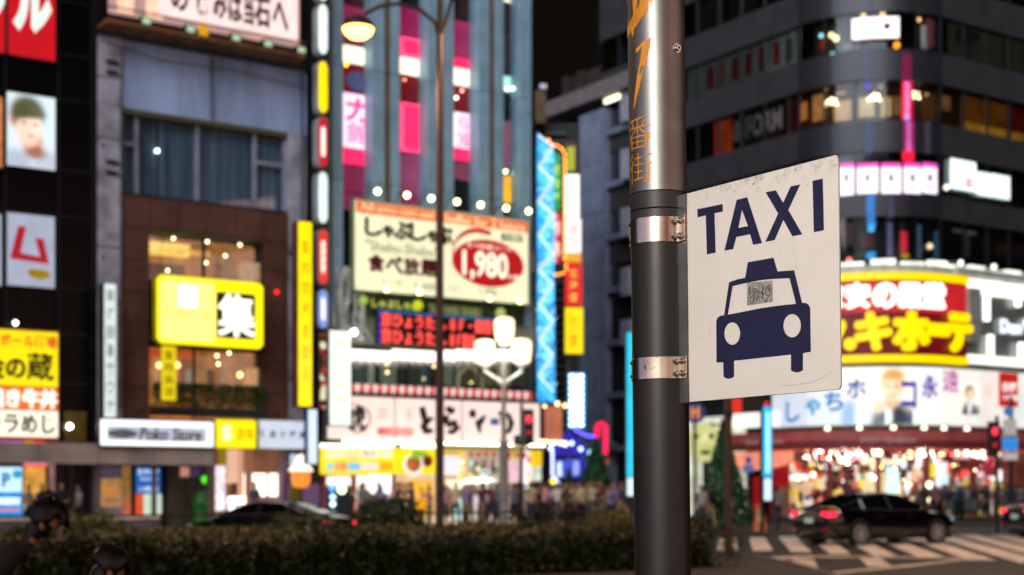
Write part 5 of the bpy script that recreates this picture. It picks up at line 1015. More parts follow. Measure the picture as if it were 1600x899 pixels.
# louvred building and far block at the street's left
T = Th('louvred_building', 'narrow dark building with horizontal louvres behind the blue neon sign', 'building', Wf(72), (Wf(72).u(868), 4, 0))
Q = Wf(72); T.bx('wall', Q.u(838), Q.u(906), .3, 8, .13, Q.z(870, 190), mat('louvre_back', '#101014'))
for i in range(38): z = 4+i*.42; T.bx('louvre', Q.u(850), Q.u(884), -.05, .25, z, z+.16, mat('louvre_grey', '#4a4a50', .5)) if z < Q.z(870, 195) else None
T.bx('dim_wall', Q.u(884), Q.u(906), .0, .3, .13, Q.z(895, 560), mat('pale_wall', '#8a8a86', .8)); T.bx('gold_hood', Q.u(836), Q.u(852), -1, .3, Q.z(845, 200), Q.z(845, 150), mat('gold_hood', '#6a5230', .6, .2, .3))
T.bx('tube_lamp', Q.u(843), Q.u(853), -1.2, -1.05, Q.z(848, 148), Q.z(848, 142), E('#c0c8d8', .7))
T = Th('street_end_building', 'dark far building closing the side street behind the neon gate', 'building', Wf(120), (5, 124, 0)); T.base = (5, 4, 0); T.o.location = (5, 124, 0)
Q = Wf(120); T.bx('wall', -6, 14, 0, 8, .1, 26, mat('far_wall', '#15161a'))
for i in range(6):
    for j in range(5): T.bx('window', -4+i*2.6, -2.6+i*2.6, -.08, 0, 4+j*4, 5.6+j*4, E('#5a4a30', .3+.1*((i*j) % 3), .3, 1))
# blue neon zigzag sign
Q = Wf(59); P = (838, 867, 206, 630); T = Th('blue_neon_sign', 'very tall narrow blue neon sign with white zigzag tubes', 'neon sign', Q, (Q.u(852), 0, Q.z(852, 630))); 
def qp(px, py): return (Q.u(px), Q.z(px, py))
T.part('panel', MB().poly([[qp(839, 628), qp(839, 206), qp(846, 214), qp(866, 238), qp(866, 400), qp(868, 628)]], 0, .3), pic('neon_sea', ['#0c4c98', '#1c90e0', '#30b8f4', '#1478c8', '#88dcff', '#1c9ce8'], 1.5, .95, vor=False))
zz = [(841, 212)]; yy = 232
while yy < 622: zz += [(864 if len(zz) % 2 else 842, yy+random.uniform(-4, 4))]; yy += 27
for i in range(len(zz)-1):
    a = qp(*zz[i]); b = qp(*zz[i+1]); T.part('neon_tube', MB().tube([(a[0], -.1, a[1]), (b[0], -.1, b[1])], .065 if i % 2 else .035, 6), E('#e8fbff', 1.5 if i % 2 == 0 else .9))
    for dy in (9, 17): a2 = qp(zz[i][0], zz[i][1]+dy); b2 = qp(zz[i+1][0], zz[i+1][1]+dy); T.part('neon_tube', MB().tube([(a2[0], -.06, a2[1]), (b2[0], -.06, b2[1])], .022, 5), E('#70d0ff', 1.6))
for i in range(26): a = qp(random.uniform(843, 863), 240+i*14.5); T.part('neon_wave', MB().tube([(a[0]-.2, -.05, a[1]), (a[0]-.05, -.05, a[1]+.12), (a[0]+.1, -.05, a[1]), (a[0]+.22, -.05, a[1]+.1)], .02, 5), E('#b8ecff', 1.6))
for z_0 in (Q.z(852, 300), Q.z(852, 430), Q.z(852, 570)): T.bx('bracket', Q.u(828)-.3, Q.u(840), .05, .15, z_0, z_0+.1, DK)
# green and red sign with a chain of orange bulbs
Q = Wf(62); T = Th('green_red_sign', 'green and red vertical sign edged by a chain of orange bulbs', 'sign', Q, (Q.u(870), 0, Q.z(870, 450)))
for (a, b, c, d, col_, s_2) in ((862, 876, 240, 328, '#10a050', .85), (860, 878, 332, 410, '#c83038', .85), (858, 868, 330, 412, '#f0d8e8', 1.1), (862, 878, 412, 440, '#20242c', .1)):
    q = Q.rect(a, b, c, d); T.bx('panel', q[0], q[1], .02 if a != 858 else -.02, .2, q[2], q[3], E(col_, s_2, .2, 3))
vtext(T, '居酒屋', Q.u(864), Q.u(875), Q.z(870, 320), Q.z(870, 255), .0, E('#b8f060', 1), .01); vtext(T, '焼鳥', Q.u(866), Q.u(876), Q.z(870, 405), Q.z(870, 340), .0, E('#fff0e0', 1), .01)
ch_ = [(857, 221), (861, 227), (865, 230), (870, 230), (876, 233), (879, 237), (882, 243)]+[(882+(i % 2)*.8, 250+i*5.2) for i in range(31)]+[(884, 416), (885, 422), (880, 428), (874, 430), (868, 431), (864, 433)]
for px, py in ch_: T.ball('bulb', Q.u(px), -.25, Q.z(px, py), .055, E('#ff9a40', 4.5))
Q = Wf(66); T = Th('stacked_vertical_sign', 'tall vertical sign of white, orange, red and yellow boxes by the louvred building', 'sign', Q, (Q.u(895), 0, Q.z(895, 555)))
T.bx('spine', Q.u(892), Q.u(905), .2, .4, .13, Q.z(895, 225), DK)
for (a, b, c, d, col_, s_2) in ((882, 901, 222, 270, '#5a1c28', .5), (886, 898, 230, 268, '#b8c010', .8), (882, 905, 273, 340, '#f0fffa', 1.5), (882, 908, 342, 395, '#fff0f0', 1.3), (883, 908, 396, 410, '#f0a020', 1.1), (883, 910, 412, 478, '#e02028', 1.), (883, 911, 481, 553, '#ffe000', 1.1)):
    q = Q.rect(a, b, c, d); T.bx('box', q[0], q[1], -.02 if a != 886 else -.06, .2, q[2]+.02, q[3], E(col_, s_2, .08, 2))
vtext(T, '北海道', Q.u(890), Q.u(902), Q.z(895, 474), Q.z(895, 418), -.02, E('#ffc040', 1.1), .02); vtext(T, '個室', Q.u(890), Q.u(903), Q.z(895, 545), Q.z(895, 490), -.02, E('#f0a800', .9), .02); vtext(T, 'ほっ', Q.u(888), Q.u(902), Q.z(895, 390), Q.z(895, 348), -.02, E('#f09090', .9), .01)
Q = Wf(60); T = Th('cyan_edged_sign', 'short vertical white sign outlined in cyan with round white bulbs', 'sign', Q, (Q.u(901), 0, Q.z(901, 670)))
q = Q.rect(888, 914, 583, 669); T.bx('box', q[0], q[1], 0, .25, q[2], q[3], E('#20a0f0', 1.2)); T.bx('face', q[0]+.12, q[1]-.12, -.03, 0, q[2]+.05, q[3]-.05, E('#e0f6ff', 1.5))
for i in range(9):
    for px in (892, 909): T.ball('bulb', Q.u(px), -.1, Q.z(px, 588+i*9.5), .07, E('#f4ffff', 4))
# blue light gate
Q = Wf(64); T = Th('light_gate', 'street gate outlined in blue and violet light strings', 'gate', Q, (Q.u(885), 0, .1)); BG = E('#3430c8', .55, .4, 1.5); BL = E('#6a70ff', 2.2)
for a, b in ((860, 868), (905, 914)): T.bx('pillar', Q.u(a), Q.u(b), 0, .4, .1, Q.z(880, 700), BG)
T.part('arch', MB().poly([[qp_ for qp_ in [(Q.u(862), Q.z(0+862, 712)), (Q.u(862), Q.z(862, 694)), (Q.u(878), Q.z(878, 682)), (Q.u(888), Q.z(888, 672)), (Q.u(900), Q.z(900, 684)), (Q.u(916), Q.z(916, 694)), (Q.u(916), Q.z(916, 712))]]], 0, .4), BG)
T.bx('lit_screen', Q.u(871), Q.u(903), .3, .38, Q.z(885, 746), Q.z(885, 718), E('#5a66e8', .7, .5, 2)); T.bx('bright_figure', Q.u(870), Q.u(878), .1, .2, Q.z(875, 745), Q.z(875, 722), E('#c8e0ff', 1.1, .4, 3)); T.bx('bright_figure', Q.u(896), Q.u(905), .1, .2, Q.z(900, 742), Q.z(900, 720), E('#9aa8ff', 1., .4, 3))
for i in range(13): T.ball('bulb', Q.u(863+(i > 9)*3*(i-9)), -.15, Q.z(863, 704+i*4.2), .06, E('#b0b8ff', 4))
for (px, py) in [(864, 693), (876, 693), (883, 695), (860, 701), (907, 702), (893, 693)]: T.ball('bulb', Q.u(px), -.15, Q.z(px, py), .1, E('#c8e4ff', 3))
for i in range(14): t = i/13; px = 898+33*t; T.ball('bulb', Q.u(px), -.15, Q.z(px, 672+10*math.sin(t*1.9)), .06, E('#5a50ff', 3.5))
for (px, py, c_, r) in ((922, 708, '#90d8f0', .14), (925, 742, '#88e0e8', .14), (909, 757, '#d0f4ff', .11), (935, 758, '#ff2838', .12), (946, 722, '#a04828', .1), (864, 752, '#f0e000', .15)): T.ball('street_lamp_glow', Q.u(px), -.5, Q.z(px, py), r, E(c_, 2))
Q = Wf(58); T = Th('warm_bulb_chain', 'string of warm bulbs leading from the white sign board into the side street', 'light string', Q, (Q.u(860), 0, 3.5))
for (px, py, r) in [(851, 635, .07), (871, 631, .09), (883, 634, .09), (893, 667-32, .09), (846, 690, .08), (853, 690, .08), (860, 691, .08), (868, 691, .08), (876, 692, .09), (883, 693, .09)]: T.ball('bulb', Q.u(px), 0, Q.z(px, py), r, E('#ffd8a0', 4))
T.part('wire', MB().tube([(Q.u(845), 0, Q.z(845, 688)), (Q.u(885), 0, Q.z(885, 691))], .015, 4), DK); T.bx('salmon_panel', Q.u(851), Q.u(879), .3, .4, Q.z(860, 686), Q.z(860, 634), E('#d07858', .65, .3, 1.5)); T.bx('yellow_board', Q.u(840), Q.u(847), .2, .3, Q.z(845, 728), Q.z(845, 700), E('#f0c020', 1)); T.part('post', MB().cyl((Q.u(846), .35, .1), (Q.u(846), .35, Q.z(860, 640)), .07), DK)
T.bx('small_board', Q.u(836), Q.u(846), .2, .3, Q.z(845, 752), Q.z(845, 728), E('#e0f0e0', .9, .4, 4)); T.bx('small_board', Q.u(822), Q.u(834), .25, .35, Q.z(845, 758), Q.z(845, 700), E('#fff0e8', 1., .3, 4))
Q = Wf(61); T = Th('red_neon_arc', 'small red neon hook shaped like an arch by the dark tree', 'neon sign', Q, (Q.u(941), 0, Q.z(941, 712)))
T.part('neon_tube', MB().tube([(Q.u(933), 0, Q.z(933, 684)), (Q.u(933), 0, Q.z(933, 666)), (Q.u(936), 0, Q.z(936, 663)), (Q.u(943), 0, Q.z(943, 663)), (Q.u(946), 0, Q.z(946, 666)), (Q.u(946), 0, Q.z(946, 710))], .11, 8), E('#ff1c50', 1.3)); T.part('post', MB().cyl((Q.u(946), .1, .1), (Q.u(946), .1, Q.z(946, 700)), .04), DK)
Q = Wf(50); T = Th('cyan_light_strip', 'thin cyan vertical light strip peeking out behind the sign pole', 'neon sign', Q, (Q.u(985), 0, Q.z(985, 762)))
T.bx('strip', Q.u(980.5), Q.u(990), 0, .3, Q.z(985, 745), Q.z(985, 520), E('#20c8e8', 1.05, .15, 3)); T.bx('strip_end', Q.u(981), Q.u(990), 0, .3, Q.z(985, 775), Q.z(985, 747), E('#d8f0ff', 1.1)); T.bx('casing', Q.u(979), Q.u(992), .3, .5, .13, Q.z(985, 518), DK)
# ================================================================== hedge, shrubs, trees
HF = Fr(4., 30., .8349, .5504); LFY0 = leafmat('sprig_leaves', (.06, .05, .01), (.20, .15, .03))
def hedge_top(x): return .71+.07*math.sin(x*1.3+1)+.05*math.sin(x*3.1)+.04*math.sin(x*6.7+2)
def y_end(y): return -.02+.62*(y-1.1)                       # the bed's end is cut on the skew
T = Th('clipped_hedge', 'long low dark green brown hedge running across the foreground behind the kerb', 'hedge', HF, (-8, 0, .12))
core = MB(); n = 40
for i in range(n):
    a = -17+17*i/n; b = -17+17*(i+1)/n
    for k in range(8):
        y0 = -3.0+.4975*k; lim = y_end(y0)-.1
        if a < lim: core.box(a, min(b, lim), y0, y0+.4975, .12, hedge_top((a+b)/2)-.09)
T.part('twig_core', core, mat('hedge_core', '#0c0a05', .9))
N = 170000
f = rng.uniform(0, 1, N); x = rng.uniform(-17, .12, N); top = f < .74; end = f > .965
ht = .71+.07*np.sin(x*1.3+1)+.05*np.sin(x*3.1)+.04*np.sin(x*6.7+2)
y = np.where(top, rng.uniform(-3.15, 1.1, N), -3.1-rng.exponential(.03, N)+.04*rng.normal(size=N))
clump = .045*np.sin(x*9+np.cos(y*4)*2)+.04*np.sin(y*7+x*3)+.025*np.sin(x*19-y*13)
z = np.where(top, ht+clump+rng.normal(size=N)*.03-.07*np.abs((y+1.05)/2.1)**6, .12+rng.uniform(0, 1, N)*(ht-.12)); y = np.where(top, y, y+clump)
y = np.where(end, rng.uniform(-3.1, 1.1, N), y); xe = -.02+.62*(y-1.1); x = np.where(end, xe+rng.exponential(.05, N)+clump, np.where(x > xe, -17+17*rng.uniform(0, .9, N), x)); z = np.where(end, .12+rng.uniform(0, 1, N)*.6, z)
gapm = (np.sin(x*5.3+z*9+y*6)+np.sin(x*11.7-z*6+y*5)+rng.normal(size=N)*.8) > -.75
c = np.stack([x, y, z], 1)[gapm]; leaf_obj('foliage', leaf_mb(c, .043), LFH, T, T.base, kind='stuff')
ns_ = 7000; tw = np.stack([rng.uniform(-17, 0, ns_), rng.uniform(-3.1, 1.1, ns_), rng.uniform(.72, .9, ns_)], 1); tw = tw[tw[:, 0] < -.1+.62*(tw[:, 1]-1.1)]; leaf_obj('sprig', leaf_mb(tw, .045), LFY0, T, T.base, kind='stuff')
def shrub(label, px, w_, zt, n, m, fr=HF, off=0, s=.04):
    u = fr.u(px, off); T = Th('azalea_shrub', label, 'shrub', fr, (u, -off, .12)); T.part('stem', MB().cyl((u, -off, .12), (u, -off, zt*.7), .03), mat('bark', '#1c140c', .9))
    for k in range(4): a = k*1.6; T.part('branch', MB().cyl((u, -off, zt*.4), (u+.4*w_*math.cos(a), -off+.4*w_*math.sin(a), zt*.85), .015, .008, 5), mat('bark'))
    d = rng.normal(size=(n, 3)); d /= np.linalg.norm(d, axis=1)[:, None]; r = rng.uniform(.55, 1, n)[:, None]; c = d*r*np.array([w_, w_*.8, (zt-.3)*.55])*(1+.2*np.sin(d[:, :1]*7+d[:, 2:]*5))+np.array([u, -off, .3+(zt-.3)*.5]); leaf_obj('foliage', leaf_mb(c, s), m, T, T.base, kind='stuff')
LFY = leafmat('shrub_leaves_yellow', (.05, .06, .008), (.16, .13, .02)); LFD = leafmat('shrub_leaves_dark', (.015, .035, .01), (.05, .08, .02))
shrub('bright yellow green azalea rising above the left end of the hedge', 132, .62, 1.12, 3500, LFY)
shrub('dark leafy shrub standing up behind the hedge left of the brown lamp post', 606, .7, 1.36, 3500, LFD, off=-1.6, s=.06)
shrub('dark shrub behind the hedge below the grey shop wall', 468, .8, 1.02, 3500, LFD, off=-1.8, s=.06)
shrub('small shrub beyond the hedge end beside the road', 1090, .35, .95, 1500, LFH, off=-.3)
shrub('round shrub at the right tail of the hedge behind the sign pole', 955, .8, 1.1, 3000, LFY, off=-.8)
def conifer(label, px, Y, zt, r, n):
    x = (px-CX)/FPX*Y; T = Th('conifer_tree', label, 'tree', W0, (x, Y, .12)); T.part('trunk', MB().cyl((x, Y, .12), (x, Y, zt*.95), .08, .02, 8), mat('bark'))
    for k in range(10): a = k*2.4; zz = .6+k*(zt-.8)/10; rr = r*(1-(zz/zt))*.9; T.part('limb', MB().cyl((x, Y, zz), (x+rr*math.cos(a), Y+rr*math.sin(a), zz-.1), .02, .008, 5), mat('bark'))
    t = rng.uniform(0, 1, n)**1.3; a = rng.uniform(0, 6.283, n); rr = r*(1-t)*(.55+.45*rng.uniform(0, 1, n)**.4)*(1+.18*np.sin(a*5+t*20)); c = np.stack([x+rr*np.cos(a), Y+rr*np.sin(a), .4+t*(zt-.4)], 1); leaf_obj('crown', leaf_mb(c, .09), LFT, T, T.base, kind='stuff')
conifer('larger dark green conifer below the red neon hook at the side street mouth', 930, 57, 3.5, 1.15, 5000)
conifer('smaller dark conifer in front of the blue light gate', 889, 56, 2.3, .55, 2500)
conifer('tall green conifer beside the rusty post right of the sign pole', 1130, 50, 4.0, 1.0, 5000)

T = Th('low_barrier_wall', 'low grey wall with a white coping at the far kerb beyond the yellow green azalea', 'wall', F, (F.u(120, 6.6), -6.6, 0))
for a, b in ((-60, 62), (66, 127), (129, 190), (192, 250)): u0, u1 = F.u(a, 6.6), F.u(b, 6.6); T.bx('wall_block', u0+.01, u1-.01, -6.7, -6.5, .13, .70, mat('barrier_grey', '#5a5668', .8)); T.bx('coping', u0+.01, u1-.01, -6.75, -6.45, .702, .80, WHP)
# ================================================================== fence behind the hedge
FF = Fr(0, 35.5, .8349, .5504)
T = Th('pipe_fence', 'dark pipe guard fence with two rails along the roadside behind the hedge', 'fence', FF, (0, 0, 0))
for i in range(10): x = -19.2+i*2.55; T.part('post', MB().cyl((x, 0, 0), (x, 0, 1.02), .045, n=8), BLK)
for z in (.98, .6, .25): T.part('rail', MB().cyl((-19.2, 0, z), (3.7, 0, z), .025, n=8), BLK)

# ================================================================== street lamps
BRW = mat('lamp_post_brown', (.085, .042, .034), .42, .3, .1, 4)
def street_lamp(x, y, label, ltlabel=None, rot=0., power=1500, head2=True, H=11.3, lit2=True):
    fr = Fr(x, y, math.cos(rot), math.sin(rot)); T = Th('street_lamp', label, 'street lamp', fr, (0, 0, .1), 'tall brown twin arm street lamps along the avenue')
    T.part('post', MB().tube([(0, 0, .1), (0, 0, 1), (0, 0, 5), (0, 0, H)], [.12, .095, .088, .07], 14), BRW, smooth=True); T.part('base_collar', MB().cyl((0, 0, .1), (0, 0, .35), .17, .15, 14), BRW)
    T.part('collar', MB().cyl((0, 0, 6.85), (0, 0, 7.05), .11, n=12), BRW)
    for sg in ((-1, 1) if head2 else (-1,)):
        up = 0 if sg < 0 else 1.15
        arm = [(0, 0, H-.1), (sg*.1, 0, H+.25), (sg*.45, 0, H+.55), (sg*.9, 0, H+.66), (sg*1.3, 0, H+.6), (sg*1.62, 0, H+.42)] if sg < 0 else [(0, 0, H-.1), (.1, 0, H+.2), (.3, 0, H+.9), (.65, 0, H+1.5), (1.1, 0, H+1.75), (1.62, 0, H+1.6)]
        T.part('arm', MB().tube(arm, .045, 8), BRW, smooth=True)
        hx_, hz = sg*1.75, H+.12+up; hd = T.part('lamp_head', MB().lathe((hx_, 0, hz), [(.36, .0), (.36, .06), (.28, .17), (.1, .26), (.03, .3)], 18), BRW, smooth=True)
        T.part('lamp_glass', MB().lathe((hx_, 0, hz), [(.05, -.22), (.18, -.19), (.29, -.1), (.335, -.001)], 18), E('#ffb858', 8), hd, smooth=True)
        lamp_light('lamp_light', (hx_, 0, hz-.55), power, (1, .62, .38), .25, spot=150, parent=T.o)
street_lamp(-1.55, 30.5, 'tall brown street lamp rising from the hedge in front of the food billboard', rot=0)
street_lamp(14.4, 34.5, 'street lamp on the far right of the avenue beyond the crosswalk', rot=.6)
def add_fill_lamp():
    x, y, H = -1.7, -1.6, 4.6
    T = Th('path_lamp', 'lower lantern on the pavement behind the photographer', 'street lamp', W0, (x, y, .12))
    T.part('post', MB().tube([(x, y, .12), (x, y, 1), (x, y, H)], [.08, .06, .05], 12), BRW, smooth=True); T.part('hood', MB().lathe((x, y, H), [(.3, .12), (.24, .2), (.05, .3)], 16), BRW); T.part('glass', MB().lathe((x, y, H), [(.08, -.12), (.2, -.08), (.26, .1)], 16), E('#fff0d8', 6))
    d = Vector((1.05, 3.85, 2.15))-Vector((x, y, H-.2)); lamp_light('lantern_light', (0, 0, H-.4), POWSIGN, (1, .93, .86), .5, spot=34, parent=T.o, aim=tuple(d))  # added out of view, narrow spot aimed to brighten the TAXI sign
POWSIGN = 1900
add_fill_lamp()
street_lamp(-15.5, 21, 'street lamp at the left end of the hedge outside the view', rot=.58)
# rusty post right of the sign
GX, GY = 4.715, 31.0
T = Th('rusty_post', 'slim dark rusty brown post on the road corner behind the TAXI sign', 'post', W0, (GX, GY, .1))
T.part('shaft', MB().cyl((GX, GY, .1), (GX, GY, 6.3), .085, .075, 14), BRW, smooth=True); T.part('clamp', MB().cyl((GX, GY, 3.1), (GX, GY, 3.25), .1, n=12), DK); T.part('bracket', MB().cyl((GX-.4, GY, 2.95), (GX, GY, 2.95), .02, n=6), DK)
# white globe lantern cluster
def twf(px, Y): return (px-CX)/FPX*Y
Y = 48.; x = twf(787, Y); zf = lambda py, Y=48.: EYE+(HY-py)/FPX*Y
T = Th('globe_lantern', 'ornate street lantern with three bright white globes before the restaurants', 'street lamp', W0, (x, Y, .1))
T.part('post', MB().tube([(x, Y, .1), (x, Y, zf(690)), (x, Y, zf(688)), (x, Y, zf(545))], [.17, .16, .09, .07], 12), mat('lantern_grey', '#8a8484', .5, .2), smooth=True)
for px, py in ((788, 515), (757, 550), (815, 549)):
    gx = twf(px, Y); T.part('globe', MB().lathe((gx, Y, zf(py)), [(.22, -.4), (.29, -.36), (.335, 0), (.335, .3), (.25, .39), (.05, .43)], 16), E('#ffeec0', 1.5), smooth=True); T.part('cap', MB().lathe((gx, Y, zf(py)), [(.16, -.52), (.2, -.43)], 12), WHP)
    if px != 788: T.part('arm', MB().tube([(x, Y, zf(600)), ((x+gx)/2, Y, zf(590)), (gx, Y, zf(580)), (gx, Y, zf(572))], .05, 8), WHP)
    lamp_light('lantern_light', (gx, Y-.6, zf(py)), 120, (1, .95, .85), .35)
# pedestrian signals
def signal(px, py, Y, label, post_px, n_red=2, name='pedestrian_signal'):
    fr = Wf(Y); u0, u1 = fr.u(px-8), fr.u(px+8); T = Th(name, label, 'traffic light', fr, (fr.u(post_px), .1, .1))
    z0, z1 = fr.z(px, py+25), fr.z(px, py-25); T.bx('housing', u0, u1, -.15, .1, z0, z1, BLK); T.part('post', MB().cyl((fr.u(post_px), .15, .1), (fr.u(post_px), .15, z1+.2), .06, n=10), BLK); T.bx('arm', min(u0, fr.u(post_px)), max(u1, fr.u(post_px)), .05, .12, z0-.1, z0, BLK)
    zc = (z0+z1)/2; T.part('red_lens', MB().sph(((u0+u1)/2, -.16, zc+.2), (u1-u0)*.30, 10, 7, zs=1.35), E('#ff3048', 1.8), smooth=True); T.part('lower_lens', MB().sph(((u0+u1)/2, -.16, zc-.25), (u1-u0)*.2, 10, 7), E('#e01828', .9), smooth=True)
signal(826, 665, 48., 'red pedestrian signal on dark post by the white sign board end', 815); signal(1552, 684, 47., 'bright red pedestrian signal before the crowded store front at the right', 1560)
# second car signal boxes
Q = Wf(48); T = Th('signal_cluster', 'dark double signal box below the red pedestrian light', 'traffic light', Q, (Q.u(811), 0, .1))
T.bx('housing', Q.u(803), Q.u(812), -.1, .1, Q.z(808, 694), Q.z(808, 680), BLK); T.bx('housing', Q.u(818), Q.u(827), -.1, .1, Q.z(822, 694), Q.z(822, 680), BLK); T.bx('crossbar', Q.u(803), Q.u(827), -.05, .05, Q.z(815, 697), Q.z(815, 694), BLK)
# parking neon at right
Q = Wf(49); T = Th('cyan_neon_column', 'bright cyan vertical neon sign on black post beside the walkers', 'neon sign', Q, (Q.u(1199), 0, .1))
T.bx('post', Q.u(1189), Q.u(1194), 0, .2, .1, Q.z(1190, 622), BLK); T.bx('casing', Q.u(1191.5), Q.u(1206.5), .0, .2, Q.z(1199, 784), Q.z(1199, 632), DK); T.bx('cyan_face', Q.u(1192.5), Q.u(1205.5), -.03, 0, Q.z(1199, 745), Q.z(1199, 636), E('#18b8f0', 1.15)); T.bx('glow_strip', Q.u(1197), Q.u(1202), -.06, -.031, Q.z(1199, 738), Q.z(1199, 645), E('#a8f0ff', 1.4, .2, 4)); T.bx('white_face', Q.u(1194), Q.u(1205), -.03, 0, Q.z(1199, 782), Q.z(1199, 748), E('#c8e8ff', 1.25)); T.bx('red_tip', Q.u(1195), Q.u(1200), -.05, .05, Q.z(1199, 634), Q.z(1199, 628), E('#ff2840', 1))
T.bx('dark_box', Q.u(1160), Q.u(1188), -.2, .2, Q.z(1175, 644), Q.z(1175, 618), BLK)
# road sign column at far right
Q = Wf(47); T = Th('road_sign_post', 'dark post with round blue, white and square blue road signs at right', 'road sign', Q, (Q.u(1577), 0, .1)); x = Q.u(1577)
T.part('post', MB().cyl((x+.1, .1, .1), (x+.1, .1, Q.z(1577, 620)), .06, n=10), BLK); T.part('round_sign', MB().cyl((Q.u(1576), 0, Q.z(1576, 643)), (Q.u(1576), -.03, Q.z(1576, 643)), .17, n=20), E('#3a78c0', .6)); T.bx('white_plate', Q.u(1567), Q.u(1588), -.03, 0, Q.z(1577, 681), Q.z(1577, 655), E('#b8b8b8', .55, .3, 8)); T.bx('blue_plate', Q.u(1566), Q.u(1590), -.03, 0, Q.z(1577, 704), Q.z(1577, 684), E('#1890e0', .8)); T.part('ring', MB().lathe((Q.u(1578), -.05, Q.z(1578, 694)), [(.1, 0), (.13, .02)], 12), WHP); T.bx('lower_plate', Q.u(1566), Q.u(1590), -.03, 0, Q.z(1577, 719), Q.z(1577, 707), E('#c8c0c0', .55, .3, 8))
T = Th('round_route_sign', 'round dark blue sign with orange symbol beside the sign pole', 'road sign', Wf(40), (twf(1086, 40), 0, .1)); Q = Wf(40); x = Q.u(1086)
T.part('disc', MB().cyl((x, 0, Q.z(0, 645)), (x, -.03, Q.z(0, 645)), .3, n=24), E('#26387c', .45)); T.bx('symbol', x-.12, x-.05, -.05, -.031, Q.z(0, 655), Q.z(0, 636), E('#e8904c', .8)); T.bx('symbol', x+.05, x+.12, -.05, -.031, Q.z(0, 655), Q.z(0, 636), E('#e8904c', .8)); T.bx('symbol', x-.12, x+.12, -.05, -.031, Q.z(0, 646), Q.z(0, 642), E('#e8904c', .8)); T.part('post', MB().cyl((x, .05, .1), (x, .05, Q.z(0, 630)), .04), DK)
Q = Wf(50); T = Th('cone_barrier', 'small orange folding signboard standing among the walkers', 'signboard', Q, (Q.u(1186), 0, .1)); T.part('board', MB().add([(Q.u(1178), -.2, .1), (Q.u(1196), -.2, .1), (Q.u(1193), 0, 1.05), (Q.u(1181), 0, 1.05), (Q.u(1178), .25, .1), (Q.u(1196), .25, .1)], [(0, 1, 2, 3), (3, 2, 5, 4), (0, 3, 4), (1, 5, 2)]), E('#c86830', .35)); T.bx('notice', Q.u(1182), Q.u(1192), -.16, -.14, .4, .85, mat('notice_cream', '#d8c8a0'))
Q = Wf(51); T = Th('round_blue_pole_sign', 'small blue round sign on a thin pole in front of the pink canopy', 'road sign', Q, (Q.u(1169), 0, .1)); x = Q.u(1169); T.part('post', MB().cyl((x, 0, .1), (x, 0, Q.z(0, 718)), .04), GRY); T.part('disc', MB().cyl((x, -.05, Q.z(0, 719)), (x, -.08, Q.z(0, 719)), .12, n=16), E('#2c48b0', .7)); T.bx('plate', x-.2, x+.2, -.08, -.05, Q.z(0, 738), Q.z(0, 727), E('#6a80c0', .5))

# ================================================================== people
def skin_person(name, J, seat=False, big=1.):
    """J: joint -> (pos, rx, ry); one skinned surface; material slots skin, top, legs, hair, shoes"""
    links = [('pelvis', 'belly'), ('belly', 'chest'), ('chest', 'neck'), ('neck', 'jaw'), ('jaw', 'face'), ('face', 'crown')]
    for s in 'LR': links += [('chest', 'sh'+s), ('sh'+s, 'el'+s), ('el'+s, 'wr'+s), ('wr'+s, 'ha'+s), ('ha'+s, 'fi'+s), ('ha'+s, 'th'+s), ('pelvis', 'hi'+s), ('hi'+s, 'kn'+s), ('kn'+s, 'an'+s), ('an'+s, 'to'+s)]
    names = list(J); me = bpy.data.meshes.new(name); me.from_pydata([J[k][0] for k in names], [(names.index(a), names.index(b)) for a, b in links], [])
    o = bpy.data.objects.new(name, me); COL.objects.link(o); md = o.modifiers.new('s', 'SKIN'); md.use_smooth_shade = True; md.branch_smoothing = .6
    for i, k in enumerate(names):
        v = me.skin_vertices[0].data[i]; v.radius = (J[k][1], J[k][2]); v.use_root = (k == 'pelvis')
    sb = o.modifiers.new('b', 'SUBSURF'); sb.levels = 1; sb.render_levels = 1
    dg = bpy.context.evaluated_depsgraph_get(); r = bpy.data.meshes.new_from_object(o.evaluated_get(dg)); bpy.data.objects.remove(o)
    for i in range(5): r.materials.append(DK)
    seg = [(a, b, {'chest': 1, 'belly': 1, 'neck': 0, 'jaw': 0, 'face': 0}.get(a, 0)) for a, b in links]
    def cls(a, b):
        if b in ('belly', 'chest') or b[:2] in ('sh', 'el'): return 1
        if b == 'neck': return 1 if a == 'chest' else 0
        if b[:2] in ('hi', 'kn', 'an'): return 2
        if b[:2] == 'to': return 4
        return 0
    S_ = [(Vector(J[a][0]), Vector(J[b][0]), cls(a, b)) for a, b in links]; hc = Vector(J['face'][0])
    for p in r.polygons:
        c = p.center; best = 9; m = 0
        for a, b, k in S_:
            d = b-a; t = max(0, min(1, (c-a).dot(d)/max(d.length_squared, 1e-9))); q = (a+d*t-c).length
            if q < best: best = q; m = k
        if (c-hc).length < .16 and m == 0:
            l = c-hc
            if l.z > .045 or (l.y < .005 and l.z > -.09): m = 3
        p.material_index = m; p.use_smooth = True
    r.name = name; return r
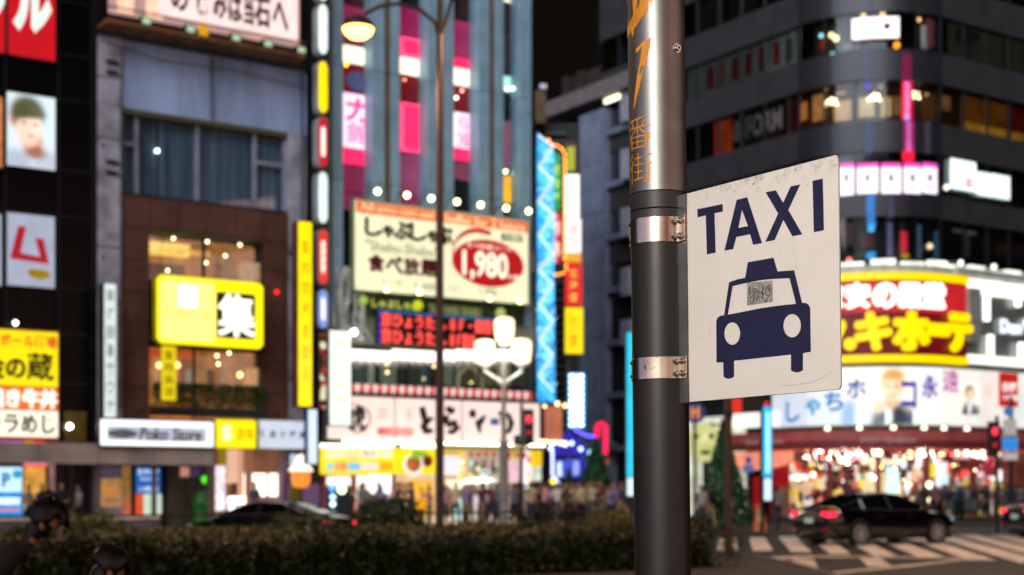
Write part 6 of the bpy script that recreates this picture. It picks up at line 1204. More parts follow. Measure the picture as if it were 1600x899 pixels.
def joints(lean=0., stride=.0, armL=None, armR=None, fem=False, twist=0.):
    w_ = .145 if fem else .17
    J = {'pelvis': ((0, 0, .93), .145, .105), 'belly': ((0, lean*.3, 1.08), .12 if fem else .135, .095), 'chest': ((0, lean*.8, 1.29), .14 if fem else .165, .105),
         'neck': ((0, lean+.0, 1.44), .05, .05), 'jaw': ((0, lean*1.2+.015, 1.51), .062, .07), 'face': ((0, lean*1.3+.015, 1.585), .078, .09), 'crown': ((0, lean*1.3, 1.655), .055, .06)}
    for s, sg, arm in (('L', 1, armL), ('R', -1, armR)):
        el, wr = arm or ((w_+.06, -.03, 1.10), (w_+.055, .06, .87)); el = (sg*el[0], el[1]+lean*.5, el[2]); wr = (sg*wr[0], wr[1], wr[2])
        d = (Vector(wr)-Vector(el)).normalized()
        J['sh'+s] = ((sg*w_, lean*.8, 1.37), .058, .056); J['el'+s] = (el, .043, .043); J['wr'+s] = (wr, .028, .026); h = Vector(wr)+d*.075; J['ha'+s] = (tuple(h), .036, .02); J['fi'+s] = (tuple(h+d*.085), .024, .013); J['th'+s] = (tuple(h+d*.03+Vector((-sg*.04, .02, 0))), .013, .012)
        st_ = stride*sg; J['hi'+s] = ((sg*.09, 0, .85), .088, .09); J['kn'+s] = ((sg*.095, st_*.5+.02+abs(stride)*.1, .48), .058, .062); J['an'+s] = ((sg*.09, st_, .1+(.06 if st_ < -.1 else 0)), .036, .042); J['to'+s] = ((sg*.1, st_+.14, .045+(.02 if st_ < -.1 else 0)), .036, .032)
    return J
PM = [skin_person('person_body', joints()), skin_person('person_body', joints(stride=.26, armL=((.24, -.16, 1.13), (.22, -.2, .9)), armR=((.22, .1, 1.12), (.2, .26, .95)))),
      skin_person('person_body', joints(stride=-.24, fem=True, armL=((.2, .1, 1.13), (.13, .3, 1.2)), lean=.02)), skin_person('person_body', joints(armL=((.28, .16, 1.25), (.14, .3, 1.52)), armR=((.28, .16, 1.25), (.14, .3, 1.5)), fem=True)),
      skin_person('person_body', joints(stride=.1, armR=((.24, .02, 1.12), (.14, .22, 1.05)), lean=.03)), skin_person('person_body', joints(fem=True, stride=.05, armL=((.21, .0, 1.12), (.1, .2, 1.08)), armR=((.2, -.02, 1.1), (.2, .02, .87))))]
SKN = [mat('skin_a', '#986a50', .55, var=.05), mat('skin_b', '#a87c60', .55, var=.05), mat('skin_c', '#a87454', .55, var=.05)]
HRS = [mat('hair_black', '#0c0a0a', .5), mat('hair_brown', '#2c1a10', .5), mat('hair_light_brown', '#5a3a20', .5)]
TOPS = {'white shirt': '#c8c4be', 'black T-shirt': '#15151a', 'navy shirt': '#1c2c50', 'grey hoodie': '#5a5a60', 'pink blouse': '#b87a80', 'cream blouse': '#b8a888', 'blue shirt': '#3a5c90', 'maroon top': '#5a1c28', 'olive jacket': '#3c3c26', 'lilac top': '#7a6a98'}
BOTS = {'black trousers': '#101014', 'blue jeans': '#1e2c48', 'beige trousers': '#8a7656', 'grey skirt': '#4a4a50', 'dark brown trousers': '#2a1c14'}
SHO = mat('shoe_black', '#0e0e10', .5); used = set(); pcount = 0
SKM = {}
def skirt_mesh(c_):
    if c_ not in SKM: SKM[c_] = MB().lathe((0, 0, 0), [(.145, 1.0), (.165, .9), (.21, .7), (.25, .5), (.235, .5), (.14, .98)], 14).mesh('skirt', mat('cloth_'+c_.replace(' ', '_'), BOTS[c_], .8), smooth=True)
    return SKM[c_]
BAG = MB().box(-.16, .16, -.07, .07, -.2, .2).mesh('shoulder_bag', mat('bag_leather', '#3a2418', .5))
def person(x, y, rot, where, top=None, bot=None, mi=None, z=.13, scale=None, group=None, hair=None, bag=None):
    global pcount
    for _ in range(3000):
        t = top or random.choice(list(TOPS)); b = bot or random.choice(list(BOTS)); ex = random.choice(['', ', brown hair', ' and a shoulder bag', ' facing the shops', ', arm raised', ' in mid stride'])
        ex = '' if mi is not None else ex
        k = mi if mi is not None else random.randrange(len(PM))
        h = hair if hair is not None else (1 if ex == ', brown hair' else 0); bg = bag if bag is not None else ex == ' and a shoulder bag'
        if mi is not None: ex = ''
        if ex == ', arm raised': k = 3
        if ex == ' in mid stride': k = 1
        if ex == ' facing the shops': rot = .58+math.pi*0+random.uniform(-.3, .3)
        lab = 'person in %s and %s%s %s' % (t, b, ex, where)
        if lab not in used and len(lab.split()) <= 16: break
    used.add(lab)
    o = bpy.data.objects.new('person', PM[k]); COL.objects.link(o); o.location = (x, y, z); o.rotation_euler = (0, 0, rot); s = scale or random.uniform(.94, 1.06); o.scale = (s, s, s)
    tagit(o, lab, 'person', group or 'people on the pavements')
    ms = [random.choice(SKN), mat('cloth_'+t.replace(' ', '_').replace('-', '_'), tuple(v*.42 for v in hx(TOPS[t])), .85) if x > 6 or x < -6 else mat('bright_cloth_'+t.replace(' ', '_').replace('-', '_'), tuple(min(.8, v*1.3+.02) for v in hx(TOPS[t])), .85), mat('cloth_'+b.replace(' ', '_'), BOTS[b], .8) if 'skirt' not in b else SKN[0], HRS[h], SHO]  # tops darkened at the sides, brightened mid-street: shade and light painted in
    for i, m_ in enumerate(ms): o.material_slots[i].link = 'OBJECT'; o.material_slots[i].material = m_
    if 'skirt' in b: c = bpy.data.objects.new('skirt', skirt_mesh(b)); COL.objects.link(c); c.parent = o
    if bg: c = bpy.data.objects.new('shoulder_bag', BAG); COL.objects.link(c); c.parent = o; c.location = (.27, -.02, .98)
    pcount += 1; return o
def at(px, Y): return (px-CX)/FPX*Y
# singled out walkers
person(at(1157, 50.5), 50.5, 2.9, 'standing beside the small orange signboard', 'blue shirt', 'black trousers', 0)
person(at(1215, 49.5), 49.5, .2, 'just left of the sedan tail light', 'white shirt', 'blue jeans', 4)
person(at(925, 52), 52, 3.2, 'below the red neon hook', 'cream blouse', 'grey skirt', 3)
person(at(1096, 47), 47, 2.6, 'by the mask, close to the pole', 'white shirt', 'blue jeans', 1); person(at(1110, 49), 49, .4, 'between pole and rusty post', 'black T-shirt', 'beige trousers', 2); person(at(1127, 50), 50, .3, 'just behind the rusty post', 'black T-shirt', 'black trousers', 0)
spots = []
def crowd(n, x0, x1, o0, o1, where, pxr, minr=.33):
    c = 0; tries = 0
    while c < n and tries < 4000:
        tries += 1; u = random.uniform(x0, x1); off = random.uniform(o0, o1); v = F.world(u, -off, 0); px = CX+FPX*v.x/v.y
        if not (pxr[0] < px < pxr[1]) or any((v.x-a)**2+(v.y-b)**2 < minr**2 for a, b in spots): continue
        spots.append((v.x, v.y)); person(v.x, v.y, random.uniform(0, 6.28), where(px) if callable(where) else where); c += 1
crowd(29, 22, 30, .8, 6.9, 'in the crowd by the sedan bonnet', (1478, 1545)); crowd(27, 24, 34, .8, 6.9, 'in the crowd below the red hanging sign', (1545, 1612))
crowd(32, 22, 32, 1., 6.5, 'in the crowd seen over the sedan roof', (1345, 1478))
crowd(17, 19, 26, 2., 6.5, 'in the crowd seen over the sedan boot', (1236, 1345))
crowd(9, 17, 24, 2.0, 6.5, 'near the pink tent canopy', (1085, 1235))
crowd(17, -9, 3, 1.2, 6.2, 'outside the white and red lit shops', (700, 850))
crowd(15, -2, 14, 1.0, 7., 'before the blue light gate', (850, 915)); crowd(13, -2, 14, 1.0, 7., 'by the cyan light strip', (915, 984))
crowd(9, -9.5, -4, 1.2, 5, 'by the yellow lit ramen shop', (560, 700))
for px, o_, t, b, k in ((45, 1.6, 'cream blouse', 'black trousers', 5), (66, 2.2, 'navy shirt', 'black trousers', 0), (75, 3., 'black T-shirt', 'blue jeans', 2), (97, 2.4, 'black T-shirt', 'black trousers', 4), (123, 2.0, 'white shirt', 'blue jeans', 1), (398, 1.4, 'lilac top', 'black trousers', 5)):
    v = F.world(F.u(px, o_), -o_, 0); person(v.x, v.y, random.uniform(2, 4), {45: 'in front of the yellow kiosk shelves', 66: 'beside the blue parking panel', 75: 'under the grey canopy near the kiosk', 97: 'waiting below the canopy tube lamp', 123: 'next to the dark blue column', 398: 'inside the bright cream entrance'}[px], t, b, k)
# two people passing close in front of the hedge at the lower left
def bend(J, ang):
    for k in J:
        if k[:2] in ('hi', 'kn', 'an', 'to') or k == 'pelvis': continue
        p, a, b = J[k]; y, z = p[1], p[2]-.93; t = ang*(1 if k not in ('jaw', 'face', 'crown') else .92); J[k] = ((p[0], y*math.cos(t)+z*math.sin(t), .93+z*math.cos(t)-y*math.sin(t)), a, b)
    return J
HEADS = []
def keep(J): HEADS.append((J['face'][0], tuple(Vector(J['crown'][0])-Vector(J['jaw'][0])))); return J
PM.append(skin_person('person_body', keep(bend(joints(armL=((.25, .1, 1.1), (.2, .42, 1.12)), armR=((.25, .1, 1.1), (.2, .45, 1.1)), stride=.2), 1.0)))); PM.append(skin_person('person_body', keep(bend(joints(armL=((.23, .1, 1.1), (.2, .3, 1.0)), armR=((.23, .1, 1.1), (.2, .3, 1.0)), stride=.12), 1.2))))
o = person(at(-85, 7.2), 7.2, -1.35, 'leaning forward in front of the hedge at lower left', 'black T-shirt', 'black trousers', 6, z=.12, scale=.93, group='passers-by close to the camera', bag=False, hair=0)
o['label'] = 'dark haired person in black leaning forward in front of the hedge at lower left'
o = person(at(-12, 6.1), 6.1, -1.1, 'stooping', 'black T-shirt', 'black trousers', 7, z=.12, scale=.85, group='passers-by close to the camera', bag=False, hair=0)
o['label'] = 'stooping person with short dark hair, lower left beside the taller dark haired one'

def add_hair(o, k):
    """a cap of hair with an uneven edge, ears and nose, fitted to the head of body k"""
    c, up = HEADS[k]; c = Vector(c); up = Vector(up).normalized(); fw_ = Vector((1, 0, 0)).cross(up)*-1; fw_ = Vector((0, up.z, -up.y))
    mb = MB(); n, m = 26, 16; vs = []
    for j in range(m+1):
        t = math.pi*j/m
        for i in range(n):
            a = 2*math.pi*i/n; d = up*math.cos(t)+(Vector((1, 0, 0))*math.cos(a)*.84+fw_*math.sin(a)*1.08)*math.sin(t); r = .112+.007*math.sin(i*2.3+j*1.7)+.004*math.sin(i*5.1)
            vs.append(c+up*.012-fw_*.012+d*r)
    fs = []
    for j in range(m):
        for i in range(n):
            a = 2*math.pi*(i+.5)/n; t = math.pi*(j+.5)/m; face = math.sin(a) > .25 and t > 1.05+.12*math.sin(i*3); neck = t > 2.15
            if not face and not neck: fs.append((j*n+i, (j+1)*n+i, (j+1)*n+(i+1) % n, j*n+(i+1) % n))
    h = bpy.data.objects.new('hair', mb.add(vs, fs).mesh('hair', HRS[0], smooth=True)); COL.objects.link(h); h.parent = o
    s_ = h.modifiers.new('t', 'SOLIDIFY'); s_.thickness = .02
    em = MB()
    for sg in (-1, 1): em.sph(tuple(c+Vector((sg*.078, 0, 0))-up*.03), .018, 8, 6, zs=1.5)
    e_ = bpy.data.objects.new('ear', em.mesh('ear', SKN[0], smooth=True)); COL.objects.link(e_); e_.parent = o; e_['kind'] = 'stuff'
    nm = MB().cyl(tuple(c+fw_*.085+up*.02), tuple(c+fw_*.118-up*.025), .008, .017, 8); n_ = bpy.data.objects.new('nose', nm.mesh('nose', SKN[0], smooth=True)); COL.objects.link(n_); n_.parent = o
NEAR = [o_ for o_ in bpy.data.objects if o_.get('group') == 'passers-by close to the camera']
for o_ in NEAR: add_hair(o_, 0 if o_.data == PM[6] else 1)
# ================================================================== cars
TIRE = mat('tyre_rubber', '#0a0a0b', .8); RIMM = mat('alloy_rim', '#c8c8cc', .35, .5); CGL = mat('car_glass', '#05070a', .04, 0, .1)
def make_car(paint, label, name='parked_car', loc=(0, 0), head=0., cat='car', group=None, sc=None, brake=True, stripe=None):
    fr = Fr(loc[0], loc[1], math.cos(head), math.sin(head)); T = Th(name, label, cat, fr, (0, 0, 0), group)
    st_ = [(-2.45, .70, .44, .80), (-2.42, .80, .36, .93), (-2.30, .88, .28, 1.02), (-2.0, .915, .22, 1.05), (-1.5, .925, .2, 1.03), (-.8, .93, .19, 1.0), (0, .93, .18, .98), (.7, .93, .18, .97), (1.15, .925, .19, .965), (1.6, .915, .2, .92), (1.9, .90, .22, .86), (2.12, .86, .26, .79), (2.26, .76, .34, .69), (2.31, .6, .42, .62)]
    vs = []; K = 13
    for x, w_, zb, zt in st_:
        half = [(0, zb), (w_*.8, zb), (w_*.97, zb+.09), (w_, (zb+zt)*.5), (w_*.985, zt-.16), (w_*.9, zt-.04), (w_*.5, zt+.01)]
        ring = [(y, z) for y, z in half]+[(0, zt+.02)]+[(-y, z) for y, z in reversed(half[1:])]
        K = len(ring); vs += [(x, y, z) for y, z in ring]
    fs = [(i*K+k, i*K+(k+1) % K, (i+1)*K+(k+1) % K, (i+1)*K+k) for i in range(len(st_)-1) for k in range(K)]+[tuple(range(K-1, -1, -1)), tuple((len(st_)-1)*K+k for k in range(K))]
    b = T.part('body', MB().add(vs, fs), paint, smooth=True)
    # cabin: dark glass volume, painted roof skin and pillars
    cs = [(1.22, .80, .80, .955), (.88, .79, .72, 1.13), (.22, .78, .60, 1.40), (-.3, .78, .585, 1.455), (-.85, .78, .58, 1.43), (-1.45, .79, .64, 1.235), (-2.05, .76, .76, 1.03)]
    vs = []
    for x, wb, wt, zt in cs: vs += [(x, -wb, .94), (x, -wt, zt-.03), (x, -wt*.8, zt), (x, 0, zt+.015), (x, wt*.8, zt), (x, wt, zt-.03), (x, wb, .94)]
    fs = [(i*7+k, (i+1)*7+k, (i+1)*7+k+1, i*7+k+1) for i in range(6) for k in range(6)]+[(0, 1, 2, 3, 4, 5, 6), tuple(42+k for k in range(6, -1, -1))]
    T.part('window_glass', MB().add(vs, fs), CGL)
    rv = []; 
    for x, wb, wt, zt in cs[2:5]: rv += [(x, -wt-.01, zt-.045), (x, -wt*.8, zt+.012), (x, 0, zt+.027), (x, wt*.8, zt+.012), (x, wt+.01, zt-.045)]
    T.part('roof', MB().add(rv, [(i*5+k, (i+1)*5+k, (i+1)*5+k+1, i*5+k+1) for i in range(2) for k in range(4)]), paint, smooth=True)
    for sg in (-1, 1):
        T.part('pillar', MB().tube([(1.2, sg*.8, .96), (.87, sg*.73, 1.13), (.22, sg*.605, 1.39), (-.3, sg*.592, 1.44), (-.85, sg*.585, 1.415), (-1.45, sg*.645, 1.215), (-2.05, sg*.77, 1.015)], .028, 6), paint, smooth=True)
        T.part('pillar', MB().tube([(-.18, sg*.80, .96), (-.26, sg*.6, 1.40)], .03, 5), BLK); T.part('pillar', MB().tube([(-1.15, sg*.80, .96), (-1.2, sg*.625, 1.27)], .045, 5), paint)
        T.part('sill_trim', MB().box(-1.1, 1.1, sg*.93-.012, sg*.93+.012, .30, .335), mat('chrome_trim', '#6a6a70', .2, .9)); T.part('window_trim', MB().tube([(1.1, sg*.845, .965), (0, sg*.855, .985), (-1.7, sg*.84, 1.02)], .012, 5), mat('chrome_trim'))
        for x in (.55, -.55): h_ = T.part('door_handle', MB().box(x-.22, x-.04, sg*.925-.02, sg*.925+.02, .80, .83), mat('chrome_trim'))
        m_ = T.part('wing_mirror', MB().sph((.88, sg*1.0, 1.02), .11, 8, 6, zs=.7), paint)
        for x in (-1.42, 1.43):
            c = (x, sg*.80, .33); T.part('wheel_arch', MB().cyl((x, sg*.90, .36), (x, sg*.934, .36), .385, n=24), BLK)
            wv = MB().cyl((x, sg*.72, .33), (x, sg*.945, .33), .325, n=24); wh = T.part('wheel', wv, TIRE)
            rm = MB(); rm.cyl((x, sg*.94, .33), (x, sg*.952, .33), .235, n=20, mi=1); rm.cyl((x, sg*.95, .33), (x, sg*.965, .33), .05, n=10)
            for k in range(8): a = k*math.pi/4; rm.tube([(x+.04*math.cos(a), sg*.957, .33+.04*math.sin(a)), (x+.225*math.cos(a), sg*.957, .33+.225*math.sin(a))], .018, 4)
            rm.lathe  # rim lip
            for k in range(20): a = k*math.pi/10; a2 = (k+1)*math.pi/10; rm.tube([(x+.228*math.cos(a), sg*.955, .33+.228*math.sin(a)), (x+.228*math.cos(a2), sg*.955, .33+.228*math.sin(a2))], .012, 4)
            T.part('rim', rm, [RIMM, BLK], wh)
        tl = MB().add([(-2.435, sg*.52, .80), (-2.47, sg*.52, .92), (-2.42, sg*.80, .94), (-2.26, sg*.90, .93), (-2.24, sg*.915, .82), (-2.44, sg*.78, .79), (-2.3, sg*.5, .8), (-2.3, sg*.5, .92)], [(0, 1, 2, 5), (5, 2, 3, 4), (0, 6, 7, 1), (1, 7, 3, 2), (0, 5, 4, 6)])
        T.part('tail_light', tl, E('#ff2038', 3.4 if brake else .7)); T.part('rear_reflector', MB().box(-2.455, -2.40, sg*.66-.1, sg*.66+.1, .42, .47), E('#c01020', .7))
        T.part('headlight', MB().add([(2.27, sg*.5, .62), (2.29, sg*.5, .72), (2.09, sg*.85, .77), (2.12, sg*.86, .67)], [(0, 1, 2, 3)]), E('#e8f4ff', .6)); T.part('exhaust_tip', MB().cyl((-2.47, sg*.55, .3), (-2.38, sg*.55, .3), .045), mat('chrome_trim'))
    T.part('brake_light', MB().box(-1.50, -1.40, -.19, .19, 1.175, 1.225), E('#ff2020', 2.4 if brake else .5)); T.part('number_plate', MB().box(-2.485, -2.45, -.17, .17, .62, .76), E('#c8d8c8', .35)); T.part('bumper_strip', MB().box(-2.47, -2.40, -.7, .7, .44, .47), BLK); T.part('boot_trim', MB().box(-2.475, -2.44, -.42, .42, .79, .81), mat('chrome_trim'))
    T.part('grille', MB().box(2.26, 2.33, -.4, .4, .44, .6), BLK); T.part('underbody', MB().box(-2.2, 2.2, -.7, .7, .16, .3), BLK)
    if stripe: 
        for sg in (-1, 1): T.part('side_stripe', MB().box(-2.2, 2.1, sg*.932-.005, sg*.932+.005, .62, .74), stripe)
    if sc: T.o.scale = sc
    return T
BPT = mat('black_car_paint', '#050507', .12, .2, 0, coat=1.)
hd = math.atan2(1.31, 2.53); d_ = Vector((math.cos(hd), math.sin(hd))); lat = Vector((-d_.y, d_.x))
rear = Vector((9.65, 39.4)); cpos = rear+d_*1.42+lat*.93
make_car(BPT, 'black sedan turning across the crosswalk with glowing red brake lights', loc=(cpos.x, cpos.y), head=hd, name='black_sedan')
make_car(mat('dark_car_paint', '#0c0d10', .2, .3, coat=1.), 'dark car cut by the right border with one red tail light', loc=(18.6, 46.5), head=.25, name='parked_car')
make_car(mat('green_taxi_paint', '#07180d', .2, .2, coat=1.), 'dark green cab waiting behind the hedge before the cream entrance', loc=(-6.1, 35.6), head=2.6, name='taxi_cab', stripe=mat('taxi_yellow', '#5c500c', .5), sc=(.95, .93, .85))
# ================================================================== the sign pole and its TAXI plate
LEAN = -.0122; PB = Vector((.4503, 4.1, 0.)); PM4 = Matrix.Translation(PB) @ Matrix.Rotation(LEAN, 4, 'Y'); PI4 = PM4.inverted(); PR = .0808
def steel(name, col, rough, streak=30., amp=.08, metal=1., bumpy=.02):
    m = bpy.data.materials.new(name); m.use_nodes = True; n = m.node_tree; b = n.nodes['Principled BSDF']; b.inputs['Metallic'].default_value = metal; b.inputs['Roughness'].default_value = rough; b.inputs['Base Color'].default_value = (*col, 1)
    tc = n.nodes.new('ShaderNodeTexCoord'); mp = n.nodes.new('ShaderNodeMapping'); mp.inputs['Scale'].default_value = (1, 1, streak); nz = n.nodes.new('ShaderNodeTexNoise'); nz.inputs['Scale'].default_value = 14; nz.inputs['Detail'].default_value = 5
    nz2 = n.nodes.new('ShaderNodeTexNoise'); nz2.inputs['Scale'].default_value = 9; nz2.inputs['Detail'].default_value = 8
    mr = n.nodes.new('ShaderNodeMapRange'); mr.inputs[3].default_value = rough-amp; mr.inputs[4].default_value = rough+amp; mr2 = n.nodes.new('ShaderNodeMapRange'); mr2.inputs[1].default_value = .35; mr2.inputs[2].default_value = .7; mr2.inputs[3].default_value = .82; mr2.inputs[4].default_value = 1.08
    sc_ = n.nodes.new('ShaderNodeVectorMath'); sc_.operation = 'SCALE'; sc_.inputs[0].default_value = col
    n.links.new(tc.outputs['Object'], mp.inputs[0]); n.links.new(mp.outputs[0], nz.inputs[0]); n.links.new(tc.outputs['Object'], nz2.inputs[0]); n.links.new(nz.outputs[0], mr.inputs[0]); n.links.new(mr.outputs[0], b.inputs['Roughness'])
    n.links.new(nz2.outputs[0], mr2.inputs[0]); n.links.new(mr2.outputs[0], sc_.inputs['Scale']); n.links.new(sc_.outputs[0], b.inputs['Base Color'])
    bp = n.nodes.new('ShaderNodeBump'); bp.inputs['Strength'].default_value = bumpy; bp.inputs['Distance'].default_value = .003; n.links.new(nz2.outputs[0], bp.inputs['Height']); n.links.new(bp.outputs[0], b.inputs['Normal']); return m
STL = steel('brushed_steel_sleeve', (.25, .245, .24), .45, streak=1., amp=.03, bumpy=.0); STB = steel('polished_band', (.70, .62, .54), .24, amp=.03, bumpy=0.); STF = steel('flange_steel', (.45, .46, .45), .32)
PBK = steel('black_painted_pole', (.011, .0105, .010), .45, 1, .05, .0, .03); PRG = steel('black_rubber_collar', (.022, .021, .020), .5, 1, .05, 0., .1)
def zl(py): return EYE+(HY-py)/FPX*(4.1)
T = Th('sign_pole', 'round pole, black below and steel sleeved above, with orange lettering, carrying the TAXI sign', 'pole', W0, (0, 0, 0)); T.o.matrix_world = PM4; POLE = T
def ring(name, r, z0, z1, m, n=64, parent=None, bev=.0015):
    return T.part(name, MB().lathe((0, 0, 0), [(r-bev, z0), (r, z0+bev), (r, z1-bev), (r-bev, z1)], n), m, parent, smooth=False)
def smoothed(o):
    o.data.polygons.foreach_set('use_smooth', [len(p.vertices) == 4 for p in o.data.polygons]); o.data.set_sharp_from_angle(angle=rad(42)); return o
smoothed(T.part('shaft', MB().lathe((0, 0, 0), [(PR, .1), (PR, zl(347))], 64), PBK)); smoothed(T.part('sleeve', MB().lathe((0, 0, 0), [(PR+.0012, zl(305)), (PR+.0012, 4.4)], 96), STL)); 
smoothed(ring('collar', PR+.0008, zl(332), zl(306), PRG)); smoothed(ring('collar', PR+.0004, zl(347), zl(333), PRG)); smoothed(T.part('base_flange', MB().lathe((0, 0, 0), [(.16, .12), (.16, .14), (.09, .16)], 32), GRY))
ta = Vector((.582, -.813)).normalized(); tn = Vector((ta.y, -ta.x))      # along the plate, and its face normal (towards the viewer's left)
if tn.y > 0: tn = -tn
bands_ = []
for py0, py1 in ((385, 346), (595, 561)):
    z0, z1 = zl(py0), zl(py1); b = smoothed(ring('steel_band', PR+.0032, z0, z1, STB, 72, bev=.001)); 
    # clamp tabs along the plate direction, with bolts
    for sgn in (1, -1):
        c0 = ta*(PR-.004)+tn*(.004 if sgn > 0 else -.007); c1 = ta*(PR+.036)+tn*(.004 if sgn > 0 else -.007); w2 = tn*.003*sgn
        T.part('clamp_tab', MB().add([(c0.x, c0.y, z0), (c1.x, c1.y, z0), (c1.x, c1.y, z1), (c0.x, c0.y, z1), (c0.x+w2.x, c0.y+w2.y, z0), (c1.x+w2.x, c1.y+w2.y, z0), (c1.x+w2.x, c1.y+w2.y, z1), (c0.x+w2.x, c0.y+w2.y, z1)],
               [(0, 1, 2, 3), (4, 7, 6, 5), (0, 4, 5, 1), (1, 5, 6, 2), (2, 6, 7, 3), (3, 7, 4, 0)]), STB, b)
    for zz in (z0+.014, z1-.014):
        q = ta*(PR+.016)+tn*.007; h = lambda d: (q.x+tn.x*d, q.y+tn.y*d, zz); T.part('bolt', MB().cyl(h(0), h(.008), .0085, n=6).cyl(h(.008), h(.015), .0055, n=12).cyl(h(0), h(.0015), .011, n=16), STB, b)
        q2 = ta*(PR+.030)+tn*.007; h2 = lambda d: (q2.x+tn.x*d, q2.y+tn.y*d, zz+.002); T.part('bolt', MB().cyl(h2(0), h2(.005), .006, n=10), STB, b)
    q = -ta*(PR+.003)-Vector((0, 0)); 
    for zz in (z0+.012, z1-.012): e = Vector((-1, -.05)).normalized()*(PR+.002); T.part('rivet', MB().sph((e.x, e.y, zz), .005, 8, 6), mat('rivet_dark', '#16120f', .4, .5), b)
# stamped marks on the lower band
EM = mat('stamped_mark', '#5a4a3c', .35, .8); random.seed(11)
zb0_ = zl(590)
for i, ch in enumerate('NIRSU'):
    V, Fc = glyphs(ch, .0); lo = V.min(0); hi = V.max(0); a0 = rad(-128+i*9); mbm = MB(); mbm.add([((PR+.0042)*math.cos(a0+(v[0]-lo[0])*.10), (PR+.0042)*math.sin(a0+(v[0]-lo[0])*.10), zl(581)+(v[1]-lo[1])*.016) for v in V], Fc); T.part('stamped_letter', mbm, EM)
    break
for i in range(16):
    a0 = rad(-150+random.random()*45); z0 = zl(592)+random.random()*.052; mbm = MB(); k = random.uniform(.03, .07); dz = random.uniform(.003, .012)
    mbm.add([((PR+.0042)*math.cos(a0), (PR+.0042)*math.sin(a0), z0), ((PR+.0042)*math.cos(a0+k), (PR+.0042)*math.sin(a0+k), z0+dz*.3), ((PR+.0042)*math.cos(a0+k), (PR+.0042)*math.sin(a0+k), z0+dz*.3+.0015), ((PR+.0042)*math.cos(a0), (PR+.0042)*math.sin(a0), z0+.0015)], [(0, 1, 2, 3)]); T.part('scratch', mbm, EM)
# screw on the sleeve
e = Vector((math.sin(rad(38)), -math.cos(rad(38)))); zs_ = zl(87); sb = T.part('sleeve_screw', MB().cyl((e.x*PR, e.y*PR, zs_), (e.x*(PR+.004), e.y*(PR+.004), zs_), .0135, n=20).cyl((e.x*(PR+.003), e.y*(PR+.003), zs_), (e.x*(PR+.011), e.y*(PR+.011), zs_), .0095, .008, n=16), STB); T.part('screw_slot', MB().cyl((e.x*(PR+.010), e.y*(PR+.010), zs_), (e.x*(PR+.0115), e.y*(PR+.0115), zs_), .004, n=6), BLK, sb)
# orange lettering wrapped round the sleeve: angle 0 faces the camera, negative to the left
ORG = mat('orange_vinyl', (.62, .24, .015), .3, .0, .12, 30, obj=True)
def wrap(ch, a0, a1, py0, py1, bold=0, m=ORG, slant=0):
    V, Fc = glyphs(ch, bold); lo = V.min(0); hi = V.max(0); vs = []
    bmx = bmesh.new(); vv = [bmx.verts.new(v) for v in V]
    for f in Fc:
        try: bmx.faces.new([vv[i] for i in f])
        except Exception: pass
    for k in range(1, 12): bmesh.ops.bisect_plane(bmx, geom=bmx.verts[:]+bmx.edges[:]+bmx.faces[:], plane_co=(lo[0]+(hi[0]-lo[0])*k/12, 0, 0), plane_no=(1, 0, 0))
    bmx.verts.ensure_lookup_table(); idx = {v: i for i, v in enumerate(bmx.verts)}
    for v in bmx.verts:
        u = (v.co.x-lo[0])/(hi[0]-lo[0]); w_ = (v.co.y-lo[1])/(hi[1]-lo[1]); a = rad(a0+(a1-a0)*(u+slant*(w_-.5))); z = zl(py1)+(zl(py0)-zl(py1))*w_; r = PR+.0022; vs.append((r*math.sin(a), -r*math.cos(a), z))
    fs = [tuple(idx[v] for v in f.verts) for f in bmx.faces]; bmx.free(); return POLE.part('orange_lettering', MB().add(vs, fs), m)
wrap('り', -112, -10, -62, 62, .03, slant=.12)
wrap('番', -78, -19, 190, 240, -.012); wrap('街', -78, -17, 246, 292, -.012)
def wpoly(pts):
    vs = []
    for px, py in pts: s = max(-.985, min(.985, ((px-1024.5)/FPX*4.02)/(PR+.0022))); a = math.asin(s); vs.append(((PR+.0024)*math.sin(a), -(PR+.0024)*math.cos(a), zl(py)))
    P_ = [Vector((math.atan2(v[0], -v[1])*.08, v[2], 0)) for v in vs]; POLE.part('orange_stroke', MB().add(vs, [tuple(t) for t in tessellate_polygon([P_])]), ORG)
wpoly([(1011, 73), (1010, 82), (1004, 108), (995, 140), (987, 172), (984.5, 178), (986, 160), (990, 130), (996, 98), (998, 84), (990, 92), (989, 86), (999, 77)])
wpoly([(1018, 0), (1022, -14), (1010, -14), (1000, 6), (1008, 14), (1012, 22), (1020, 8)])
wpoly([(984.5, -10), (990, -10), (993, 6), (990, 40), (985, 66), (983.6, 60), (986, 30)])

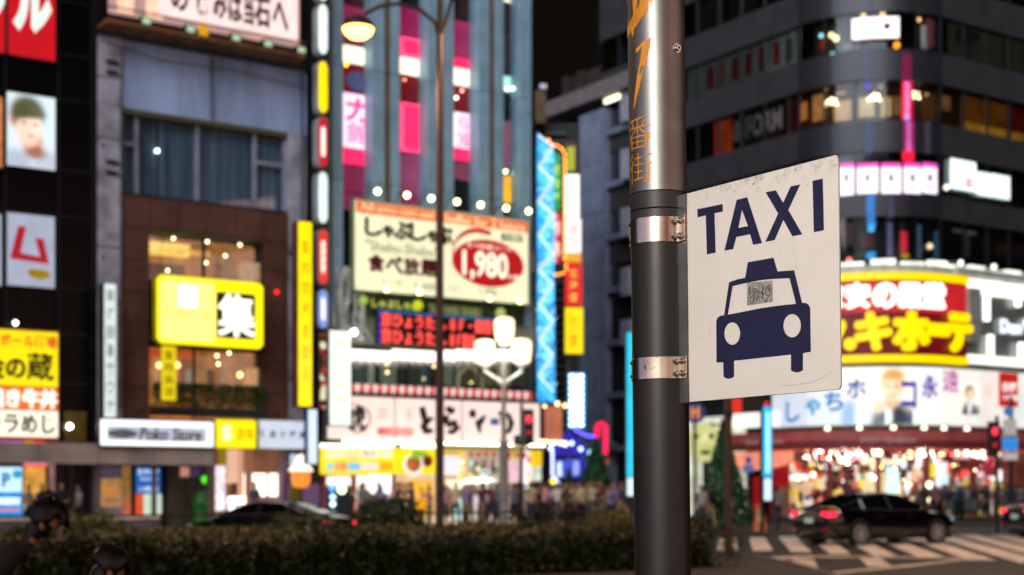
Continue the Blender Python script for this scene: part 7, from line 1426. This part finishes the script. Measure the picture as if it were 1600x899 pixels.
# ---- the plate
SP = Th('taxi_sign', 'white metal TAXI sign with dark blue cab symbol clamped to the pole', 'sign', W0, (0, 0, 0)); SP.o.matrix_world = PM4
ORI = PI4 @ Vector((0, 0, EYE))
def pl_(px, py, lift=0.):
    """a pixel onto the plate: (t along, z) in the leaning pole's own axes"""
    d = PI4.to_3x3() @ Vector(((px-CX)/FPX, 1, (HY-py)/FPX)); n3 = Vector((tn.x, tn.y, 0)); k = (lift-n3.dot(ORI))/n3.dot(d); p = ORI+d*k
    return p.x*ta.x+p.y*ta.y, p.z
def P3(t, z, o): return (ta.x*t+tn.x*o, ta.y*t+tn.y*o, z)
def plate(name, loops, o0, o1, m, parent=None):
    tr = tessellate_polygon([[Vector((a, b, 0)) for a, b in L] for L in loops]); Pp = [p for L in loops for p in L]; n = len(Pp); vs = [P3(a, b, o0) for a, b in Pp]+[P3(a, b, o1) for a, b in Pp]; fs = []
    for t in tr: fs += [tuple(t), tuple(n+i for i in reversed(t))]
    o = 0
    for L in loops:
        k = len(L)
        for i in range(k): j = (i+1) % k; fs.append((o+i, o+j, n+o+j, n+o+i))
        o += k
    ob = SP.part(name, MB().add(vs, fs), m, parent); bm = bmesh.new(); bm.from_mesh(ob.data); bmesh.ops.recalc_face_normals(bm, faces=bm.faces); bm.to_mesh(ob.data); bm.free(); return ob
tl, tr_, bl, br = pl_(1072.5, 301.6), pl_(1310, 242), pl_(1077.5, 628), pl_(1315, 609.5)
t0 = (tl[0]+bl[0])/2; t1 = (tr_[0]+br[0])/2; zt = (tl[1]+tr_[1])/2; zb = (bl[1]+br[1])/2; print('PLATE', tl, tr_, bl, br)
def rr(t0, t1, z0, z1, r, left=False):
    L = []
    for (cx_, cz_, a0) in ((t1-r, z1-r, 0), (t0+r, z1-r, 90), (t0+r, z0+r, 180), (t1-r, z0+r, 270)):
        if cx_ < (t0+t1)/2 and not left: L.append((t0, z1 if a0 == 90 else z0)); continue
        for i in range(7): a = rad(a0+15*i); L.append((cx_+r*math.cos(a), cz_+r*math.sin(a)))
    return L
# sign paint: chalky off-white with grime towards the upper rim, drips and scuffs of their own shape
def sign_white():
    m = bpy.data.materials.new('weathered_sign_white'); m.use_nodes = True; n = m.node_tree; b = n.nodes['Principled BSDF']; tc = n.nodes.new('ShaderNodeTexCoord'); L = n.links.new
    def nz(s, d, sc=(1, 1, 1), lo=.4, hi=.6, a=0., z=1.):
        mp = n.nodes.new('ShaderNodeMapping'); mp.inputs['Scale'].default_value = sc; t = n.nodes.new('ShaderNodeTexNoise'); t.inputs['Scale'].default_value = s; t.inputs['Detail'].default_value = d; t.inputs['Roughness'].default_value = .65
        r = n.nodes.new('ShaderNodeMapRange'); r.inputs[1].default_value = lo; r.inputs[2].default_value = hi; r.inputs[3].default_value = a; r.inputs[4].default_value = z; L(tc.outputs['Object'], mp.inputs[0]); L(mp.outputs[0], t.inputs[0]); L(t.outputs[0], r.inputs[0]); return r.outputs[0]
    def mix(f, c1, c2):
        x = n.nodes.new('ShaderNodeMix'); x.data_type = 'RGBA'; L(f, x.inputs[0])
        if isinstance(c1, tuple): x.inputs[6].default_value = (*c1, 1)
        else: L(c1, x.inputs[6])
        x.inputs[7].default_value = (*c2, 1); return x.outputs[2]
    def mul(a, b_):
        x = n.nodes.new('ShaderNodeMath'); x.operation = 'MULTIPLY'; L(a, x.inputs[0]); L(b_, x.inputs[1]); return x.outputs[0]
    base = mix(nz(7, 8, lo=.35, hi=.7, z=.55), (.78, .735, .67), (.68, .64, .58))
    sep = n.nodes.new('ShaderNodeSeparateXYZ'); L(tc.outputs['Object'], sep.inputs[0])
    up = n.nodes.new('ShaderNodeMapRange'); up.inputs[1].default_value = zt-.06; up.inputs[2].default_value = zt-.005; L(sep.outputs[2], up.inputs[0])
    c = mix(mul(nz(38, 10, lo=.5, hi=.68, z=.5), up.outputs[0]), base, (.2, .19, .17))
    c = mix(nz(16, 9, (1, 1, .22), lo=.62, hi=.72, z=.25), c, (.33, .31, .27)); c = mix(nz(90, 4, lo=.72, hi=.75, z=.6), c, (.18, .17, .15)); c = mix(nz(30, 3, (3, 3, .25), lo=.73, hi=.75, z=.35), c, (.3, .28, .26))
    L(c, b.inputs['Base Color']); b.inputs['Roughness'].default_value = .42; L(nz(20, 6, lo=.3, hi=.7, a=.32, z=.55), b.inputs['Roughness'])
    bp = n.nodes.new('ShaderNodeBump'); bp.inputs['Strength'].default_value = .06; bp.inputs['Distance'].default_value = .004; L(nz(10, 5, lo=.2, hi=.8), bp.inputs['Height']); L(bp.outputs[0], b.inputs['Normal']); return m
SWH = sign_white(); SBL = mat('sign_dark_blue', (.016, .018, .058), .4, 0, .12, 25, obj=True, spec=.4)
plate('flange_plate', [[(PR-.002, zb), (t0+.012, zb), (t0+.012, zt), (PR-.002, zt)]], -.0045, -.0005, STF)
back = plate('backing_plate', [rr(t0, t1, zb, zt, .012)], -.0028, -.0004, STF); face = plate('face', [rr(t0+.0012, t1-.0012, zb+.0012, zt-.0012, .0115)], -.0004, .0008, SWH)
plate('left_rim', [[(t0-.004, zb), (t0+.002, zb), (t0+.002, zt), (t0-.004, zt)]], -.0004, .0016, steel('copper_rim', (.42, .30, .24), .35))
Zo = lambda x, y: pl_(970+x/2.192, 230+y/2.192, .001)
def sheet(name, loops, m, o=.0013): return plate(name, loops, o-.0003, o, m)
q = lambda L: [Zo(*p) for p in L]
sheet('letter', [q([(262, 213), (349, 195), (350, 221), (321, 227), (325, 362), (295, 368), (291, 234), (263, 241)])], SBL)
sheet('letter', [q([(355, 355), (397, 181), (433, 172), (484, 329), (453, 335), (443, 299), (396, 308), (385, 350)]), q([(415, 215), (436, 271), (403, 277)])], SBL)
sheet('letter', [q([(496, 155), (531, 148), (556, 191), (582, 135), (615, 128), (574, 216), (622, 299), (588, 306), (557, 250), (527, 319), (495, 325), (539, 228)])], SBL)
sheet('letter', [q([(657, 116), (692, 108), (696, 285), (661, 292)])], SBL)
def arc(cx_, cy_, rx, ry, a0, a1, n=7): return [(cx_+rx*math.cos(rad(a0+(a1-a0)*i/(n-1))), cy_+ry*math.sin(rad(a0+(a1-a0)*i/(n-1)))) for i in range(n)]
sil = [(328, 738), (327, 606)]+arc(347, 600, 20, 23, 180, 270)+[(354, 576), (371, 463), (400, 453), (426, 448), (435, 395), (523, 379), (537, 426), (565, 424), (594, 422), (621, 534)]+arc(630, 558, 19, 24, 270, 360)+[(651, 701), (624, 706), (624, 764), (614, 770), (602, 772), (592, 770), (583, 765), (583, 711), (388, 732), (388, 786), (380, 792), (369, 794), (360, 792), (352, 786), (351, 737)]
hole = [(367, 574), (383, 477), (410, 470), (440, 464), (480, 456), (520, 452), (560, 450), (578, 449), (600, 537), (560, 541), (520, 546), (480, 552), (440, 560), (400, 568)]
sheet('cab_symbol', [q(sil), q(hole), q(arc(382, 639, 27, 38.5, 0, 345, 24)), q(arc(587, 612, 30, 40, 0, 345, 24))], SBL)
stk = sheet('paper_sticker', [q([(432, 465), (520, 457), (521, 530), (433, 543)])], mat('grey_sticker', (.36, .34, .31), .6, 0, .25, 60, obj=True), .0016)
Z8 = lambda x, y: pl_(1130+x/10.667, 400+y/10.667, .0017); PEN = mat('pen_ink', '#0c0a0a', .5)
def pen(pts, w_=.0011):
    P_ = [Z8(*p) for p in pts]; L = []; R_ = []
    for i in range(len(P_)):
        a = P_[max(i-1, 0)]; b = P_[min(i+1, len(P_)-1)]; dx, dz = b[0]-a[0], b[1]-a[1]; l = math.hypot(dx, dz) or 1; L.append(P3(P_[i][0]-dz/l*w_, P_[i][1]+dx/l*w_, .0019)); R_.append(P3(P_[i][0]+dz/l*w_, P_[i][1]-dx/l*w_, .0019))
    n = len(L); SP.part('pen_stroke', MB().add(L+R_, [(i, i+1, n+i+1, n+i) for i in range(n-1)]), PEN, stk)
pen([(440, 515), (425, 560), (430, 610), (455, 640), (468, 600), (460, 545), (440, 515)]); pen([(440, 515), (445, 580), (440, 665)]); pen([(420, 710), (460, 690), (500, 660), (512, 665), (515, 775)]); pen([(470, 690), (455, 740), (460, 790), (480, 800), (498, 760), (505, 700)])
pen([(495, 550), (500, 620), (515, 700)]); pen([(500, 550), (540, 548), (575, 570), (600, 600)]); pen([(527, 580), (530, 670), (550, 745)]); pen([(530, 585), (570, 600), (560, 640), (575, 690), (550, 740)]); pen([(590, 600), (600, 690)]); pen([(600, 610), (640, 590), (630, 650), (665, 630)]); pen([(648, 465), (655, 560), (662, 650), (650, 755)]); pen([(690, 510), (660, 570), (640, 620), (680, 650)]); pen([(640, 690), (670, 660), (680, 610)])
pen([(775, 490), (735, 520), (710, 560), (705, 620), (725, 660), (765, 665), (795, 630), (800, 560), (795, 525)]); pen([(750, 450), (745, 560), (780, 500), (770, 600)]); pen([(745, 560), (760, 575), (790, 470)]); pen([(660, 700), (690, 750), (720, 750), (745, 710), (750, 670)]); pen([(570, 690), (620, 695), (650, 700)], .0006)
# scuffs and a long fine scratch of their own shape
SCF = mat('scuff_dark', (.22, .21, .19), .6)
def scr(pts, w_, m=SCF):
    P_ = [Zo(*p) for p in pts]; L = []; R_ = []
    for i in range(len(P_)): a = P_[max(i-1, 0)]; b = P_[min(i+1, len(P_)-1)]; dx, dz = b[0]-a[0], b[1]-a[1]; l = math.hypot(dx, dz) or 1; k = w_*(1 if 0 < i < len(P_)-1 else .2); L.append(P3(P_[i][0]-dz/l*k, P_[i][1]+dx/l*k, .00095)); R_.append(P3(P_[i][0]+dz/l*k, P_[i][1]-dx/l*k, .00095))
    n = len(L); SP.part('scratch', MB().add(L+R_, [(i, i+1, n+i+1, n+i) for i in range(n-1)]), m)
scr([(540, 815), (575, 818), (610, 812), (650, 808), (690, 790), (725, 770)], .0005); scr([(276, 645), (281, 654)], .0022); scr([(705, 690), (712, 694)], .0015); scr([(722, 690), (727, 693)], .0015); scr([(700, 760), (728, 752)], .0008); scr([(322, 340), (325, 390)], .0008, mat('scuff_light', (.42, .4, .37), .6)); scr([(545, 345), (546, 375)], .0006)
for (x, y, r_) in ((455, 125, .008), (480, 110, .006), (598, 78, .006), (640, 130, .004), (390, 152, .004), (735, 62, .006), (715, 75, .003), (470, 140, .004)):
    c_ = Zo(x, y); L = [(c_[0]+r_*random.uniform(.4, 1.1)*math.cos(a*.5), c_[1]+.6*r_*random.uniform(.4, 1.1)*math.sin(a*.5)) for a in range(12)]; sheet('grime_spot', [L], mat('grime_grey', (.43, .41, .38), .7, 0, .25, 120, obj=True), .001)
# ================================================================== the other side of the avenue, behind the camera: lit zones shaped for what the steel and the car paint mirror
T = Th('opposite_buildings', 'lit office and shop block across the avenue behind the photographer', 'building', Fr(0, -24, -1, 0), (0, 6, 0))
T.bx('wall', -60, 60, .3, 10, .1, 40, mat('opposite_wall', '#2c2b2e', .8))
random.seed(5)
for i in range(24):
    x = -58+i*4.9
    T.bx('shop_light', x, x+4.2, -.1, .2, .4, 4.2, E(random.choice(['#fff0d8', '#ffd8b0', '#e8f0ff', '#fff8f0', '#ffe0c0']), random.uniform(1.2, 2.6), .3, .6))
# (x here runs towards the photographer's left)
for x0, x1, z0, z1, c_, s_ in ((34, 60, 5, 30, '#a8a2b2', .8), (21.5, 33, 5, 30, '#b4b8b4', .75), (12.5, 21, 5, 34, '#f0f6ea', .80), (8.2, 12, 5, 36, '#e8e8dc', .68), (4.4, 7.8, 5, 38, '#ffc8b8', .52), (-5, 4, 5, 36, '#e8a898', .45), (-10, -5.4, 5, 30, '#a87868', .3), (-30, -10.4, 5, 30, '#5a4038', .10), (-58, -31, 5, 30, '#d8b0a4', .8)):
    n = max(2, int((z1-z0)/4))
    for j in range(n): za = z0+(z1-z0)*j/n; zb_ = z0+(z1-z0)*(j+1)/n; T.bx('lit_storey', x0, x1, 0, .28, za+.25, zb_-.2, E(c_, 1.7*s_*(1.15 if j % 2 else .9), .2, .25))  # glow coloured and placed to give the sleeve its reflection stripes
for x, c_, z0, z1, w_ in ((-46, '#ff2070', 5, 22, 1.2), (-35, '#ffd020', 5, 16, 1.2), (-20, '#ff5a40', 7, 18, 1.), (21.2, '#20a0ff', 6, 26, 1.2), (34.3, '#ff2070', 5, 28, 1.2)): T.bx('vertical_sign', x, x+w_, -1, -.5, z0, z1, E(c_, 3, .15, .5))  # invented signs out of view, added for their reflections

for fr_, c_, s_, lab in ((Fr(-48, -24, 0, 1), '#a8a4b4', .9, 'lit office block on the left side behind the photographer'), (Fr(52, 12, 0, -1), '#e0b8a8', .95, 'lit office block on the right side behind the photographer')):
    T = Th('side_office_block', lab, 'building', fr_, (15, 5, 0)); T.bx('wall', 0, 36, .3, 8, .1, 30, mat('opposite_wall'))  # unseen block added for reflections at the sleeve's edges
    for i in range(6):
        for j in range(6): T.bx('lit_storey', i*6+.3, i*6+5.7, 0, .28, 1+j*4.4, 4.6+j*4.4, E(c_, 1.7*s_*(.6 if (i+j) % 3 == 0 else 1.15), .2, .3))
